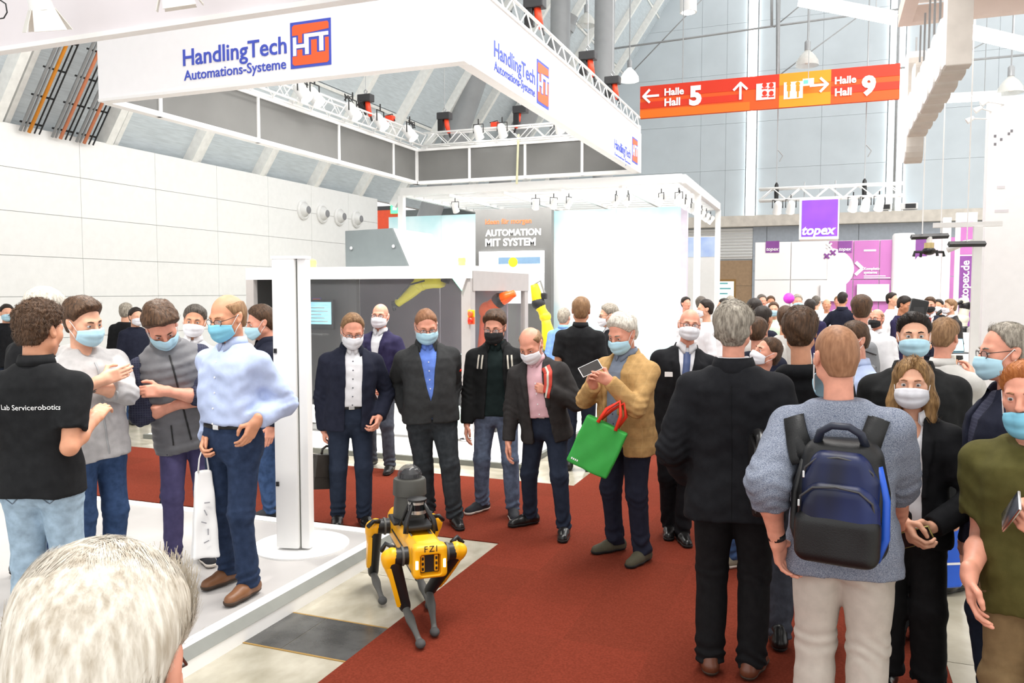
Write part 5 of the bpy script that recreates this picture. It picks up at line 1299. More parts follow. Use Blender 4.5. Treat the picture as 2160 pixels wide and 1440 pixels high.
    def sleeve(P, A, r0, r1, r2, frac=1.0):
        if frac <= .5:
            e2 = A['sh'].lerp(A['el'], frac*2); return cone(P, A['sh'], e2, r0, r1)
        e3 = A['el'].lerp(A['wr'], (frac-.5)*2)
        d = cone(P, A['sh'], A['el'], r0, r1); return smin(d, cone(P, A['el'], e3, r1, r2), .02)
    def garment(name, m, off, hem, sl=1.0, opening=None, lapel=None, collar=None, rsl=(.060, .054, .042), fold=.004, openx=0.0, neck=None, hood=False, h=hc, vest=False, top=.318, bottom_cut=True, puff=0):
        hem_s = hem-.52
        pts = [tp(x, y, z) for x in (-.26*bw, .26*bw) for y in (-.2-belly, .2+belly) for z in (hem_s*H-.02, .36*H)]
        if sl > 0:
            for A in arms.values(): pts += [A['sh'], A['el']]+([A['el'].lerp(A['wr'], max((sl-.5)*2, 0))] if sl > .5 else [])
        pts = np.array([tuple(p) for p in pts]); lo, hi = pts.min(0)-.10, pts.max(0)+.10
        rs = [r*k*g('armr', 1.0)+off*.55 for r in rsl]
        def fn(X, Y, Z):
            P = (X, Y, Z); d, L, sN = torso(P, off)
            fr_ = L[1] > 0
            if opening is not None:
                wv = np.interp(sN+.52, *opening).astype(f32)*k; dop = (np.abs(L[0]-openx)-wv)
                if lapel is not None:
                    lw = np.interp(sN+.52, *lapel).astype(f32)*k; dl = np.maximum(np.abs(L[0]-openx)-lw, -L[1]); d = np.minimum(d, smax(d-.010, dl, .004))
                d = smax(d, -np.maximum(np.maximum(dop, -L[1]-.0), -(.20-np.abs(L[1]))+0*L[1]), .006)
            if neck is not None:   # round or v neck cut
                d = smax(d, -ellip(L, (0, neck[0], neck[1]*H), (neck[2], neck[3], neck[4])), .006)
            d = smax(d, L[2]-top*H, .012)
            if puff: d = d-puff*np.abs(np.sin(L[2]*PI/.052))
            if collar and 0:
                ct, cr0, cw = collar   # kind, radius, front half gap
                z1, z2 = (.298*H, .345*H) if ct == 'stand' else (.300*H, .330*H)
                if ct == 'shirt': z1, z2 = .302*H, .334*H
                flare = (L[2]-z1)*(-.18 if ct != 'shirt' else -.25)
                rr_ = np.sqrt((L[0]/1.0)**2+((L[1]+.014)/1.06)**2)
                dc = np.abs(rr_-(cr0*k+flare))-.006; dc = smax(dc, np.abs(L[2]-(z1+z2)/2)-(z2-z1)/2, .006)
                gp = np.abs(L[0])-(cw+np.maximum(L[2]-z1, 0)*.9)
                dc = smax(dc, -np.maximum(gp, -L[1]), .006)
                d = smin(d, dc, .008)
            if hood:
                hd3 = ellip(L, (0, -.085*k, .305*H), (.125*k, .070*k, .052*k)); hd3 = smax(hd3, -ellip(L, (0, -.06*k, .345*H), (.085, .07, .055)), .015); d = smin(d, hd3, .02)
            d = smax(d, hem_s*H-L[2]-(.012*np.abs(np.sin(6*L[0])) if bottom_cut else 0), .008)
            if sl > 0:
                for A in arms.values():
                    ds = sleeve(P, A, rs[0], rs[1], rs[2], sl)
                    av = np.array(A['el']-A['sh'])
                    if sl <= .5 or True:
                        ec = A['sh'].lerp(A['el'], sl*2) if sl <= .5 else A['el'].lerp(A['wr'], (sl-.5)*2)
                        dv = (A['el']-A['sh']).normalized() if sl <= .5 else (A['wr']-A['el']).normalized()
                        pl = (P[0]-ec[0])*dv[0]+(P[1]-ec[1])*dv[1]+(P[2]-ec[2])*dv[2]; ds = smax(ds, pl, .006)
                    fe = np.exp(-(((P[0]-A['el'][0])**2+(P[1]-A['el'][1])**2+(P[2]-A['el'][2])**2)/.012))
                    ds = ds+fe*.006*np.sin(P[2]*140+3*np.sin(P[0]*40)+seed)
                    d = smin(d, ds, .035)
            elif vest:
                for A in arms.values(): d = smax(d, -cone(P, A['sh']+Vector((A['side']*.03, 0, .0)), A['sh']+Vector((A['side']*.12, 0, -.03)), .075*k, .09*k), .01)
            ww = wob(P, 22, seed)*fold+wob((P[0], P[1], P[2]*1.6), 46, seed+1)*fold*.45
            fade = np.clip((.30-sN)/.06, 0, 1).astype(f32); ww = ww*fade
            return d+ww
        V, Q = sdf_mesh(fn, lo, hi, h)
        go_ = np_obj(name, V, Q, m, e)
        if collar:
            ct, cr0, cw = collar; na = 15 if far > 1 else 41; R_ = []
            ga = cw if cw > .1 else {'shirt': .16, 'stand': .55, 'lapel': 1.15}[ct]
            for i in range(na):
                ph = ga+(2*PI-2*ga)*i/(na-1); fd_ = min(ph, 2*PI-ph)-ga; nr = math.exp(-(fd_/.42)**2); cs_, sn_ = math.cos(ph), math.sin(ph)
                if ct == 'shirt': prof = [(cr0-.004, .300, 0), (cr0-.002, .338-.012*nr, 0), (cr0+.004, .341-.012*nr, 0), (cr0+.012, .326-.014*nr, 0), (cr0+.018+.012*nr, .312-.020*nr, .004*nr), (cr0+.014+.012*nr, .313-.020*nr, 0)]
                elif ct == 'stand': prof = [(cr0-.006, .296, 0), (cr0-.002, .336-.016*nr, 0), (cr0+.006, .340-.016*nr, 0), (cr0+.016, .325-.018*nr, 0), (cr0+.024+.014*nr, .304-.018*nr, 0), (cr0+.018, .298-.018*nr, 0)]
                else: prof = [(cr0-.004, .300, 0), (cr0, .330-.02*nr, 0), (cr0+.006, .333-.02*nr, 0), (cr0+.018, .315-.02*nr, 0), (cr0+.024, .300-.02*nr, 0), (cr0+.018, .296-.02*nr, 0)]
                R_.append([tuple(tp((r_*k)*sn_, -.016*k+(r_*1.08*k+q_)*cs_, z_*H)) for r_, z_, q_ in prof])
            G = np.array(R_); grid_obj('collar', G, m, go_, True)
        return go_, fn
    fns = {}
    if kin:
        o_, fi = garment(kin.get('name', 'shirt'), kin['m'], kin.get('off', .008), kin.get('hem', .50), **{q: v for q, v in kin.items() if q not in ('m', 'off', 'hem', 'name')}); fns['inner'] = fi; hems['inner'] = o_
    if kout:
        o_, fo_ = garment(kout.get('name', 'jacket'), kout['m'], kout.get('off', .022), kout.get('hem', .46), **{q: v for q, v in kout.items() if q not in ('m', 'off', 'hem', 'name')}); fns['outer'] = fo_; hems['outer'] = o_
    # trousers
    tr = g('trousers')
    if tr:
        wz = tr.get('waist', .575)*H; rr = tr.get('r', (.094, .072, .060)); hz = tr.get('hem', .055); bag = tr.get('fold', .005)
        pts = np.array([tuple(v) for q in fk for v in (q[0], q[1], q[2])]+[(piv.x-.2*bw, piv.y-.16, wz), (piv.x+.2*bw, piv.y+.16, wz)])
        def ftr(X, Y, Z):
            P = (X, Y, Z); d = None
            for hj, kn, an, fp, fdv in fk:
                mid = (hj+kn)/2; 
                q = cone(P, hj, kn, (rr[0]-.004)*bw, rr[1]*k); q = smin(q, cone(P, kn, an-Vector((0, 0, .06)), rr[1]*k, rr[2]*k), .03)
                d = q if d is None else smin(d, q, .022)
            sN = (P[2]-piv.z)/H
            Wd = np.interp(sN, [-.08, -.03, 0, .06], [.148, .170, .168, .156]).astype(f32)*bw; Dp = np.interp(sN, [-.08, -.03, 0, .06], [.09, .128, .126, .112]).astype(f32)*bw+belly*.25*np.clip((sN+.02)/.06, 0, 1)
            qq = ((np.abs(P[0]-piv.x)/Wd)**2.3+(np.abs(P[1]-piv.y-belly*.2*np.clip((sN+.02)/.06, 0, 1))/Dp)**2.3)**(1/2.3); pv = (qq-1)*np.minimum(Wd, Dp)*.9; pv = smax(pv, -.075*H-(P[2]-piv.z), .03)
            d = smin(d, pv, .04); d = smax(d, P[2]-wz, .006); d = smax(d, hz-P[2], .006)
            zk = .265*H; a1 = np.exp(-((P[2]-zk)/.10)**2)*.45+np.exp(-((P[2]-.11)/.08)**2)*1.3+np.exp(-((P[2]-.47*H)/.06)**2)*.6
            ww = a1*bag*np.sin(P[2]*95+3.5*np.sin(P[0]*21+seed)+3*np.sin(P[1]*25+2*seed)+1.5*np.sin(P[2]*31+seed))+wob((P[0], P[1], P[2]*.6), 30, seed)*bag*.7
            return d+ww
        V, Q = sdf_mesh(ftr, pts.min(0)-np.array([.12, .14, .06]), pts.max(0)+np.array([.12, .14, .05]), hc)
        hems['trousers'] = np_obj(tr.get('name', 'trousers'), V, Q, tr['m'], e); fns['trousers'] = ftr
        if tr.get('belt') is not None:
            def fbelt(X, Y, Z):
                P = (X, Y, Z); sN = (P[2]-piv.z)/H
                Wd = np.interp(sN, [0, .06], [.168, .156]).astype(f32)*bw+.006; Dp = np.interp(sN, [0, .06], [.126, .112]).astype(f32)*bw+belly*.25*np.clip((sN+.02)/.06, 0, 1)+.006
                qq = ((np.abs(P[0]-piv.x)/Wd)**2.3+(np.abs(P[1]-piv.y-belly*.2*np.clip((sN+.02)/.06, 0, 1))/Dp)**2.3)**(1/2.3); d = (qq-1)*np.minimum(Wd, Dp)*.9
                return smax(d, np.abs(P[2]-wz+.012)-.017, .004)
            V, Q = sdf_mesh(fbelt, (piv.x-.25*bw, piv.y-.2, wz-.05), (piv.x+.25*bw, piv.y+.2+belly, wz+.03), hc*.8); bo = np_obj('belt', V, Q, tr['belt'], e)
            if far < 2: MB().box((piv.x, piv.y+(.112*bw+belly*.45+.012), wz-.012), (.045, .012, .035), None, .004).build('buckle', m_chrome, bo)
    # shoes
    shm = g('shoe')
    if shm:
        for hj, kn, an, fp, fdv in fk:
            sd = Vector((fdv.y, -fdv.x, 0)); MF = Matrix((sd, fdv, Vector((0, 0, 1)))).transposed(); Lf = .95+.05*k
            def fs_(X, Y, Z, o=0.0):
                P = (X, Y/Lf, Z)
                d = cone(P, (0, -.075, .040), (0, .04, .042), .036+o, .043+o); d = smin(d, cone(P, (0, .04, .040), (0, .135, .026), .043+o, .036+o), .02)
                d = smin(d, cone(P, (0, -.06, .05), (0, -.045, .10), .038, .040), .03)
                return d
            hS = (.006, .007, .013)[far]
            V, Q = sdf_mesh(lambda X, Y, Z: smax(fs_(X, Y, Z), .010-Z, .004), (-.07, -.14, -.01), (.07, .20, .15), hS)
            Mw = np.array(MF); so = np_obj('shoe', V @ Mw.T+np.array(fp), Q, shm[0], e)
            V, Q = sdf_mesh(lambda X, Y, Z: smax(smax(fs_(X, Y, Z, .005), Z-.024, .003), .001-Z, .002), (-.07, -.14, -.02), (.07, .20, .05), hS)
            np_obj('sole', V @ Mw.T+np.array(fp), Q, shm[1], so)
            if far < 1 or (far < 2 and len(shm) > 2):
                for q in range(4):
                    y_ = .005+.024*q; zt = .083-.010*q
                    b = MB().tube([(-.022, y_, zt-.008), (0, y_+.004, zt+.004), (.022, y_, zt-.008)], .0028, 5); b.v = [tuple(Vector(fp)+MF @ Vector((v[0], v[1]*Lf, v[2]))) for v in b.v]; b.build('lace', shm[2] if len(shm) > 2 else m_black, so, True)
    info = dict(e=e, root=root, RW=RW, RI=RI, T=T, piv=piv, H=H, k=k, t=t, arms=arms, fns=fns, hc0=hc0, RH=RH, hs=hs, tp=tp, far=far, fk=fk, hems=hems)
    info['w'] = lambda p: root+RW @ Vector(p); info['l'] = lambda q: RI @ (Vector(q)-root)
    PEOPLE[key] = info
    return info
def surf_y(fn, x, z, y0=.5, y1=-.5, n=120, inv=False):
    """first crossing of an implicit garment along +Y -> -Y at person-space x,z (vectorised)"""
    x = np.asarray(x, f32).ravel(); z = np.asarray(z, f32).ravel(); ys = np.linspace(y0, y1, n).astype(f32)
    D = fn(np.repeat(x[:, None], n, 1)[:, :, None], np.repeat(ys[None, :], len(x), 0)[:, :, None], np.repeat(z[:, None], n, 1)[:, :, None])[:, :, 0]
    i = np.argmax(D < 0, 1); i = np.maximum(i, 1); r = np.arange(len(x)); a, b = D[r, i-1], D[r, i]
    tt = a/np.maximum(a-b, 1e-6); return ys[i-1]+(ys[i]-ys[i-1])*tt
def buttons(p, key, zs, m, x=0.0, par='inner', r=.005):
    fn = p['fns'][key]
    for zf in zs:
        c = p['tp'](x, 0, (zf-.52)*p['H']); y = float(surf_y(fn, [c.x], [c.z])[0])
        MB().lathe([(r, 0), (r, .003)], 10, c=(c.x, y+.001, c.z), rot=Matrix.Rotation(-PI/2, 3, 'X')).build('button', m, p['hems'][key])
def strip(p, key, pts, w, m, name, th=.004, back=False, n=18, parent=None, lift=.004):
    """a ribbon lying on a garment: pts in person space (x,z) polyline seen from front (or back)"""
    fn = p['fns'][key]; P = []
    for a, b in zip(pts[:-1], pts[1:]):
        for q in range(n): P.append((a[0]+(b[0]-a[0])*q/n, a[1]+(b[1]-a[1])*q/n))
    P.append(pts[-1]); P = np.array(P); d = np.gradient(P, axis=0); nn = np.stack([-d[:, 1], d[:, 0]], 1); nn /= np.linalg.norm(nn, axis=1)[:, None]
    rows = []
    for o in (-w/2, 0, w/2):
        q = P+nn*o; y = surf_y(fn, q[:, 0], q[:, 1], *((-.5, .5) if back else (.5, -.5))); rows.append((q, y))
    sgn = -1 if back else 1
    outer = [np.stack([q[:, 0], y+sgn*(lift+th), q[:, 1]], 1) for q, y in rows]; inner = [np.stack([q[:, 0], y-sgn*.004, q[:, 1]], 1) for q, y in rows]
    G = np.stack([inner[0], outer[0], outer[1], outer[2], inner[2]], 1)
    return grid_obj(name, G, m, parent if parent is not None else p['e'], True)
# ================================================================ the crowd
def cl(n, *c, **k): return cloth(n, srgb(*c), **k)
j_dark = cl('denim_dark', 34, 42, 58); j_blue = cl('denim_blue', 50, 72, 108, var=.25); j_light = cl('denim_light', 150, 172, 190, var=.2); j_grey = cl('denim_grey', 66, 70, 80, var=.22); j_fade = cl('denim_faded', 92, 104, 126, var=.3); j_char = cl('denim_charcoal', 44, 48, 52, var=.2)
blk = cl('wool_black', 20, 21, 24); suit = cl('suit_black', 21, 22, 26); nav = cl('cotton_navy', 28, 31, 46); navb = cl('blazer_navy', 40, 36, 66); shell = cl('softshell_grey', 50, 51, 52); soft = cl('softshell_black', 24, 25, 26)
wsh = cl('shirt_white', 224, 224, 228, var=.04); bsh = cl('shirt_pale_blue', 176, 190, 222, var=.06); cobalt = cl('shirt_cobalt', 98, 128, 206); pink = cl('shirt_pink', 214, 172, 180, var=.05); dgs = cl('shirt_dark_green', 20, 32, 32)
hood_g = cl('hoodie_grey', 176, 174, 174, var=.1); vestm = mat('vest_grey', srgb(104, 104, 108), .55, var=.12, scale=14); navs = cl('shirt_navy_stripe', 46, 48, 66); polo_m = cl('polo_black', 25, 26, 28); tanm = cl('tweed_tan', 178, 142, 92, var=.16, bump=.5)
blz = cl('blazer_charcoal', 48, 46, 46); chk = cl('shirt_grey_blue', 124, 134, 150); knit = mat('knit_grey_blue', srgb(84, 92, 112), .9, scale=230, col2=srgb(150, 156, 168), bump=.5, bscale=300, spec=.15, stretch=(1, 1, 2.2), detail=1); beige = cl('chino_stone', 190, 182, 172, var=.06); khaki = cl('chino_khaki', 122, 100, 70); olive = cl('tee_olive', 78, 74, 36)
slate = cl('trousers_slate_violet', 78, 73, 110); lgrey = cl('shirt_light_grey', 196, 194, 190, var=.05); blkt = cl('trousers_black', 18, 18, 20); vio = cl('shirt_violet', 86, 80, 170); dkbl = cl('jeans_ink', 36, 50, 76, var=.2)
lb = mat('leather_black', srgb(22, 21, 21), .28); lbr = mat('leather_brown', srgb(120, 80, 52), .4, var=.15); lrb = mat('leather_red_brown', srgb(96, 54, 36), .35, var=.15); lol = mat('suede_olive', srgb(72, 68, 52), .8, var=.15); lnv = mat('canvas_dark', srgb(34, 36, 42), .8)
so_b = mat('sole_black', srgb(18, 18, 18), .7); so_w = mat('sole_white', srgb(214, 206, 196), .7); so_br = mat('sole_brown', srgb(60, 46, 36), .7); lace_w = mat('lace_pale', srgb(190, 186, 180), .8)
SC = ('shirt', .066, .012); ST = ('stand', .080, .03); LC = ('lapel', .080, .0); BELT = mat('belt_black', srgb(20, 18, 18), .4)
def T_(m, **k): return dict(m=m, **k)
LAP_O = ([.40, .585, .60, .80, .86], [.03, .004, .008, .058, .07]); LAP_L = ([.40, .60, .615, .75, .78, .80, .86], [0, 0, .03, .105, .115, .08, .08])
OPEN_O = ([.40, .56, .80, .88], [.075, .06, .055, .07]); ZG = .107

def check(m, step, col, w=.08):
    nt = m.node_tree; b = nt.nodes['Principled BSDF']; src = b.inputs['Base Color'].links[0].from_socket; tc = nt.nodes.new('ShaderNodeTexCoord'); sp = nt.nodes.new('ShaderNodeSeparateXYZ'); nt.links.new(tc.outputs['Object'], sp.inputs[0]); acc = None
    for ax in ('X', 'Z'):
        d = nt.nodes.new('ShaderNodeMath'); d.operation = 'DIVIDE'; d.inputs[1].default_value = step; nt.links.new(sp.outputs[ax], d.inputs[0]); fr = nt.nodes.new('ShaderNodeMath'); fr.operation = 'FRACT'; nt.links.new(d.outputs[0], fr.inputs[0])
        lt = nt.nodes.new('ShaderNodeMath'); lt.operation = 'LESS_THAN'; lt.inputs[1].default_value = w; nt.links.new(fr.outputs[0], lt.inputs[0])
        if acc: mx_ = nt.nodes.new('ShaderNodeMath'); mx_.operation = 'MAXIMUM'; nt.links.new(acc, mx_.inputs[0]); nt.links.new(lt.outputs[0], mx_.inputs[1]); acc = mx_.outputs[0]
        else: acc = lt.outputs[0]
    ml = nt.nodes.new('ShaderNodeMath'); ml.operation = 'MULTIPLY'; ml.inputs[1].default_value = .22; nt.links.new(acc, ml.inputs[0])
    mx = nt.nodes.new('ShaderNodeMix'); mx.data_type = 'RGBA'; mx.inputs[7].default_value = (*col, 1); nt.links.new(src, mx.inputs[6]); nt.links.new(ml.outputs[0], mx.inputs[0]); nt.links.new(mx.outputs[2], b.inputs['Base Color'])
check(tanm, .062, srgb(206, 178, 130), .05); check(navs, .014, srgb(96, 98, 116), .3)
# --- on the near platform
person('polo', 'man with curly brown hair in a black polo shirt and pale jeans seen from behind', root=(78, 3.8), z0=ZG, head=(76, 640), psi=152, hy=-18, hp=8, hairc='brown', hair='curly', th=(.026, .010), strands=4000, slen=.02, jit=1.5, lift=.9, build=1.04, skin='b', sleeve='short', armr=1.0,
  inner=dict(name='polo_shirt', m=polo_m, hem=.475, sl=.36, collar=('shirt', .070, .008), rsl=(.066, .064, .06), off=.014), trousers=T_(j_light, r=(.104, .076, .064)), shoe=(lnv, so_b),
  R=dict(t='px', px=(200, 880), dt=.12, hint=(.0, -1, -1), curl=.5, pn=(-.3, .2, -1)), L=dict(t='px', px=(-40, 900), dt=.1))
person('greyback', 'man with silver hair in a black jacket behind the black polo shirt', root=(60, 4.95), z0=ZG, head=(92, 612), psi=120, hp=8, hairc='silver', hair='combed', th=(.03, .02), build=1.1, outer=dict(m=blk, collar=ST, hem=.46), trousers=T_(j_blue), shoe=(lb, so_b))
person('hoodie', 'man in a grey zip hoodie with folded arms and pale blue mask', root=(192, 4.7), z0=ZG, head=(166, 630), psi=28, lean=5, hp=14, hy=12, hairc='brown', hair='swept', th=(.026, .006), skin='a', mask='lblue', build=1.05, sleeve='rolled',
  inner=dict(name='hoodie', m=hood_g, hem=.465, sl=.72, hood=True, rsl=(.066, .062, .056), off=.016, fold=.007, neck=(.07, .318, .05, .06, .05)), trousers=T_(j_blue, r=(.098, .072, .062)), shoe=(lnv, so_w),
  R=dict(t='px', px=(218, 800), dt=-.26, fd=(-.9, .1, .25), pn=(-.2, -1, 0), hint=(1, .2, -.6), curl=.25), L=dict(t='px', px=(186, 815), dt=-.30, fd=(1, .1, .05), pn=(0, -1, -.2), hint=(-1, .2, -.6), curl=.7))
person('vest', 'man in a grey quilted vest over a navy shirt bending his head', feet=((366, 1200), (434, 1182)), z0=ZG, head=(334, 627), psi=4, lean=12, hp=38, hairc='brown', hair='swept', th=(.032, .014), rough=.006, skin='c', mask='lblue', build=1.02, sleeve='rolled', face=dict(lid=.001),
  inner=dict(m=navs, hem=.5, sl=.66, collar=SC, rsl=(.060, .054, .05), fold=.006), outer=dict(name='vest', m=vestm, hem=.455, sl=0, vest=True, off=.024, collar=('stand', .078, .012), puff=.006, fold=.003), trousers=T_(slate, r=(.094, .066, .054)), shoe=(lnv, so_w, lnv),
  R=dict(t='px', px=(385, 850), dt=-.18, fd=(-1, .1, .1), pn=(0, -1, 0), hint=(.9, -.2, -.8), curl=.6), L=dict(t='px', px=(342, 824), dt=-.30, fd=(1, .05, .02), pn=(.1, -1, -.2), hint=(-1, -.1, -.5), curl=1.05, thumb=.2))
person('blueshirt', 'man in a pale blue shirt and dark jeans with a white bag beside the stele', feet=((478, 1228), (520, 1258)), z0=ZG, head=(487, 620), psi=-42, hy=-8, hp=16, hairc='sand', hair='bald', htop=.075, th=(.008, .006), skin='b', mask='blue', glasses=1, build=1.06, belly=.015, toe=(10, 2),
  inner=dict(m=bsh, hem=.578, sl=.97, collar=SC, off=.016, rsl=(.066, .062, .05), fold=.009), trousers=T_(dkbl, belt=BELT, r=(.100, .072, .062), fold=.006), shoe=(lbr, so_br, so_br),
  R=dict(t='px', px=(436, 925), dt=-.02, hint=(.3, -.8, -.3), curl=.9), L=dict(t='px', px=(540, 890), dt=-.17, hint=(-.12, -1, -.35), fd=(.35, .35, -1), pn=(1, -.2, 0)))
person('whitemask', 'grey haired man in a white shirt with white mask behind the quilted vest', feet=((350, 1078), (450, 1068)), head=(412, 645), psi=-8, hp=5, hairc='dkgrey', hair='short', th=(.02, .008), mask='white', skin='b', inner=dict(m=wsh, hem=.5, collar=SC, sl=.97), trousers=T_(j_dark), shoe=(lb, so_b))
person('besidestele', 'brown haired man half hidden between blue shirt and stele', feet=((566, 1096), (586, 1088)), head=(553, 645), psi=-78, hp=10, hairc='brown', th=(.02, .012), mask='lblue', skin='c', outer=dict(m=nav, hem=.47, collar=ST), trousers=T_(j_blue), shoe=(lnv, so_b))
person('wallblack', 'grey haired man in a black jacket by the panelled wall seen from behind', root=(262, 12), head=(266, 640), psi=150, hairc='grey', outer=dict(m=blk, hem=.45), trousers=T_(j_dark), shoe=(lb, so_b))
person('wallnavy', 'masked man in a navy jacket beside the black jacketed man by the panelled wall', root=(286, 11.4), head=(286, 650), psi=25, hairc='dark', mask='white', outer=dict(m=nav, hem=.45), trousers=T_(j_blue), shoe=(lb, so_b))
person('wallfar', 'masked man in a black jacket alone by the panelled wall', root=(14, 12), head=(14, 643), psi=10, hairc='dark', mask='lblue', outer=dict(m=blk, hem=.45), trousers=T_(j_dark), shoe=(lb, so_b))

# --- along the cross aisle
person('navy', 'man in a navy jacket over a white shirt carrying a dark briefcase', feet=((712, 1106), (770, 1108)), head=(743, 659), psi=6, lean=5, hp=20, hairc='sand', hair='recede', th=(.012, .008), mask='white', glasses=1, skin='c', build=1.1, belly=.02, face=dict(lid=.002),
  inner=dict(m=wsh, hem=.578, collar=SC, sl=0), outer=dict(m=nav, hem=.465, collar=ST, opening=([.4, .56, .80, .9], [.066, .066, .066, .08]), openx=-.008), trousers=T_(j_dark, belt=BELT), shoe=(lb, so_b),
  R=dict(t='px', px=(683, 905), dt=-.03, curl=1.2, pn=(-1, 0, 0)), L=dict(t='px', px=(800, 880), dt=-.06, curl=.8))
person('blazer', 'bald man in a blue blazer and grey jeans looking past the navy jacket', feet=((782, 982), (822, 996)), head=(802, 641), psi=-22, hy=6, hairc='stubg', hair='bald', htop=.03, th=(.004, .004), mask='white', skin='c', lod=1, glasses=1, build=1.02,
  inner=dict(m=wsh, hem=.5, sl=0, collar=SC), outer=dict(m=navb, hem=.455, collar=LC, opening=LAP_O, lapel=LAP_L), trousers=T_(j_grey), shoe=(lb, so_b), L=dict(t='px', px=(818, 815), dt=-.2, hint=(-1, -.4, -.6), curl=.9), R=dict(t='down'))
person('darkjacket', 'man in a dark grey jacket over a cobalt shirt with hands in his pockets', feet=((903, 1092), (962, 1108)), head=(897, 650), hipo=(.085, 0), psi=4, lean=4, hp=20, hy=4, hairc='stub', hair='short', th=(.008, .005), mask='lblue', glasses=1, skin='c', build=1.16, belly=.035, face=dict(fat=.005, lid=.002),
  inner=dict(m=cobalt, hem=.50, collar=SC, sl=0), outer=dict(m=shell, hem=.485, collar=ST, opening=([.4, .60, .62, .80, .9], [.002, .004, .016, .068, .08]), off=.026), trousers=T_(j_char, r=(.106, .078, .066), fold=.008), shoe=(lb, so_b), R=dict(t='px', px=(856, 862), dt=-.01, hint=(.35, -1, 0), fd=(-.2, .25, -1), pn=(-1, -.3, 0)), L=dict(t='px', px=(942, 866), dt=-.04, hint=(-.35, -1, 0), fd=(.2, .25, -1), pn=(1, -.3, 0)))
person('softshell', 'man in a black softshell with striped backpack straps and black mask', feet=((1012, 1078), (1083, 1090)), head=(1046, 655), psi=-4, lean=4, hp=14, hy=-12, hairc='brown', hair='swept', th=(.024, .010), mask='black', glasses=1, skin='c', toe=(38, 6), build=1.08,
  inner=dict(m=dgs, hem=.5, collar=SC, sl=0), outer=dict(m=soft, hem=.49, collar=('stand', .082, .03), opening=([.4, .56, .70, .80, .9], [.10, .085, .065, .062, .08]), hood=True, off=.026), trousers=T_(j_fade, belt=BELT), shoe=(lnv, so_w, lace_w), R=dict(t='down', fwd=.05), L=dict(t='px', px=(1090, 880), dt=-.05))
person('pink', 'balding man in a charcoal blazer and pink shirt gripping a red bag strap', feet=((1112, 1106), (1190, 1132)), head=(1122, 684), psi=-12, lean=10, hp=22, hy=-14, hairc='sand', hair='bald', htop=.07, th=(.008, .007), mask='white', skin='c', build=1.08, belly=.03, toe=(45, 6), face=dict(lid=.001),
  inner=dict(m=pink, hem=.578, collar=SC, sl=0), outer=dict(m=blz, hem=.455, collar=LC, opening=([.40, .50, .60, .80, .86], [.10, .085, .075, .062, .07]), lapel=([.40, .60, .615, .75, .78, .80, .86], [0, 0, .09, .125, .13, .09, .08])), trousers=T_(j_dark, belt=BELT), shoe=(lb, so_b), R=dict(t='down'), L=dict(t='px', px=(1160, 822), dt=-.20, fd=(.9, .2, .15), pn=(.2, -1, 0), hint=(-.8, -.2, -1), curl=1.3))
person('tan', 'silver haired man in a tan checked blazer holding up a phone', feet=((1292, 1162), (1352, 1186)), head=(1318, 660), psi=-36, lean=6, hp=20, hy=-2, hairc='silver', hair='short', th=(.022, .014), rough=.005, mask='lblue', skin='c', build=1.12, belly=.03, toe=(20, 4), face=dict(lid=.001),
  inner=dict(m=chk, hem=.50, collar=SC, sl=0), outer=dict(m=tanm, hem=.445, collar=LC, opening=([.40, .50, .60, .80, .86], [.11, .07, .05, .06, .07]), lapel=([.40, .60, .615, .75, .78, .80, .86], [0, 0, .07, .12, .125, .09, .08]), fold=.006), trousers=T_(nav, r=(.102, .074, .064), fold=.007), shoe=(lol, so_b, so_b),
  R=dict(t='px', px=(1252, 812), dt=-.26, fd=(-.15, .7, .7), pn=(-1, .2, .3), hint=(.8, -.1, -1), curl=.9), L=dict(t='px', px=(1285, 803), dt=-.32, fd=(.5, .8, .4), pn=(.8, -.2, .3), hint=(-.5, -.3, -1), curl=.9))
person('tie', 'bald man in a black suit with blue tie and name badge', feet=((1412, 1128), (1440, 1142)), head=(1456, 651), hs=1.00, psi=6, hairc='stubg', hair='bald', htop=.02, th=(.003, .004), mask='white', glasses=1, skin='c', build=1.05,
  inner=dict(m=wsh, hem=.5, collar=SC, sl=0), outer=dict(m=suit, hem=.45, collar=LC, opening=LAP_O, lapel=LAP_L), trousers=T_(suit), shoe=(lb, so_b))
person('polo2', 'fair haired man in a black polo shirt standing before the printed wall', root=(1222, 8.4), head=(1226, 628), psi=176, hairc='sand', th=(.016, .006), skin='b', sleeve='short', lod=1, inner=dict(name='polo_shirt', m=polo_m, hem=.46, sl=.34, collar=('shirt', .07, .008), rsl=(.066, .064, .06), off=.014), trousers=T_(j_dark), shoe=(lb, so_b), build=1.05)
person('sidesuit', 'grey haired man in a dark suit seen in profile behind the tan blazer', root=(1290, 9.2), head=(1286, 642), psi=-82, hp=6, hairc='grey', mask='white', lod=1, glasses=1, inner=dict(m=wsh, hem=.5, sl=0, collar=SC), outer=dict(m=suit, hem=.45, collar=LC, opening=LAP_O, lapel=LAP_L), trousers=T_(suit), shoe=(lb, so_b))
person('lightblue', 'man in a bright blue shirt beside the sun yellow robot arm', root=(1186, 11.2), head=(1190, 650), psi=160, hairc='grey', th=(.01, .008), inner=dict(m=cl('shirt_sky', 130, 170, 230), hem=.47, sl=.97, collar=SC), trousers=T_(j_dark), shoe=(lb, so_b))

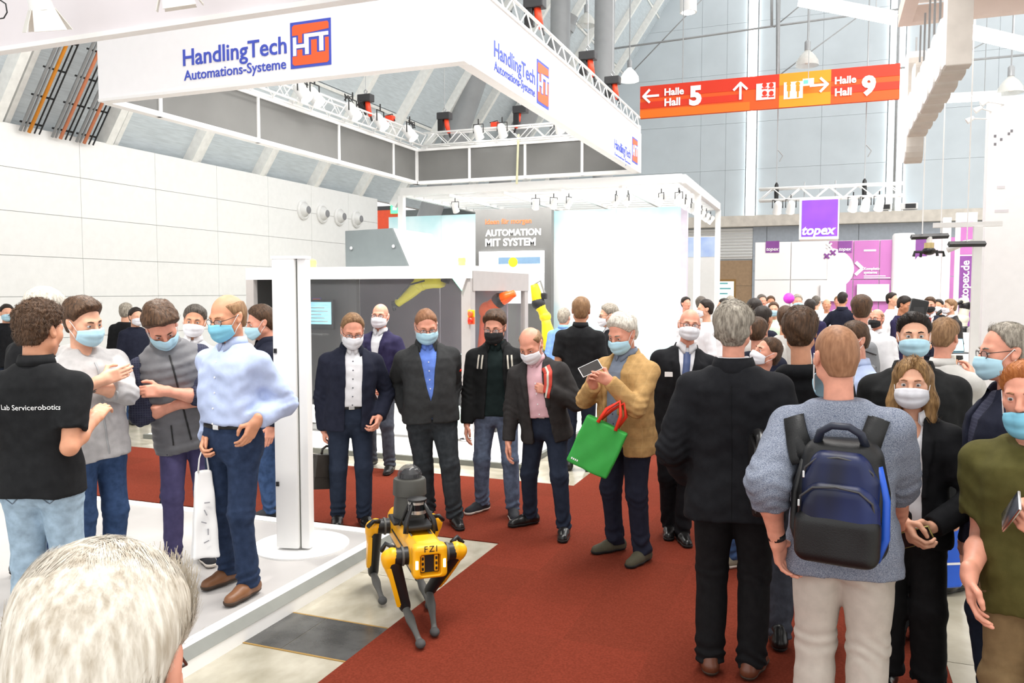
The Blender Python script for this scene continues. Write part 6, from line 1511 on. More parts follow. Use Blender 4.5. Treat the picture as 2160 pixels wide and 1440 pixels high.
# --- the near right group
person('suitback', 'tall grey haired man in a black suit seen from behind', feet=((1588, 1420), (1496, 1408)), head=(1548, 641), hs=0.96, psi=176, hairc='grey', hair='combed', th=(.024, .022), line=.012, rough=.007, build=1.08, skin='c', hy=-10,
  inner=dict(m=wsh, hem=.6, collar=('shirt', .066, .01), sl=0), outer=dict(m=suit, hem=.435, collar=('stand', .082, .05), off=.03, fold=.006, rsl=(.068, .062, .05)), trousers=T_(blkt, r=(.104, .076, .070)), shoe=(lrb, so_br), toe=(14, 10),
  L=dict(t='at', p=(-.24, .14, .93), hint=(-.4, -1, 0)), R=dict(t='at', p=(.22, .16, .96), hint=(.4, -1, -.2)))
person('backpacker', 'cropped haired man in a grey blue knit sweater wearing a dark backpack', root=(1788, 3.1), head=(1768, 687), hs=1.04, psi=172, hy=30, hairc='stub', hair='short', th=(.004, .003), rough=.0005, build=1.08, skin='c', sleeve='rolled', mask='lblue', masklow=.055, armr=1.08,
  inner=dict(name='sweater', m=knit, hem=.455, sl=.70, rsl=(.068, .066, .056), off=.022, fold=.007), trousers=T_(beige, r=(.108, .080, .072), fold=.008), shoe=(lrb, so_br),
  L=dict(t='px', px=(1640, 1140), dt=-.02, hint=(-.15, -1, 0), curl=.6), R=dict(t='px', px=(1900, 1090), dt=.24, hint=(.3, -1, -.2), curl=.7))
person('woman', 'woman with shoulder length fair hair in a black blazer holding a phone', root=(1934, 3.62), head=(1926, 757), lift=.04, jit=.12, slen=.06, hs=0.96, psi=-4, hp=2, hairc='blond', hair='long', th=(.012, .010), rough=.003, mask='white', skin='a', build=.92, neck=.86, face=dict(lid=.0062), fx=0,
  inner=dict(m=wsh, hem=.50, collar=('shirt', .066, .5), sl=0, neck=(.07, .30, .045, .08, .085)), outer=dict(m=blk, hem=.47, collar=LC, opening=([.40, .52, .60, .80, .86], [.085, .062, .055, .055, .06]), lapel=([.40, .60, .615, .75, .78, .80, .86], [0, 0, .08, .105, .11, .08, .07])), trousers=T_(blkt, r=(.100, .084, .086), belt=BELT, hem=.09, fold=.004), shoe=(lb, so_b),
  R=dict(t='px', px=(1903, 1098), dt=-.22, fd=(-.55, .4, -.75), pn=(-.6, -.6, .4), hint=(1, -.5, -.2), curl=.8), L=dict(t='px', px=(1968, 1110), dt=-.22, fd=(.7, .5, -.35), pn=(.3, -.4, .8), hint=(-1, -.4, -.3), curl=.8))
person('darkcoat', 'dark haired man in a black coat with pale blue mask behind the woman', feet=((1890, 1350), (1938, 1345)), head=(1928, 664), hs=0.97, psi=2, hy=2, hairc='dark', hair='swept', th=(.020, .006), mask='lblue', skin='a', build=1.14, face=dict(lid=.006),
  inner=dict(m=navs, hem=.5, sl=0, collar=SC), outer=dict(m=soft, hem=.45, collar=('stand', .088, .04), opening=([.4, .70, .80, .9], [.002, .004, .05, .08]), off=.034), trousers=T_(blkt), shoe=(lb, so_b))
person('edgegrey', 'balding grey haired man in a navy and black jacket with blue mask', root=(2140, 3.35), head=(2126, 684), hs=1.00, psi=-66, hp=4, hairc='grey', hair='recede', line=-.01, th=(.012, .012), mask='lblue', glasses=1, skin='c', build=1.1, face=dict(lid=.005), outer=dict(m=nav, hem=.46, collar=ST, opening=([.4, .6, .8, .9], [.02, .03, .05, .07])), inner=dict(m=navs, hem=.5, sl=0), trousers=T_(j_dark), shoe=(lb, so_b))
person('olive', 'ginger haired man in an olive t-shirt and khaki trousers holding a phone', root=(2212, 2.85), head=(2168, 765), hs=1.00, psi=-14, hp=6, hairc='ginger', th=(.016, .008), mask='blue', masklow=.035, skin='c', build=1.05, sleeve='short', armr=1.1,
  inner=dict(name='tee_shirt', m=olive, hem=.445, sl=.36, off=.02, rsl=(.068, .068, .066), neck=(.05, .325, .075, .09, .045), fold=.007), trousers=T_(khaki, r=(.112, .084, .074), fold=.009, hem=.05), shoe=(lnv, so_w),
  R=dict(t='px', px=(2044, 1215), dt=-.02, hint=(.1, -1, 0), fd=(-.2, .2, -1)), L=dict(t='px', px=(2212, 1130), dt=-.24, fd=(.6, .5, .5), pn=(.6, -.3, .6), hint=(-1, -.4, -.5), curl=.9))
person('hoodieback', 'brown haired man in a black hooded sweater seen from behind', feet=((1736, 1352), (1642, 1360)), head=(1688, 655), hs=0.95, psi=178, hairc='brown', th=(.030, .012), rough=.006, skin='b', inner=dict(name='hoodie', m=blk, hem=.46, hood=True, off=.022), trousers=T_(j_grey), shoe=(lb, so_b))
person('profile', 'short haired man in profile with a white mask beside the black hooded sweater', feet=((1546, 1196), (1586, 1188)), head=(1630, 684), hs=0.92, psi=-60, hp=12, hairc='brown', hair='short', th=(.008, .005), mask='white', skin='c', inner=dict(m=j_grey, hem=.47, sl=.97, collar=SC), trousers=T_(j_blue), shoe=(mat('mesh_olive', srgb(120, 112, 96), .8), so_w, lace_w), hipo=(0, .2))
person('paleshirt', 'dark haired man in a light blue shirt looking over the knit sweater shoulder', root=(1810, 5.2), head=(1806, 680), hs=0.97, psi=-52, hp=10, hairc='brown', th=(.016, .008), mask='lblue', skin='c', inner=dict(m=bsh, hem=.47, sl=.97, collar=SC), trousers=T_(j_grey), shoe=(lb, so_b))
person('behindsuit', 'brown haired person just behind the tall black suit', root=(1602, 6.6), head=(1598, 672), hs=0.95, psi=165, hairc='brown', th=(.022, .016), skin='c', outer=dict(m=nav, hem=.46), trousers=T_(j_dark), shoe=(lb, so_b))
person('greypack', 'brown haired man in a white shirt with a grey backpack', root=(1820, 7.2), head=(1818, 625), hs=0.97, psi=178, hairc='brown', th=(.024, .010), skin='c', inner=dict(m=wsh, hem=.47, sl=.97, collar=SC), trousers=T_(j_grey), shoe=(lb, so_b))
person('blackmask', 'man with glasses and black mask beside the grey backpack', root=(1850, 9.5), head=(1850, 652), hs=1.00, psi=-28, hairc='stub', hair='bald', htop=.06, th=(.005, .004), mask='black', glasses=1, skin='c', lod=1, inner=dict(m=wsh, hem=.47, sl=.97, collar=SC), trousers=T_(j_dark), shoe=(lb, so_b))
person('greyshirt', 'brown haired man in a light grey shirt facing the work bench', root=(1992, 5.0), head=(1992, 674), hs=0.95, psi=158, hp=10, hairc='sand', th=(.020, .008), skin='c', inner=dict(m=lgrey, hem=.47, sl=.97, collar=SC, off=.018), trousers=T_(beige), shoe=(lb, so_b), R=dict(t='px', px=(2055, 800), dt=.2))
person('navysuit', 'dark haired man in a navy suit with hands on his hips', root=(1776, 15), head=(1778, 617), hs=1.00, psi=160, hairc='dark', skin='b', lod=2, outer=dict(m=nav, hem=.45, collar=('stand', .08, .05)), inner=dict(m=wsh, hem=.6, sl=0, collar=SC), trousers=T_(nav), shoe=(lb, so_b), R=dict(t='at', p=(.2, .1, .98), hint=(1, -.6, .2)), L=dict(t='at', p=(-.2, .1, .98), hint=(-1, -.6, .2)))
person('navysweater', 'bearded man in a navy sweater working at the far bench', root=(1896, 12.2), head=(1906, 625), hs=1.00, psi=65, hp=16, hairc='dark', th=(.022, .008), skin='d', lod=1, inner=dict(name='sweater', m=navb, hem=.46, sl=.95), trousers=T_(beige), shoe=(lb, so_b), R=dict(t='at', p=(.12, .34, 1.05)), L=dict(t='at', p=(-.12, .34, 1.05)))
person('redtie', 'man in a navy waistcoat with red tie and black mask', root=(1964, 12.9), head=(1962, 627), hs=1.00, psi=-6, hp=8, hairc='brown', th=(.02, .008), mask='black', skin='c', lod=1, inner=dict(m=wsh, hem=.5, sl=.97, collar=SC), outer=dict(name='waistcoat', m=nav, hem=.47, sl=0, vest=True, opening=([.4, .64, .66, .80, .86], [.0, .002, .012, .05, .07])), trousers=T_(nav), shoe=(lb, so_b))
person('darkside', 'man in a dark suit in profile beside the violet banner', root=(2006, 13), head=(2004, 632), hs=1.00, psi=-62, hairc='sand', lod=1, mask='white', outer=dict(m=blz, hem=.45, collar=LC, opening=LAP_O, lapel=LAP_L), inner=dict(m=wsh, hem=.5, sl=0, collar=SC), trousers=T_(blz), shoe=(lb, so_b))
FAR = [(1488, 633, 10.5, -75, 'dark', 'white', wsh, 'dark haired man in a white shirt with shoulder bag beside the pergola post'), (1527, 631, 12, -75, 'dark', None, wsh, 'dark haired person in white behind the tall grey haired man'),
       (1479, 626, 14, 150, 'dkgrey', None, lgrey, 'person in pale clothes before the green bordered screen'), (1541, 625, 15, 175, 'grey', None, vio, 'grey haired person in a violet shirt before the blue green screen'),
       (1592, 631, 8.8, 172, 'dark', None, nav, 'dark haired man seen from behind above the tall black suit'), (1610, 648, 7.6, 150, 'dark', None, lgrey, 'dark haired man seen from behind beside the pale green shirt'),
       (1607, 622, 15, 20, 'dkgrey', None, wsh, 'dark haired person far off before the white printed wall'), (1626, 625, 16, 5, 'brown', 'white', wsh, 'masked person in white far off before the white printed wall'), (1632, 638, 13, 0, 'brown', 'lblue', cl('shirt_pale_green', 200, 226, 200), 'person in a pale green shirt with pale mask'),
       (1658, 647, 8.0, 170, 'brown', None, lgrey, 'brown haired person seen from behind in pale grey'), (1682, 622, 14, 12, 'grey', 'lblue', blk, 'grey haired masked man in a dark suit with open collar'),
       (1709, 632, 12.5, 170, 'dark', None, navb, 'dark haired man in a blue jacket seen from behind'), (1722, 625, 17, 160, 'dkgrey', None, wsh, 'person in a white shirt before the wide white screen'),
       (1744, 631, 16, 0, 'stub', None, wsh, 'bald man in a white shirt leaning on a table'), (1768, 625, 18, 0, 'sand', None, wsh, 'fair haired person beside the magenta wall'), (1818, 622, 18, 170, 'brown', None, wsh, 'person almost hidden below the screen on the magenta wall'),
       (1882, 618, 15, 62, 'dark', None, wsh, 'dark haired man in a white shirt beside the round white column'), (1980, 632, 15, -20, 'dark', 'white', blk, 'masked dark haired man between red tie and dark suit'), (1447, 627, 15, 30, 'dark', None, wsh, 'dark haired person in white at the end of the printed wall')]
for i, (px, py, t_, ps, hc_, mk, tm, lab) in enumerate(FAR):
    person('far%d' % i, lab, 'visitors far down the aisle', root=(px, t_), head=(px, py), psi=ps, hairc=hc_, hair='bald' if hc_ == 'stub' else 'short', mask=mk, skin='abcd'[i % 4], lod=2, hs=1.0, inner=dict(name='shirt', m=tm, hem=.47, sl=.95), trousers=T_((j_dark, j_grey, j_blue)[i % 3]), shoe=(lb, so_b), seed=i*.7)

# --- the grey haired man in the foreground
person('front', 'silver grey haired man with thin glasses in the foreground looking down', root=(162, .86), H=1.555, head=(172, 1105), psi=162, lean=0, hp=30, strands=24000, slen=.05, swid=.00045, lift=.05, jit=.25, hairc='white', hair='combed', th=(.022, .008), rough=.0012, skin='c', lod=0, glasses=1, hs=1.12,
  inner=dict(name='shirt', m=lgrey, hem=.47, sl=.97, collar=SC), trousers=T_(j_grey), shoe=(lb, so_b))
# ================================================================ four-legged robot
ryel = mat('spot_yellow', srgb(246, 176, 14), .35, var=.03); rblk = mat('robot_black', srgb(26, 26, 27), .4); rgry = mat('robot_grey', srgb(84, 84, 82), .55, var=.08); rdk = mat('payload_grey', srgb(70, 69, 64), .5)
hipf, hipr = at_t(896, 1182, 4.40), at_t(853, 1122, 4.98)
rc_ = (hipf+hipr)/2; hd = (hipf-hipr); hd.z = 0; hd.normalize(); rzr = math.atan2(hd.y, hd.x)-PI/2
RB = Matrix.Rotation(rzr, 3, 'Z'); RBI = RB.transposed()
rob = empty('quadruped_robot', (rc_.x, rc_.y, 0.007), rzr); tag(rob, 'yellow four-legged walking robot with dark camera dome stepping onto the carpet', 'robot')
hz_ = .405; HL_ = .30
def np_sd(name, fn, lo, hi, h, m, par=rob): V, Q = sdf_mesh(fn, lo, hi, h); return np_obj(name, V, Q, m, par)
# trunk: yellow shell, chamfered top, dark belly
np_sd('body_shell', lambda X, Y, Z: smax(smax(rbox((X, Y, Z), (0, .0, hz_+.01), (.094, .40, .088), .03), (np.abs(X)*.8+(Z-hz_)*.62)-.108, .01), -rbox((X, Y, Z), (0, .0, hz_+.10), (.062, .26, .03), .008), .006), (-.13, -.44, hz_-.10), (.13, .44, hz_+.13), .0075, ryel)
MB().box((0, 0, hz_-.075), (.17, .66, .04), None, .015).build('belly_plate', rblk, rob, 'auto')
for s_ in (-1, 1):
    MB().box((s_*.093, -.02, hz_+.005), (.012, .36, .012), None, .004).build('side_slot', rblk, rob)
    MB().box((s_*.060, .0, hz_+.078), (.018, .52, .014), None, .004).build('payload_rail', mat('rail_grey', srgb(120, 118, 112), .4, metal=.5), rob)
MB().box((0, .335, hz_+.085), (.13, .16, .018), None, .008).build('top_plate', ryel, rob, 'auto')
fy = .432
def face_sdf(X, Y, Z):
    P = (X, Y, Z); d = rbox(P, (0, fy-.015, hz_+.002), (.094, .045, .090), .026); return smax(d, -rbox(P, (0, fy+.03, hz_-.012), (.056, .06, .056), .012), .004)
fo = np_sd('face_frame', face_sdf, (-.12, fy-.08, hz_-.11), (.12, fy+.05, hz_+.115), .0048, ryel)
MB().box((0, fy-.024, hz_-.012), (.104, .01, .104)).build('face_recess', rblk, fo)
for s_ in (-1, 1):
    MB().box((s_*.037, fy-.012, hz_-.012), (.020, .02, .088), None, .004).build('sensor_bar', ryel, fo)
    for q in range(3): MB().box((s_*.037, fy-.001, hz_-.040+.028*q), (.011, .006, .016), None, .002).build('camera_window', rblk, fo)
    MB().box((s_*.0745, fy+.0285, hz_-.006), (.014, .006, .046), None, .003).build('head_light', mat('head_light_glow', (.92, 1, .8), .4, emit=4, var=0), fo)
text_fit('FZI', .068, 'lettering', rblk, fo, (PI/2, 0, PI), (.034, fy+.0315, hz_+.061), .0012, bold=.0, space=1.25)
# legs
feet_px = {'fr': (887, 1366), 'fl': (917, 1341), 'rr': (807, 1274), 'rl': (906, 1284)}
for kx, (sx, sy) in {'fr': (1, 1), 'fl': (-1, 1), 'rr': (1, -1), 'rl': (-1, -1)}.items():
    q = RBI @ (at_z(*feet_px[kx], .012)-Vector(rob.location)); q.z = .028
    hj = Vector((sx*.182, sy*HL_, hz_)); l1_, l2_ = {'fr': (.315, .33), 'fl': (.345, .35), 'rr': (.36, .37), 'rl': (.35, .36)}[kx]; foot = Vector((q.x, q.y, q.z))
    kn, _ = ik(hj, foot, l1_, l2_, Vector((0, -1, .0)))
    lg = empty('leg', (0, 0, 0), 0, rob)
    MB().tube([(sx*.08, sy*HL_, hz_), (sx*.13, sy*HL_, hz_), (sx*.17, sy*HL_, hz_)], [.050, .046, .048], 16).build('hip_joint', rblk, lg, 'auto'); MB().tube([(sx*.118, sy*HL_, hz_), (sx*.13, sy*HL_, hz_)], .053, 16).build('hip_ring', rgry, lg, 'auto')
    dvk = (kn-hj).normalized()
    np_sd('hip_cover', lambda X, Y, Z: smin(cone((X, Y, Z), (sx*.180, sy*HL_, hz_+.003), (sx*.198, sy*HL_, hz_), .049, .043), cone((X, Y, Z), tuple(hj+Vector((sx*.022, 0, 0))+dvk*.04), tuple(hj+Vector((sx*.022, 0, 0))+dvk*.11), .036, .026), .025), tuple(np.minimum(np.array(hj), np.array(hj+dvk*.15))-.09), tuple(np.maximum(np.array(hj), np.array(hj+dvk*.15))+.09), .007, ryel, lg)
    np_sd('upper_leg', lambda X, Y, Z: smin(cone((X, Y, Z), tuple(hj+dvk*.03), tuple(kn-dvk*.03), .044, .034), ball((X, Y, Z), tuple(kn), .030), .02), tuple(np.minimum(np.array(hj), np.array(kn))-.07), tuple(np.maximum(np.array(hj), np.array(kn))+.07), .007, rblk, lg)
    side = Vector((sx, 0, 0)); nrm = dvk.cross(side).normalized()
    b = MB(); rr_ = []
    for f_, wv in ((.05, .040), (.12, .044), (.24, .038), (.30, .024)):
        c = hj+dvk*f_+side*.020; rr_.append([c+nrm*wv, c+nrm*wv*.7+side*.024, c-nrm*wv*.7+side*.024, c-nrm*wv, c-nrm*wv*.6+side*.004, c+nrm*wv*.6+side*.004])
    b.rings(rr_); b.build('upper_leg_cover', ryel, lg, 'auto')
    dl = (foot-kn).normalized(); L_ = (foot-kn).length
    MB().tube([kn-dl*.01, kn+dl*L_*.12, kn+dl*L_*.35, kn+dl*L_*.65, kn+dl*L_*.85, foot-dl*.0], [.024, .021, .026, .0165, .015, .021], 12).build('lower_leg', rgry, lg, True)
    MB().ell(foot, (.027, .033, .024)).build('foot', mat('rubber_grey', srgb(70, 70, 70), .8), lg, True)
    MB().box(kn+dl*.03+Vector((0, .021, 0)), (.024, .004, .02), None, .001).build('warning_label', mat('label_yellow', srgb(196, 210, 40), .5), lg)
    MB().tube([hj+Vector((-sx*.02, -.03*sy, .04)), hj+Vector((sx*.02, -.07*sy, .055)), hj+Vector((sx*.05, -.05*sy, .02))], .014, 8).build('cable_guard', rblk, lg, True)
# payload: lidar on a bracket, camera dome on a tapered post
pl_ = empty('lidar_unit', (0, .10, hz_+.09), 0, rob)
MB().box((0, 0, .02), (.15, .17, .03), None, .01).build('mount_plate', rblk, pl_)
for s_ in (-1, 1): MB().tube([(s_*.085, .10, .0), (s_*.078, .085, .06), (s_*.05, .05, .11), (s_*.03, .03, .155)], [.016, .014, .012, .010], 8).build('bracket_arm', rblk, pl_, True); MB().tube([(s_*.085, -.09, .0), (s_*.05, -.04, .10), (s_*.03, -.02, .155)], .011, 8).build('bracket_arm', rblk, pl_, True)
m_silv = mat('lidar_silver', srgb(190, 190, 186), .3, metal=.7)
MB().lathe([(.048, .085), (.052, .088), (.052, .108)], 28, cap=True).build('lidar_base', m_silv, pl_, 'auto'); MB().lathe([(.0505, .108), (.0505, .142)], 28).build('lidar_window', mat('lidar_glass', srgb(20, 26, 30), .08), pl_, 'auto'); MB().lathe([(.052, .142), (.052, .156), (.045, .162)], 28).build('lidar_cap', m_silv, pl_, 'auto'); MB().lathe([(.056, .160), (.056, .170), (.02, .176)], 24).build('lidar_guard', rblk, pl_, 'auto')
dm = empty('camera_tower', (0, -.12, hz_+.085), 0, rob)
MB().lathe([(.098, 0), (.100, .02), (.094, .10), (.088, .145), (.100, .15), (.097, .235), (.092, .245), (.070, .25)], 32).build('tower_body', rdk, dm, 'auto')
MB().box((0, .03, .01), (.24, .2, .02), None, .008).build('tower_foot', rblk, dm); MB().lathe([(.060, .246), (.056, .275), (.03, .30)], 20).build('camera_core', rblk, dm, 'auto')
MB().lathe([(.074, .245)]+[(.074*math.cos(a), .255+.074*math.sin(a)) for a in [PI/2*q/9 for q in range(9)]]+[(.002, .329)], 32).build('dome', mat('dome_smoked', srgb(70, 70, 72), .04, alpha=.55), dm, True)

# ================================================================ bags, phones and other carried things
m_lea = mat('bag_leather_dark', srgb(42, 38, 34), .4, var=.15, bump=.3, bscale=160)
def hand_c(p, nm, d=.09): A = p['arms'][nm]; return p['w'](A['wr']+A['fd']*d)
# briefcase
p = PEOPLE['navy']; hc_ = hand_c(p, 'R', .085)
bc = empty('briefcase', (hc_.x, hc_.y, hc_.z-.40), YAW+.95); tag(bc, 'dark leather briefcase with flap and buckle hanging from a hand', 'briefcase')
Mb = Matrix.Rotation(.16, 3, 'Y')
def bbox(nm, c, d, m, bev, par=bc): b = MB().box((0, 0, 0), d, None, bev); b.xf(Matrix.Translation(Mb @ Vector(c)) @ Mb.to_4x4()); return b.build(nm, m, par, 'auto')
bc.scale = (.82, .9, .9)
bbox('body', (0, 0, .16), (.40, .11, .29), m_lea, .02); fl_ = bbox('flap', (0, -.050, .215), (.405, .03, .19), m_lea, .014); bbox('buckle', (.0, -.068, .125), (.035, .012, .05), m_chrome, .004, fl_); bbox('flap_top', (0, 0, .305), (.405, .12, .02), m_lea, .009)
MB().tube([Mb @ Vector(v) for v in ((-.09, 0, .31), (-.085, 0, .36), (-.04, 0, .385), (.04, 0, .385), (.085, 0, .36), (.09, 0, .31))], .011, 8).build('handle', m_lea, bc, True)
# white carrier bag with faint print
p = PEOPLE['blueshirt']; hc_ = hand_c(p, 'R', .08)
wb_ = empty('carrier_bag', (hc_.x, hc_.y, hc_.z-.62), YAW+.5); tag(wb_, 'long white plastic carrier bag with grey print held beside dark jeans', 'bag')
m_bag = mat('bag_white', (.82, .82, .82), .45, var=.03)
def bag_sdf(w, d, h, top, taper=.12, wr=.006, seed=1.0):
    def fn(X, Y, Z):
        ww = w*(1-taper*Z/h); dd = d*(1-(1-top)*Z/h); P = (X, Y, Z)
        q = np.maximum(np.abs(X)-ww, np.abs(Y)-dd+.25*0); q = smax(np.abs(X)-ww, np.abs(Y)-dd, .012); q = smax(q, np.abs(Z-h/2)-h/2, .012)
        return q*.9+wob((X, Y, Z*.6), 30, seed)*wr*.6+np.sin(40*X+3*np.sin(9*Z+seed))*wr*.4
    return fn
np_sd('sack', bag_sdf(.072, .055, .50, .25, .35), (-.12, -.1, -.03), (.12, .1, .53), .0075, m_bag, wb_)
for s_ in (-1, 1): MB().tube([(s_*.03, s_*.006, .49), (s_*.02, 0, .57), (0, 0, .63)], [.014, .010, .008], 8, flat=.4).build('strap', m_bag, wb_, True)
m_gp = mat('bag_print_grey', srgb(150, 150, 156), .6)
for i_ in range(5): MB().box((.012*math.sin(i_*2.1), -.0585+.007*i_*.55, .10+.055*i_), (.006 if i_ % 2 else .03, .003, .036 if i_ % 2 else .006), Matrix.Rotation(.4*(i_ % 3-1), 3, 'Y')).build('print_mark', m_gp, wb_)
# green shopping bag with red handles
gb = at_t(1238, 990, 5.28)
grn = mat('bag_green', srgb(46, 158, 62), .55, var=.08, bump=.15, bscale=300); redh = mat('handle_red', srgb(226, 52, 26), .6)
ge = empty('shopping_bag', (gb.x, gb.y, gb.z+.005), YAW-.25); tag(ge, 'bright green shopping bag with red handles hanging from a forearm', 'bag')
ML = Matrix.Rotation(.42, 3, 'Y')
V, Q = sdf_mesh(lambda X, Y, Z: np.maximum(bag_sdf(.145, .055, .33, .75, 0.0, .004, 2.0)(X, Y, Z), 0*X-9), (-.19, -.1, -.03), (.19, .1, .36), .008)
np_obj('sack', V @ np.array(ML).T, Q, grn, ge)
for yy_, xo in ((-.045, 0), (.045, .03)):
    b = MB(); pts = [(-.06, yy_, .32), (-.045+xo, yy_*.6, .42), (.01+xo, yy_*.3, .50), (.055+xo, yy_*.6, .42), (.065, yy_, .32)]; b.tube([ML @ Vector(v) for v in pts], (.020), 8, flat=.6); b.build('handle', redh, ge, True)

for i_ in range(4): b = MB().box((-.115+.013*i_, -.056, .035), (.008, .003, .012)); b.xf(ML.to_4x4()); b.build('print_mark', m_wht, ge)
# phones
def phone(name, key, c, rot, lab, m=m_black, sc=None):
    o = empty(name, c); o.rotation_euler = rot; tag(o, lab, 'phone'); MB().box((0, 0, 0), (.074, .010, .148), None, .005).build('case', m, o, 'auto'); MB().box((0, -.0052, 0), (.066, .001, .138)).build('screen', sc or mat('phone_glass', srgb(20, 22, 26), .08), o); return o
p = PEOPLE['tan']; c = (hand_c(p, 'R', .12)+hand_c(p, 'L', .12))/2
phone('phone', 'tan', c+Vector((0, 0, .035)), (-.9, .9, p['e'].rotation_euler.z+PI), 'black phone held level in both hands before the tan blazer', m_wht, mat('phone_back', srgb(40, 34, 32), .4))
p = PEOPLE['woman']; c = (hand_c(p, 'R', .09)+hand_c(p, 'L', .09))/2
phone('phone', 'woman', c+Vector((0, 0, .0)), (.5, 1.1, YAW), 'phone in a shiny gold case held at the black blazer hem', mat('case_gold', srgb(168, 160, 96), .25, metal=.4))
p = PEOPLE['olive']; c = hand_c(p, 'L', .10); phone('phone', 'olive', c+Vector((-.03, 0, .02)), (.25, -.75, YAW+1.1), 'dark phone with silver edge held before the olive shirt', m_chrome)
p = PEOPLE['blazer']; c = hand_c(p, 'L', .09); phone('phone', 'blazer', c, (.4, 1.1, YAW), 'white phone in the hand of the blue blazer', m_wht, m_wht)
# slim leather bag under the arm of the tall suit
c = at_t(1598, 1076, 3.52); lbg = empty('leather_bag', c, YAW+1.35); tag(lbg, 'black leather document bag clamped edge-on under an arm', 'bag')
MB().box((0, 0, .16), (.34, .07, .30), None, .02).build('body', lb, lbg, 'auto')
for q in (-.02, 0.0, .02): MB().box((-.172, q, .16), (.008, .008, .26), None, .003).build('gusset_fold', m_lea, lbg)
MB().tube([(-.16, 0, .30), (-.12, 0, .335), (0, 0, .34), (.12, 0, .32)], .022, 8).build('flap_roll', lb, lbg, True)

# backpack on the knit sweater
p = PEOPLE['backpacker']; H_, tp_ = p['H'], p['tp']
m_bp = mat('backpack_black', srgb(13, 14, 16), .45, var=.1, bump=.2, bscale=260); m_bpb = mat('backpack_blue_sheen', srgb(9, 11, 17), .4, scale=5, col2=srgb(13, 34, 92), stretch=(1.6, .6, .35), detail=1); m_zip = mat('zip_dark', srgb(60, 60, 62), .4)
bpk = empty('backpack', p['w'](tp_(.02, -.235, -.005*H_)), p['e'].rotation_euler.z); bpk.scale = (.96, .96, .83); tag(bpk, 'large black backpack with blue sheen worn over a knit sweater', 'backpack')
def bp_o(nm, fn, lo, hi, m, par=bpk, h=.009): V, Q = sdf_mesh(fn, lo, hi, h); return np_obj(nm, V, Q, m, par)
# local frame: x right, y forward (towards the wearer), z up, origin under the sack
bp_o('main_sack', lambda X, Y, Z: smax(rbox((X*(1+.28*np.clip((Z-.3)/.25, 0, 1)), Y, Z), (0, .04, .255), (.168, .085, .265), .075), -.0+0*X-9, .01)+wob((X, Y, Z), 20, 1.3)*.003, (-.2, -.1, -.04), (.2, .16, .56), m_bp)
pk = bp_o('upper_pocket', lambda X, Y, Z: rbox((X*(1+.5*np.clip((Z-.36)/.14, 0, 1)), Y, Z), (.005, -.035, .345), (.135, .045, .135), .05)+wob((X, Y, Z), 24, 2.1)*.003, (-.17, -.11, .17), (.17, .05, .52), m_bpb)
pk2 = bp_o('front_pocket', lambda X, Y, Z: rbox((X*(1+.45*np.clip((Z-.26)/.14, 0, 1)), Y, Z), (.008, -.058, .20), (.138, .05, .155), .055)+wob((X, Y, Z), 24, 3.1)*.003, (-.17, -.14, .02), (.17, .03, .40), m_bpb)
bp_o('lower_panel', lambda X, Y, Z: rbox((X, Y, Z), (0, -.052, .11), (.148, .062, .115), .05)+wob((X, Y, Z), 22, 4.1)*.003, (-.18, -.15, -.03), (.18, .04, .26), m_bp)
for q, (zz, w_, yy_, mm_) in enumerate(((.44, .125, -.068, m_zip), (.325, .132, -.112, m_zip))):
    pts = [(-w_, yy_+.035, zz-.12), (-w_*.93, yy_+.012, zz-.04), (-w_*.6, yy_, zz+.005), (0, yy_-.003, zz+.018), (w_*.6, yy_, zz+.005), (w_*.93, yy_+.012, zz-.04), (w_, yy_+.035, zz-.12)]
    z_ = MB().tube(pts, .005, 6).build('zipper', mm_, bpk, True); MB().box((-w_*.97, yy_+.01, zz-.07), (.008, .006, .03), None, .002).build('zip_pull', m_chrome, z_)
MB().tube([(-.085, .0, .50), (-.07, -.02, .555), (-.03, -.03, .585), (.03, -.03, .585), (.07, -.02, .555), (.085, .0, .50)], .016, 8).build('top_handle', mat('handle_navy', srgb(30, 36, 52), .5), bpk, True)
for s_ in (-1, 1): MB().tube([(s_*.128, .0, .42), (s_*.158, -.01, .28), (s_*.160, -.015, .12), (s_*.13, -.02, .02)], .016, 8).build('side_piping', mat('piping_blue', srgb(30, 84, 190), .4) if s_ > 0 else m_bp, bpk, True)
for s_, xs_ in ((-1, (-.155, -.085)), (1, (.155, .085))):
    a = tp_(s_*.165, 0, .305*H_ if False else .272*H_); b_ = tp_(s_*.085, 0, .17*H_)
    o = strip(p, 'inner', [(tp_(s_*.150, 0, .283*H_).x, tp_(s_*.150, 0, .283*H_).z), (tp_(s_*.10, 0, .19*H_).x, tp_(s_*.10, 0, .19*H_).z)], .075, m_bp, 'strap', .012, True, 14, p['e'])
    o.name = 'backpack_strap'
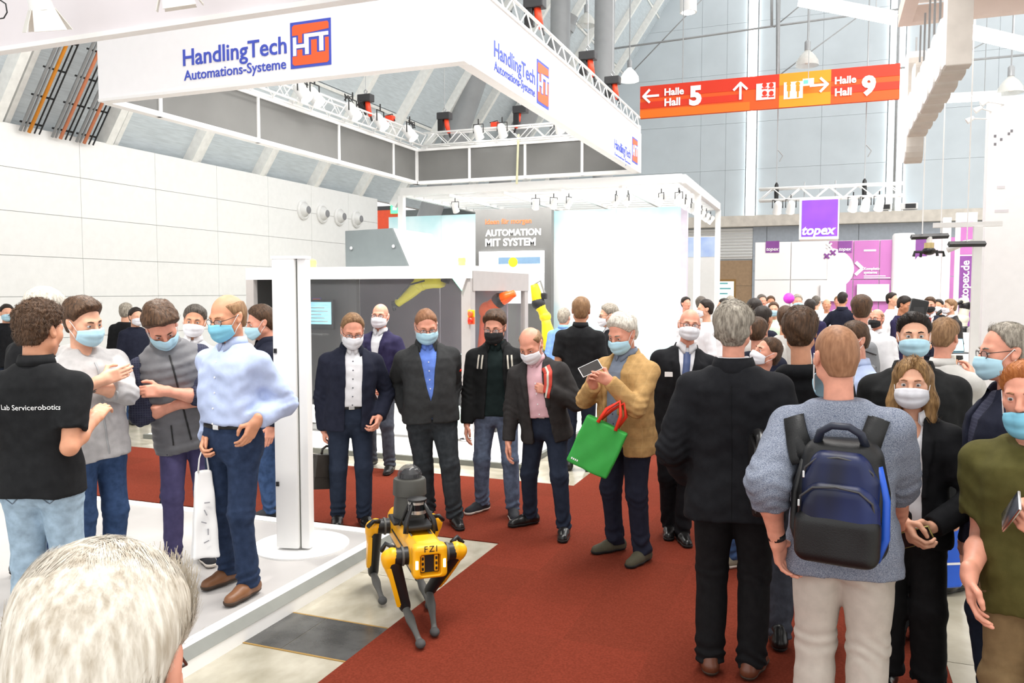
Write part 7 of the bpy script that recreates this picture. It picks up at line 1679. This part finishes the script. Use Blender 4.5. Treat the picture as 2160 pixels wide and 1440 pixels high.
# striped straps on the black softshell, red strap on the charcoal blazer
p = PEOPLE['softshell']; H_, tp_ = p['H'], p['tp']; m_str = mat('strap_stripe', srgb(190, 184, 172), .7)
for s_ in (-1, 1):
    q0, q1 = tp_(s_*.115, 0, .272*H_), tp_(s_*.125, 0, .20*H_)
    so = strip(p, 'outer', [(q0.x, q0.z), (q1.x, q1.z)], .062, soft, 'bag_strap', .006, False, 10)
    for w_ in (-.016, .016): strip(p, 'outer', [(q0.x+w_, q0.z-.002), (q1.x+w_, q1.z+.01)], .013, m_str, 'strap_stripe', .010, False, 10, so)
p = PEOPLE['pink']; H_, tp_ = p['H'], p['tp']; rst = mat('strap_red', srgb(190, 62, 48), .6)
pts = [tp_(-.085, 0, .283*H_), tp_(-.105, 0, .255*H_), tp_(-.10, 0, .20*H_), tp_(-.075, 0, .14*H_)]
so = strip(p, 'outer', [(q.x, q.z) for q in pts], .055, rst, 'bag_strap', .008, False, 8); strip(p, 'outer', [(q.x, q.z) for q in pts], .014, m_str, 'strap_stripe', .012, False, 8, so)
# grey backpack on the white shirt further back
def small_pack(key, lab, m, w=.15, h=.44):
    p = PEOPLE[key]; o = empty('backpack', p['w'](p['tp'](0, -.17, .02*p['H'])), p['e'].rotation_euler.z); tag(o, lab, 'backpack')
    bp_o('main_sack', lambda X, Y, Z: rbox((X*(1+.3*np.clip((Z-.25)/.2, 0, 1)), Y, Z), (0, -.02, h/2), (w, .075, h/2), .06), (-.2, -.13, -.03), (.2, .09, h+.04), m, o, .012)
    bp_o('front_pocket', lambda X, Y, Z: rbox((X, Y, Z), (0, -.10, h*.33), (w*.78, .03, h*.24), .025), (-.16, -.16, .0), (.16, -.03, h*.7), m, o, .012)
    MB().tube([(-.05, .02, h), (-.03, .0, h+.05), (.03, .0, h+.05), (.05, .02, h)], .01, 6).build('top_handle', m_bp, o, True)
    for zz in (h*.6, h*.85): MB().tube([(-w*.8, -.10, zz-.04), (0, -.112 if zz < h*.7 else -.1, zz), (w*.8, -.10, zz-.04)], .006, 6).build('zipper', m_black, o)
small_pack('greypack', 'grey backpack worn over a white shirt', mat('backpack_grey', srgb(120, 122, 126), .7))
# blue carrier bag behind the woman
c = at_t(1972, 1237, 4.15); bb = empty('carrier_bag', c, YAW+.1); tag(bb, 'flat blue carrier bag hanging behind the woman in black', 'bag'); m_bb = mat('bag_blue', srgb(30, 92, 210), .45)
np_sd('sack', bag_sdf(.135, .03, .32, .7, .0, .004), (-.17, -.07, -.03), (.17, .07, .35), .008, m_bb, bb); MB().box((0, -.034, .13), (.26, .003, .012)).build('print_band', m_wht, bb)
for s_ in (-.02, .02): MB().tube([(-.06, s_, .31), (-.04, s_, .42), (.04, s_, .42), (.06, s_, .31)], .007, 6).build('strap', m_wht, bb, True)
# magenta disc sign and a far camera monitor
c = at_t(1664, 629, 12.8); o = empty('round_sign', c); tag(o, 'round magenta balloon held among the far visitors', 'balloon'); MB().ell((0, 0, 0), (.085, .06, .085)).build('balloon', mat('balloon_magenta', srgb(214, 70, 214), .4), o, True); MB().tube([(0, 0, -.08), (.02, 0, -.5), (0, 0, -1.6)], .006, 5).build('stick', white, o)
c = at_t(1937, 650, 8.6); o = empty('camera_monitor', (c.x, c.y, 0)); tag(o, 'black monitor on a stand beside the navy waistcoat', 'monitor')
MB().box((0, 0, c.z), (.17, .10, .19), Matrix.Rotation(.2, 3, 'Y'), .02).build('housing', m_black, o); MB().box((0, -.052, c.z-.02), (.1, .01, .07)).build('screen', m_dark, o); MB().lathe([(.18, 0), (.18, .02), (.02, .03), (.02, c.z-.09)], 12).build('pole', m_dark, o)

# ================================================================ small things on the clothes
def decal(p, key, body, size, x, z, m, name, back=False, w=None):
    o = text_mesh(body, size, name, m, p['e'], .0, align='CENTER'); me = o.data; n = len(me.vertices); co = np.zeros(n*3, f32); me.vertices.foreach_get('co', co); co = co.reshape(-1, 3)
    sx = -1 if True else 1
    # person space: facing +Y, so a reader in front sees +x on the left; from behind x is upright
    xs = x+(co[:, 0] if back else -co[:, 0]); zs = z+co[:, 1]
    y = surf_y(p['fns'][key], xs, zs, *((-.5, .5) if back else (.5, -.5)))
    co = np.stack([xs, y+(-.003 if back else .003), zs], 1); me.vertices.foreach_set('co', co.astype(f32).ravel()); me.update(); return o
p = PEOPLE['polo']; decal(p, 'inner', 'Living Lab Servicerobotics', .034, -.02, p['tp'](0, 0, .195*p['H']).z, m_wht, 'back_print', True)
btn_d = mat('button_dark', srgb(60, 60, 70), .4); btn_w = mat('button_white', (.8, .8, .8), .4)
buttons(PEOPLE['navy'], 'inner', (.58, .62, .66, .70, .74, .78), btn_d); buttons(PEOPLE['darkjacket'], 'inner', (.64, .68, .72, .76), btn_w); buttons(PEOPLE['pink'], 'inner', (.58, .63, .68, .73), btn_w); buttons(PEOPLE['tan'], 'inner', (.56, .60, .64, .68), btn_d); buttons(PEOPLE['blueshirt'], 'inner', (.58, .63, .68, .73, .78), btn_w)
p = PEOPLE['vest']; q0, q1 = p['tp'](0, 0, .28*p['H']), p['tp'](0, 0, -.04*p['H']); strip(p, 'outer', [(q0.x, q0.z), (q1.x, q1.z)], .010, m_black, 'zipper', .002, False, 30, p['hems']['outer'])
for s_ in (-1, 1):
    q0, q1 = p['tp'](s_*.09, 0, .03*p['H']), p['tp'](s_*.105, 0, -.045*p['H']); strip(p, 'outer', [(q0.x, q0.z), (q1.x, q1.z)], .008, m_black, 'pocket_zip', .002, False, 10, p['hems']['outer'])
p = PEOPLE['hoodie']; q0, q1 = p['tp'](0, 0, .27*p['H']), p['tp'](0, 0, -.04*p['H']); strip(p, 'inner', [(q0.x, q0.z), (q1.x, q1.z)], .008, m_steel, 'zipper', .002, False, 30, p['hems']['inner'])
# ties and badge
for key, m_t, w_ in (('tie', mat('tie_blue', srgb(70, 86, 128), .5), .05), ('redtie', mat('tie_red', srgb(206, 50, 40), .5), .05)):
    p = PEOPLE[key]; q = [p['tp'](0, 0, z_*p['H']) for z_ in (.30, .24, .12)]; strip(p, 'inner', [(v.x, v.z) for v in q], w_, m_t, 'tie', .008, False, 8)
p = PEOPLE['tie']; v = p['tp'](.11, 0, .20*p['H']); y = float(surf_y(p['fns']['outer'], [v.x], [v.z])[0]); MB().box((v.x, y+.006, v.z), (.075, .006, .035)).build('name_badge', m_wht, p['e'])
p = PEOPLE['darkjacket']; A = p['arms']['L']; c = A['sh'].lerp(A['el'], .45)+Vector((-.052, .04, 0)); MB().ell(c, (.016, .016, .014)).build('sleeve_patch', m_red, p['e'], True)
# wrist watches
def band(key, nm, m, r=.033, w=.022, f=.12):
    p = PEOPLE[key]; A = p['arms'][nm]; c = A['wr'].lerp(A['el'], f); d = (A['wr']-A['el']).normalized(); wo = MB().tube([c-d*w/2, c+d*w/2], r, 18).build('watch_band', m, p['e'], True); return p, A, c
band('backpacker', 'L', m_black, .034, .024, .10); p, A, c = band('hoodie', 'L', mat('watch_strap', srgb(96, 84, 78), .5), .032, .02, .1)
MB().box(c+Vector((0, .03, .014)), (.03, .016, .034), None, .005).build('watch_case', m_chrome, p['e'])

# jeans pockets and seams seen from behind
for key, mm in (('polo', mat('stitch_dark', srgb(96, 108, 122), .8)), ('backpacker', mat('stitch_stone', srgb(150, 142, 132), .8))):
    p = PEOPLE[key]; H_ = p['H']; px_ = p['piv'].x
    for s_ in (-1, 1):
        q = [(px_+s_*.045, .535*H_), (px_+s_*.045, .475*H_), (px_+s_*.085, .455*H_), (px_+s_*.125, .475*H_), (px_+s_*.125, .535*H_), (px_+s_*.045, .535*H_)]
        strip(p, 'trousers', q, .004, mm, 'pocket_seam', .001, True, 6, p['hems']['trousers'], .002)

# seam and vent down the back of the tall black suit
p = PEOPLE['suitback']; H_ = p['H']; q0, q1 = p['tp'](0, 0, .27*H_), p['tp'](0, 0, -.08*H_); strip(p, 'outer', [(q0.x, q0.z), (q1.x, q1.z)], .004, blk, 'back_seam', .001, True, 30, p['hems']['outer'], .001)
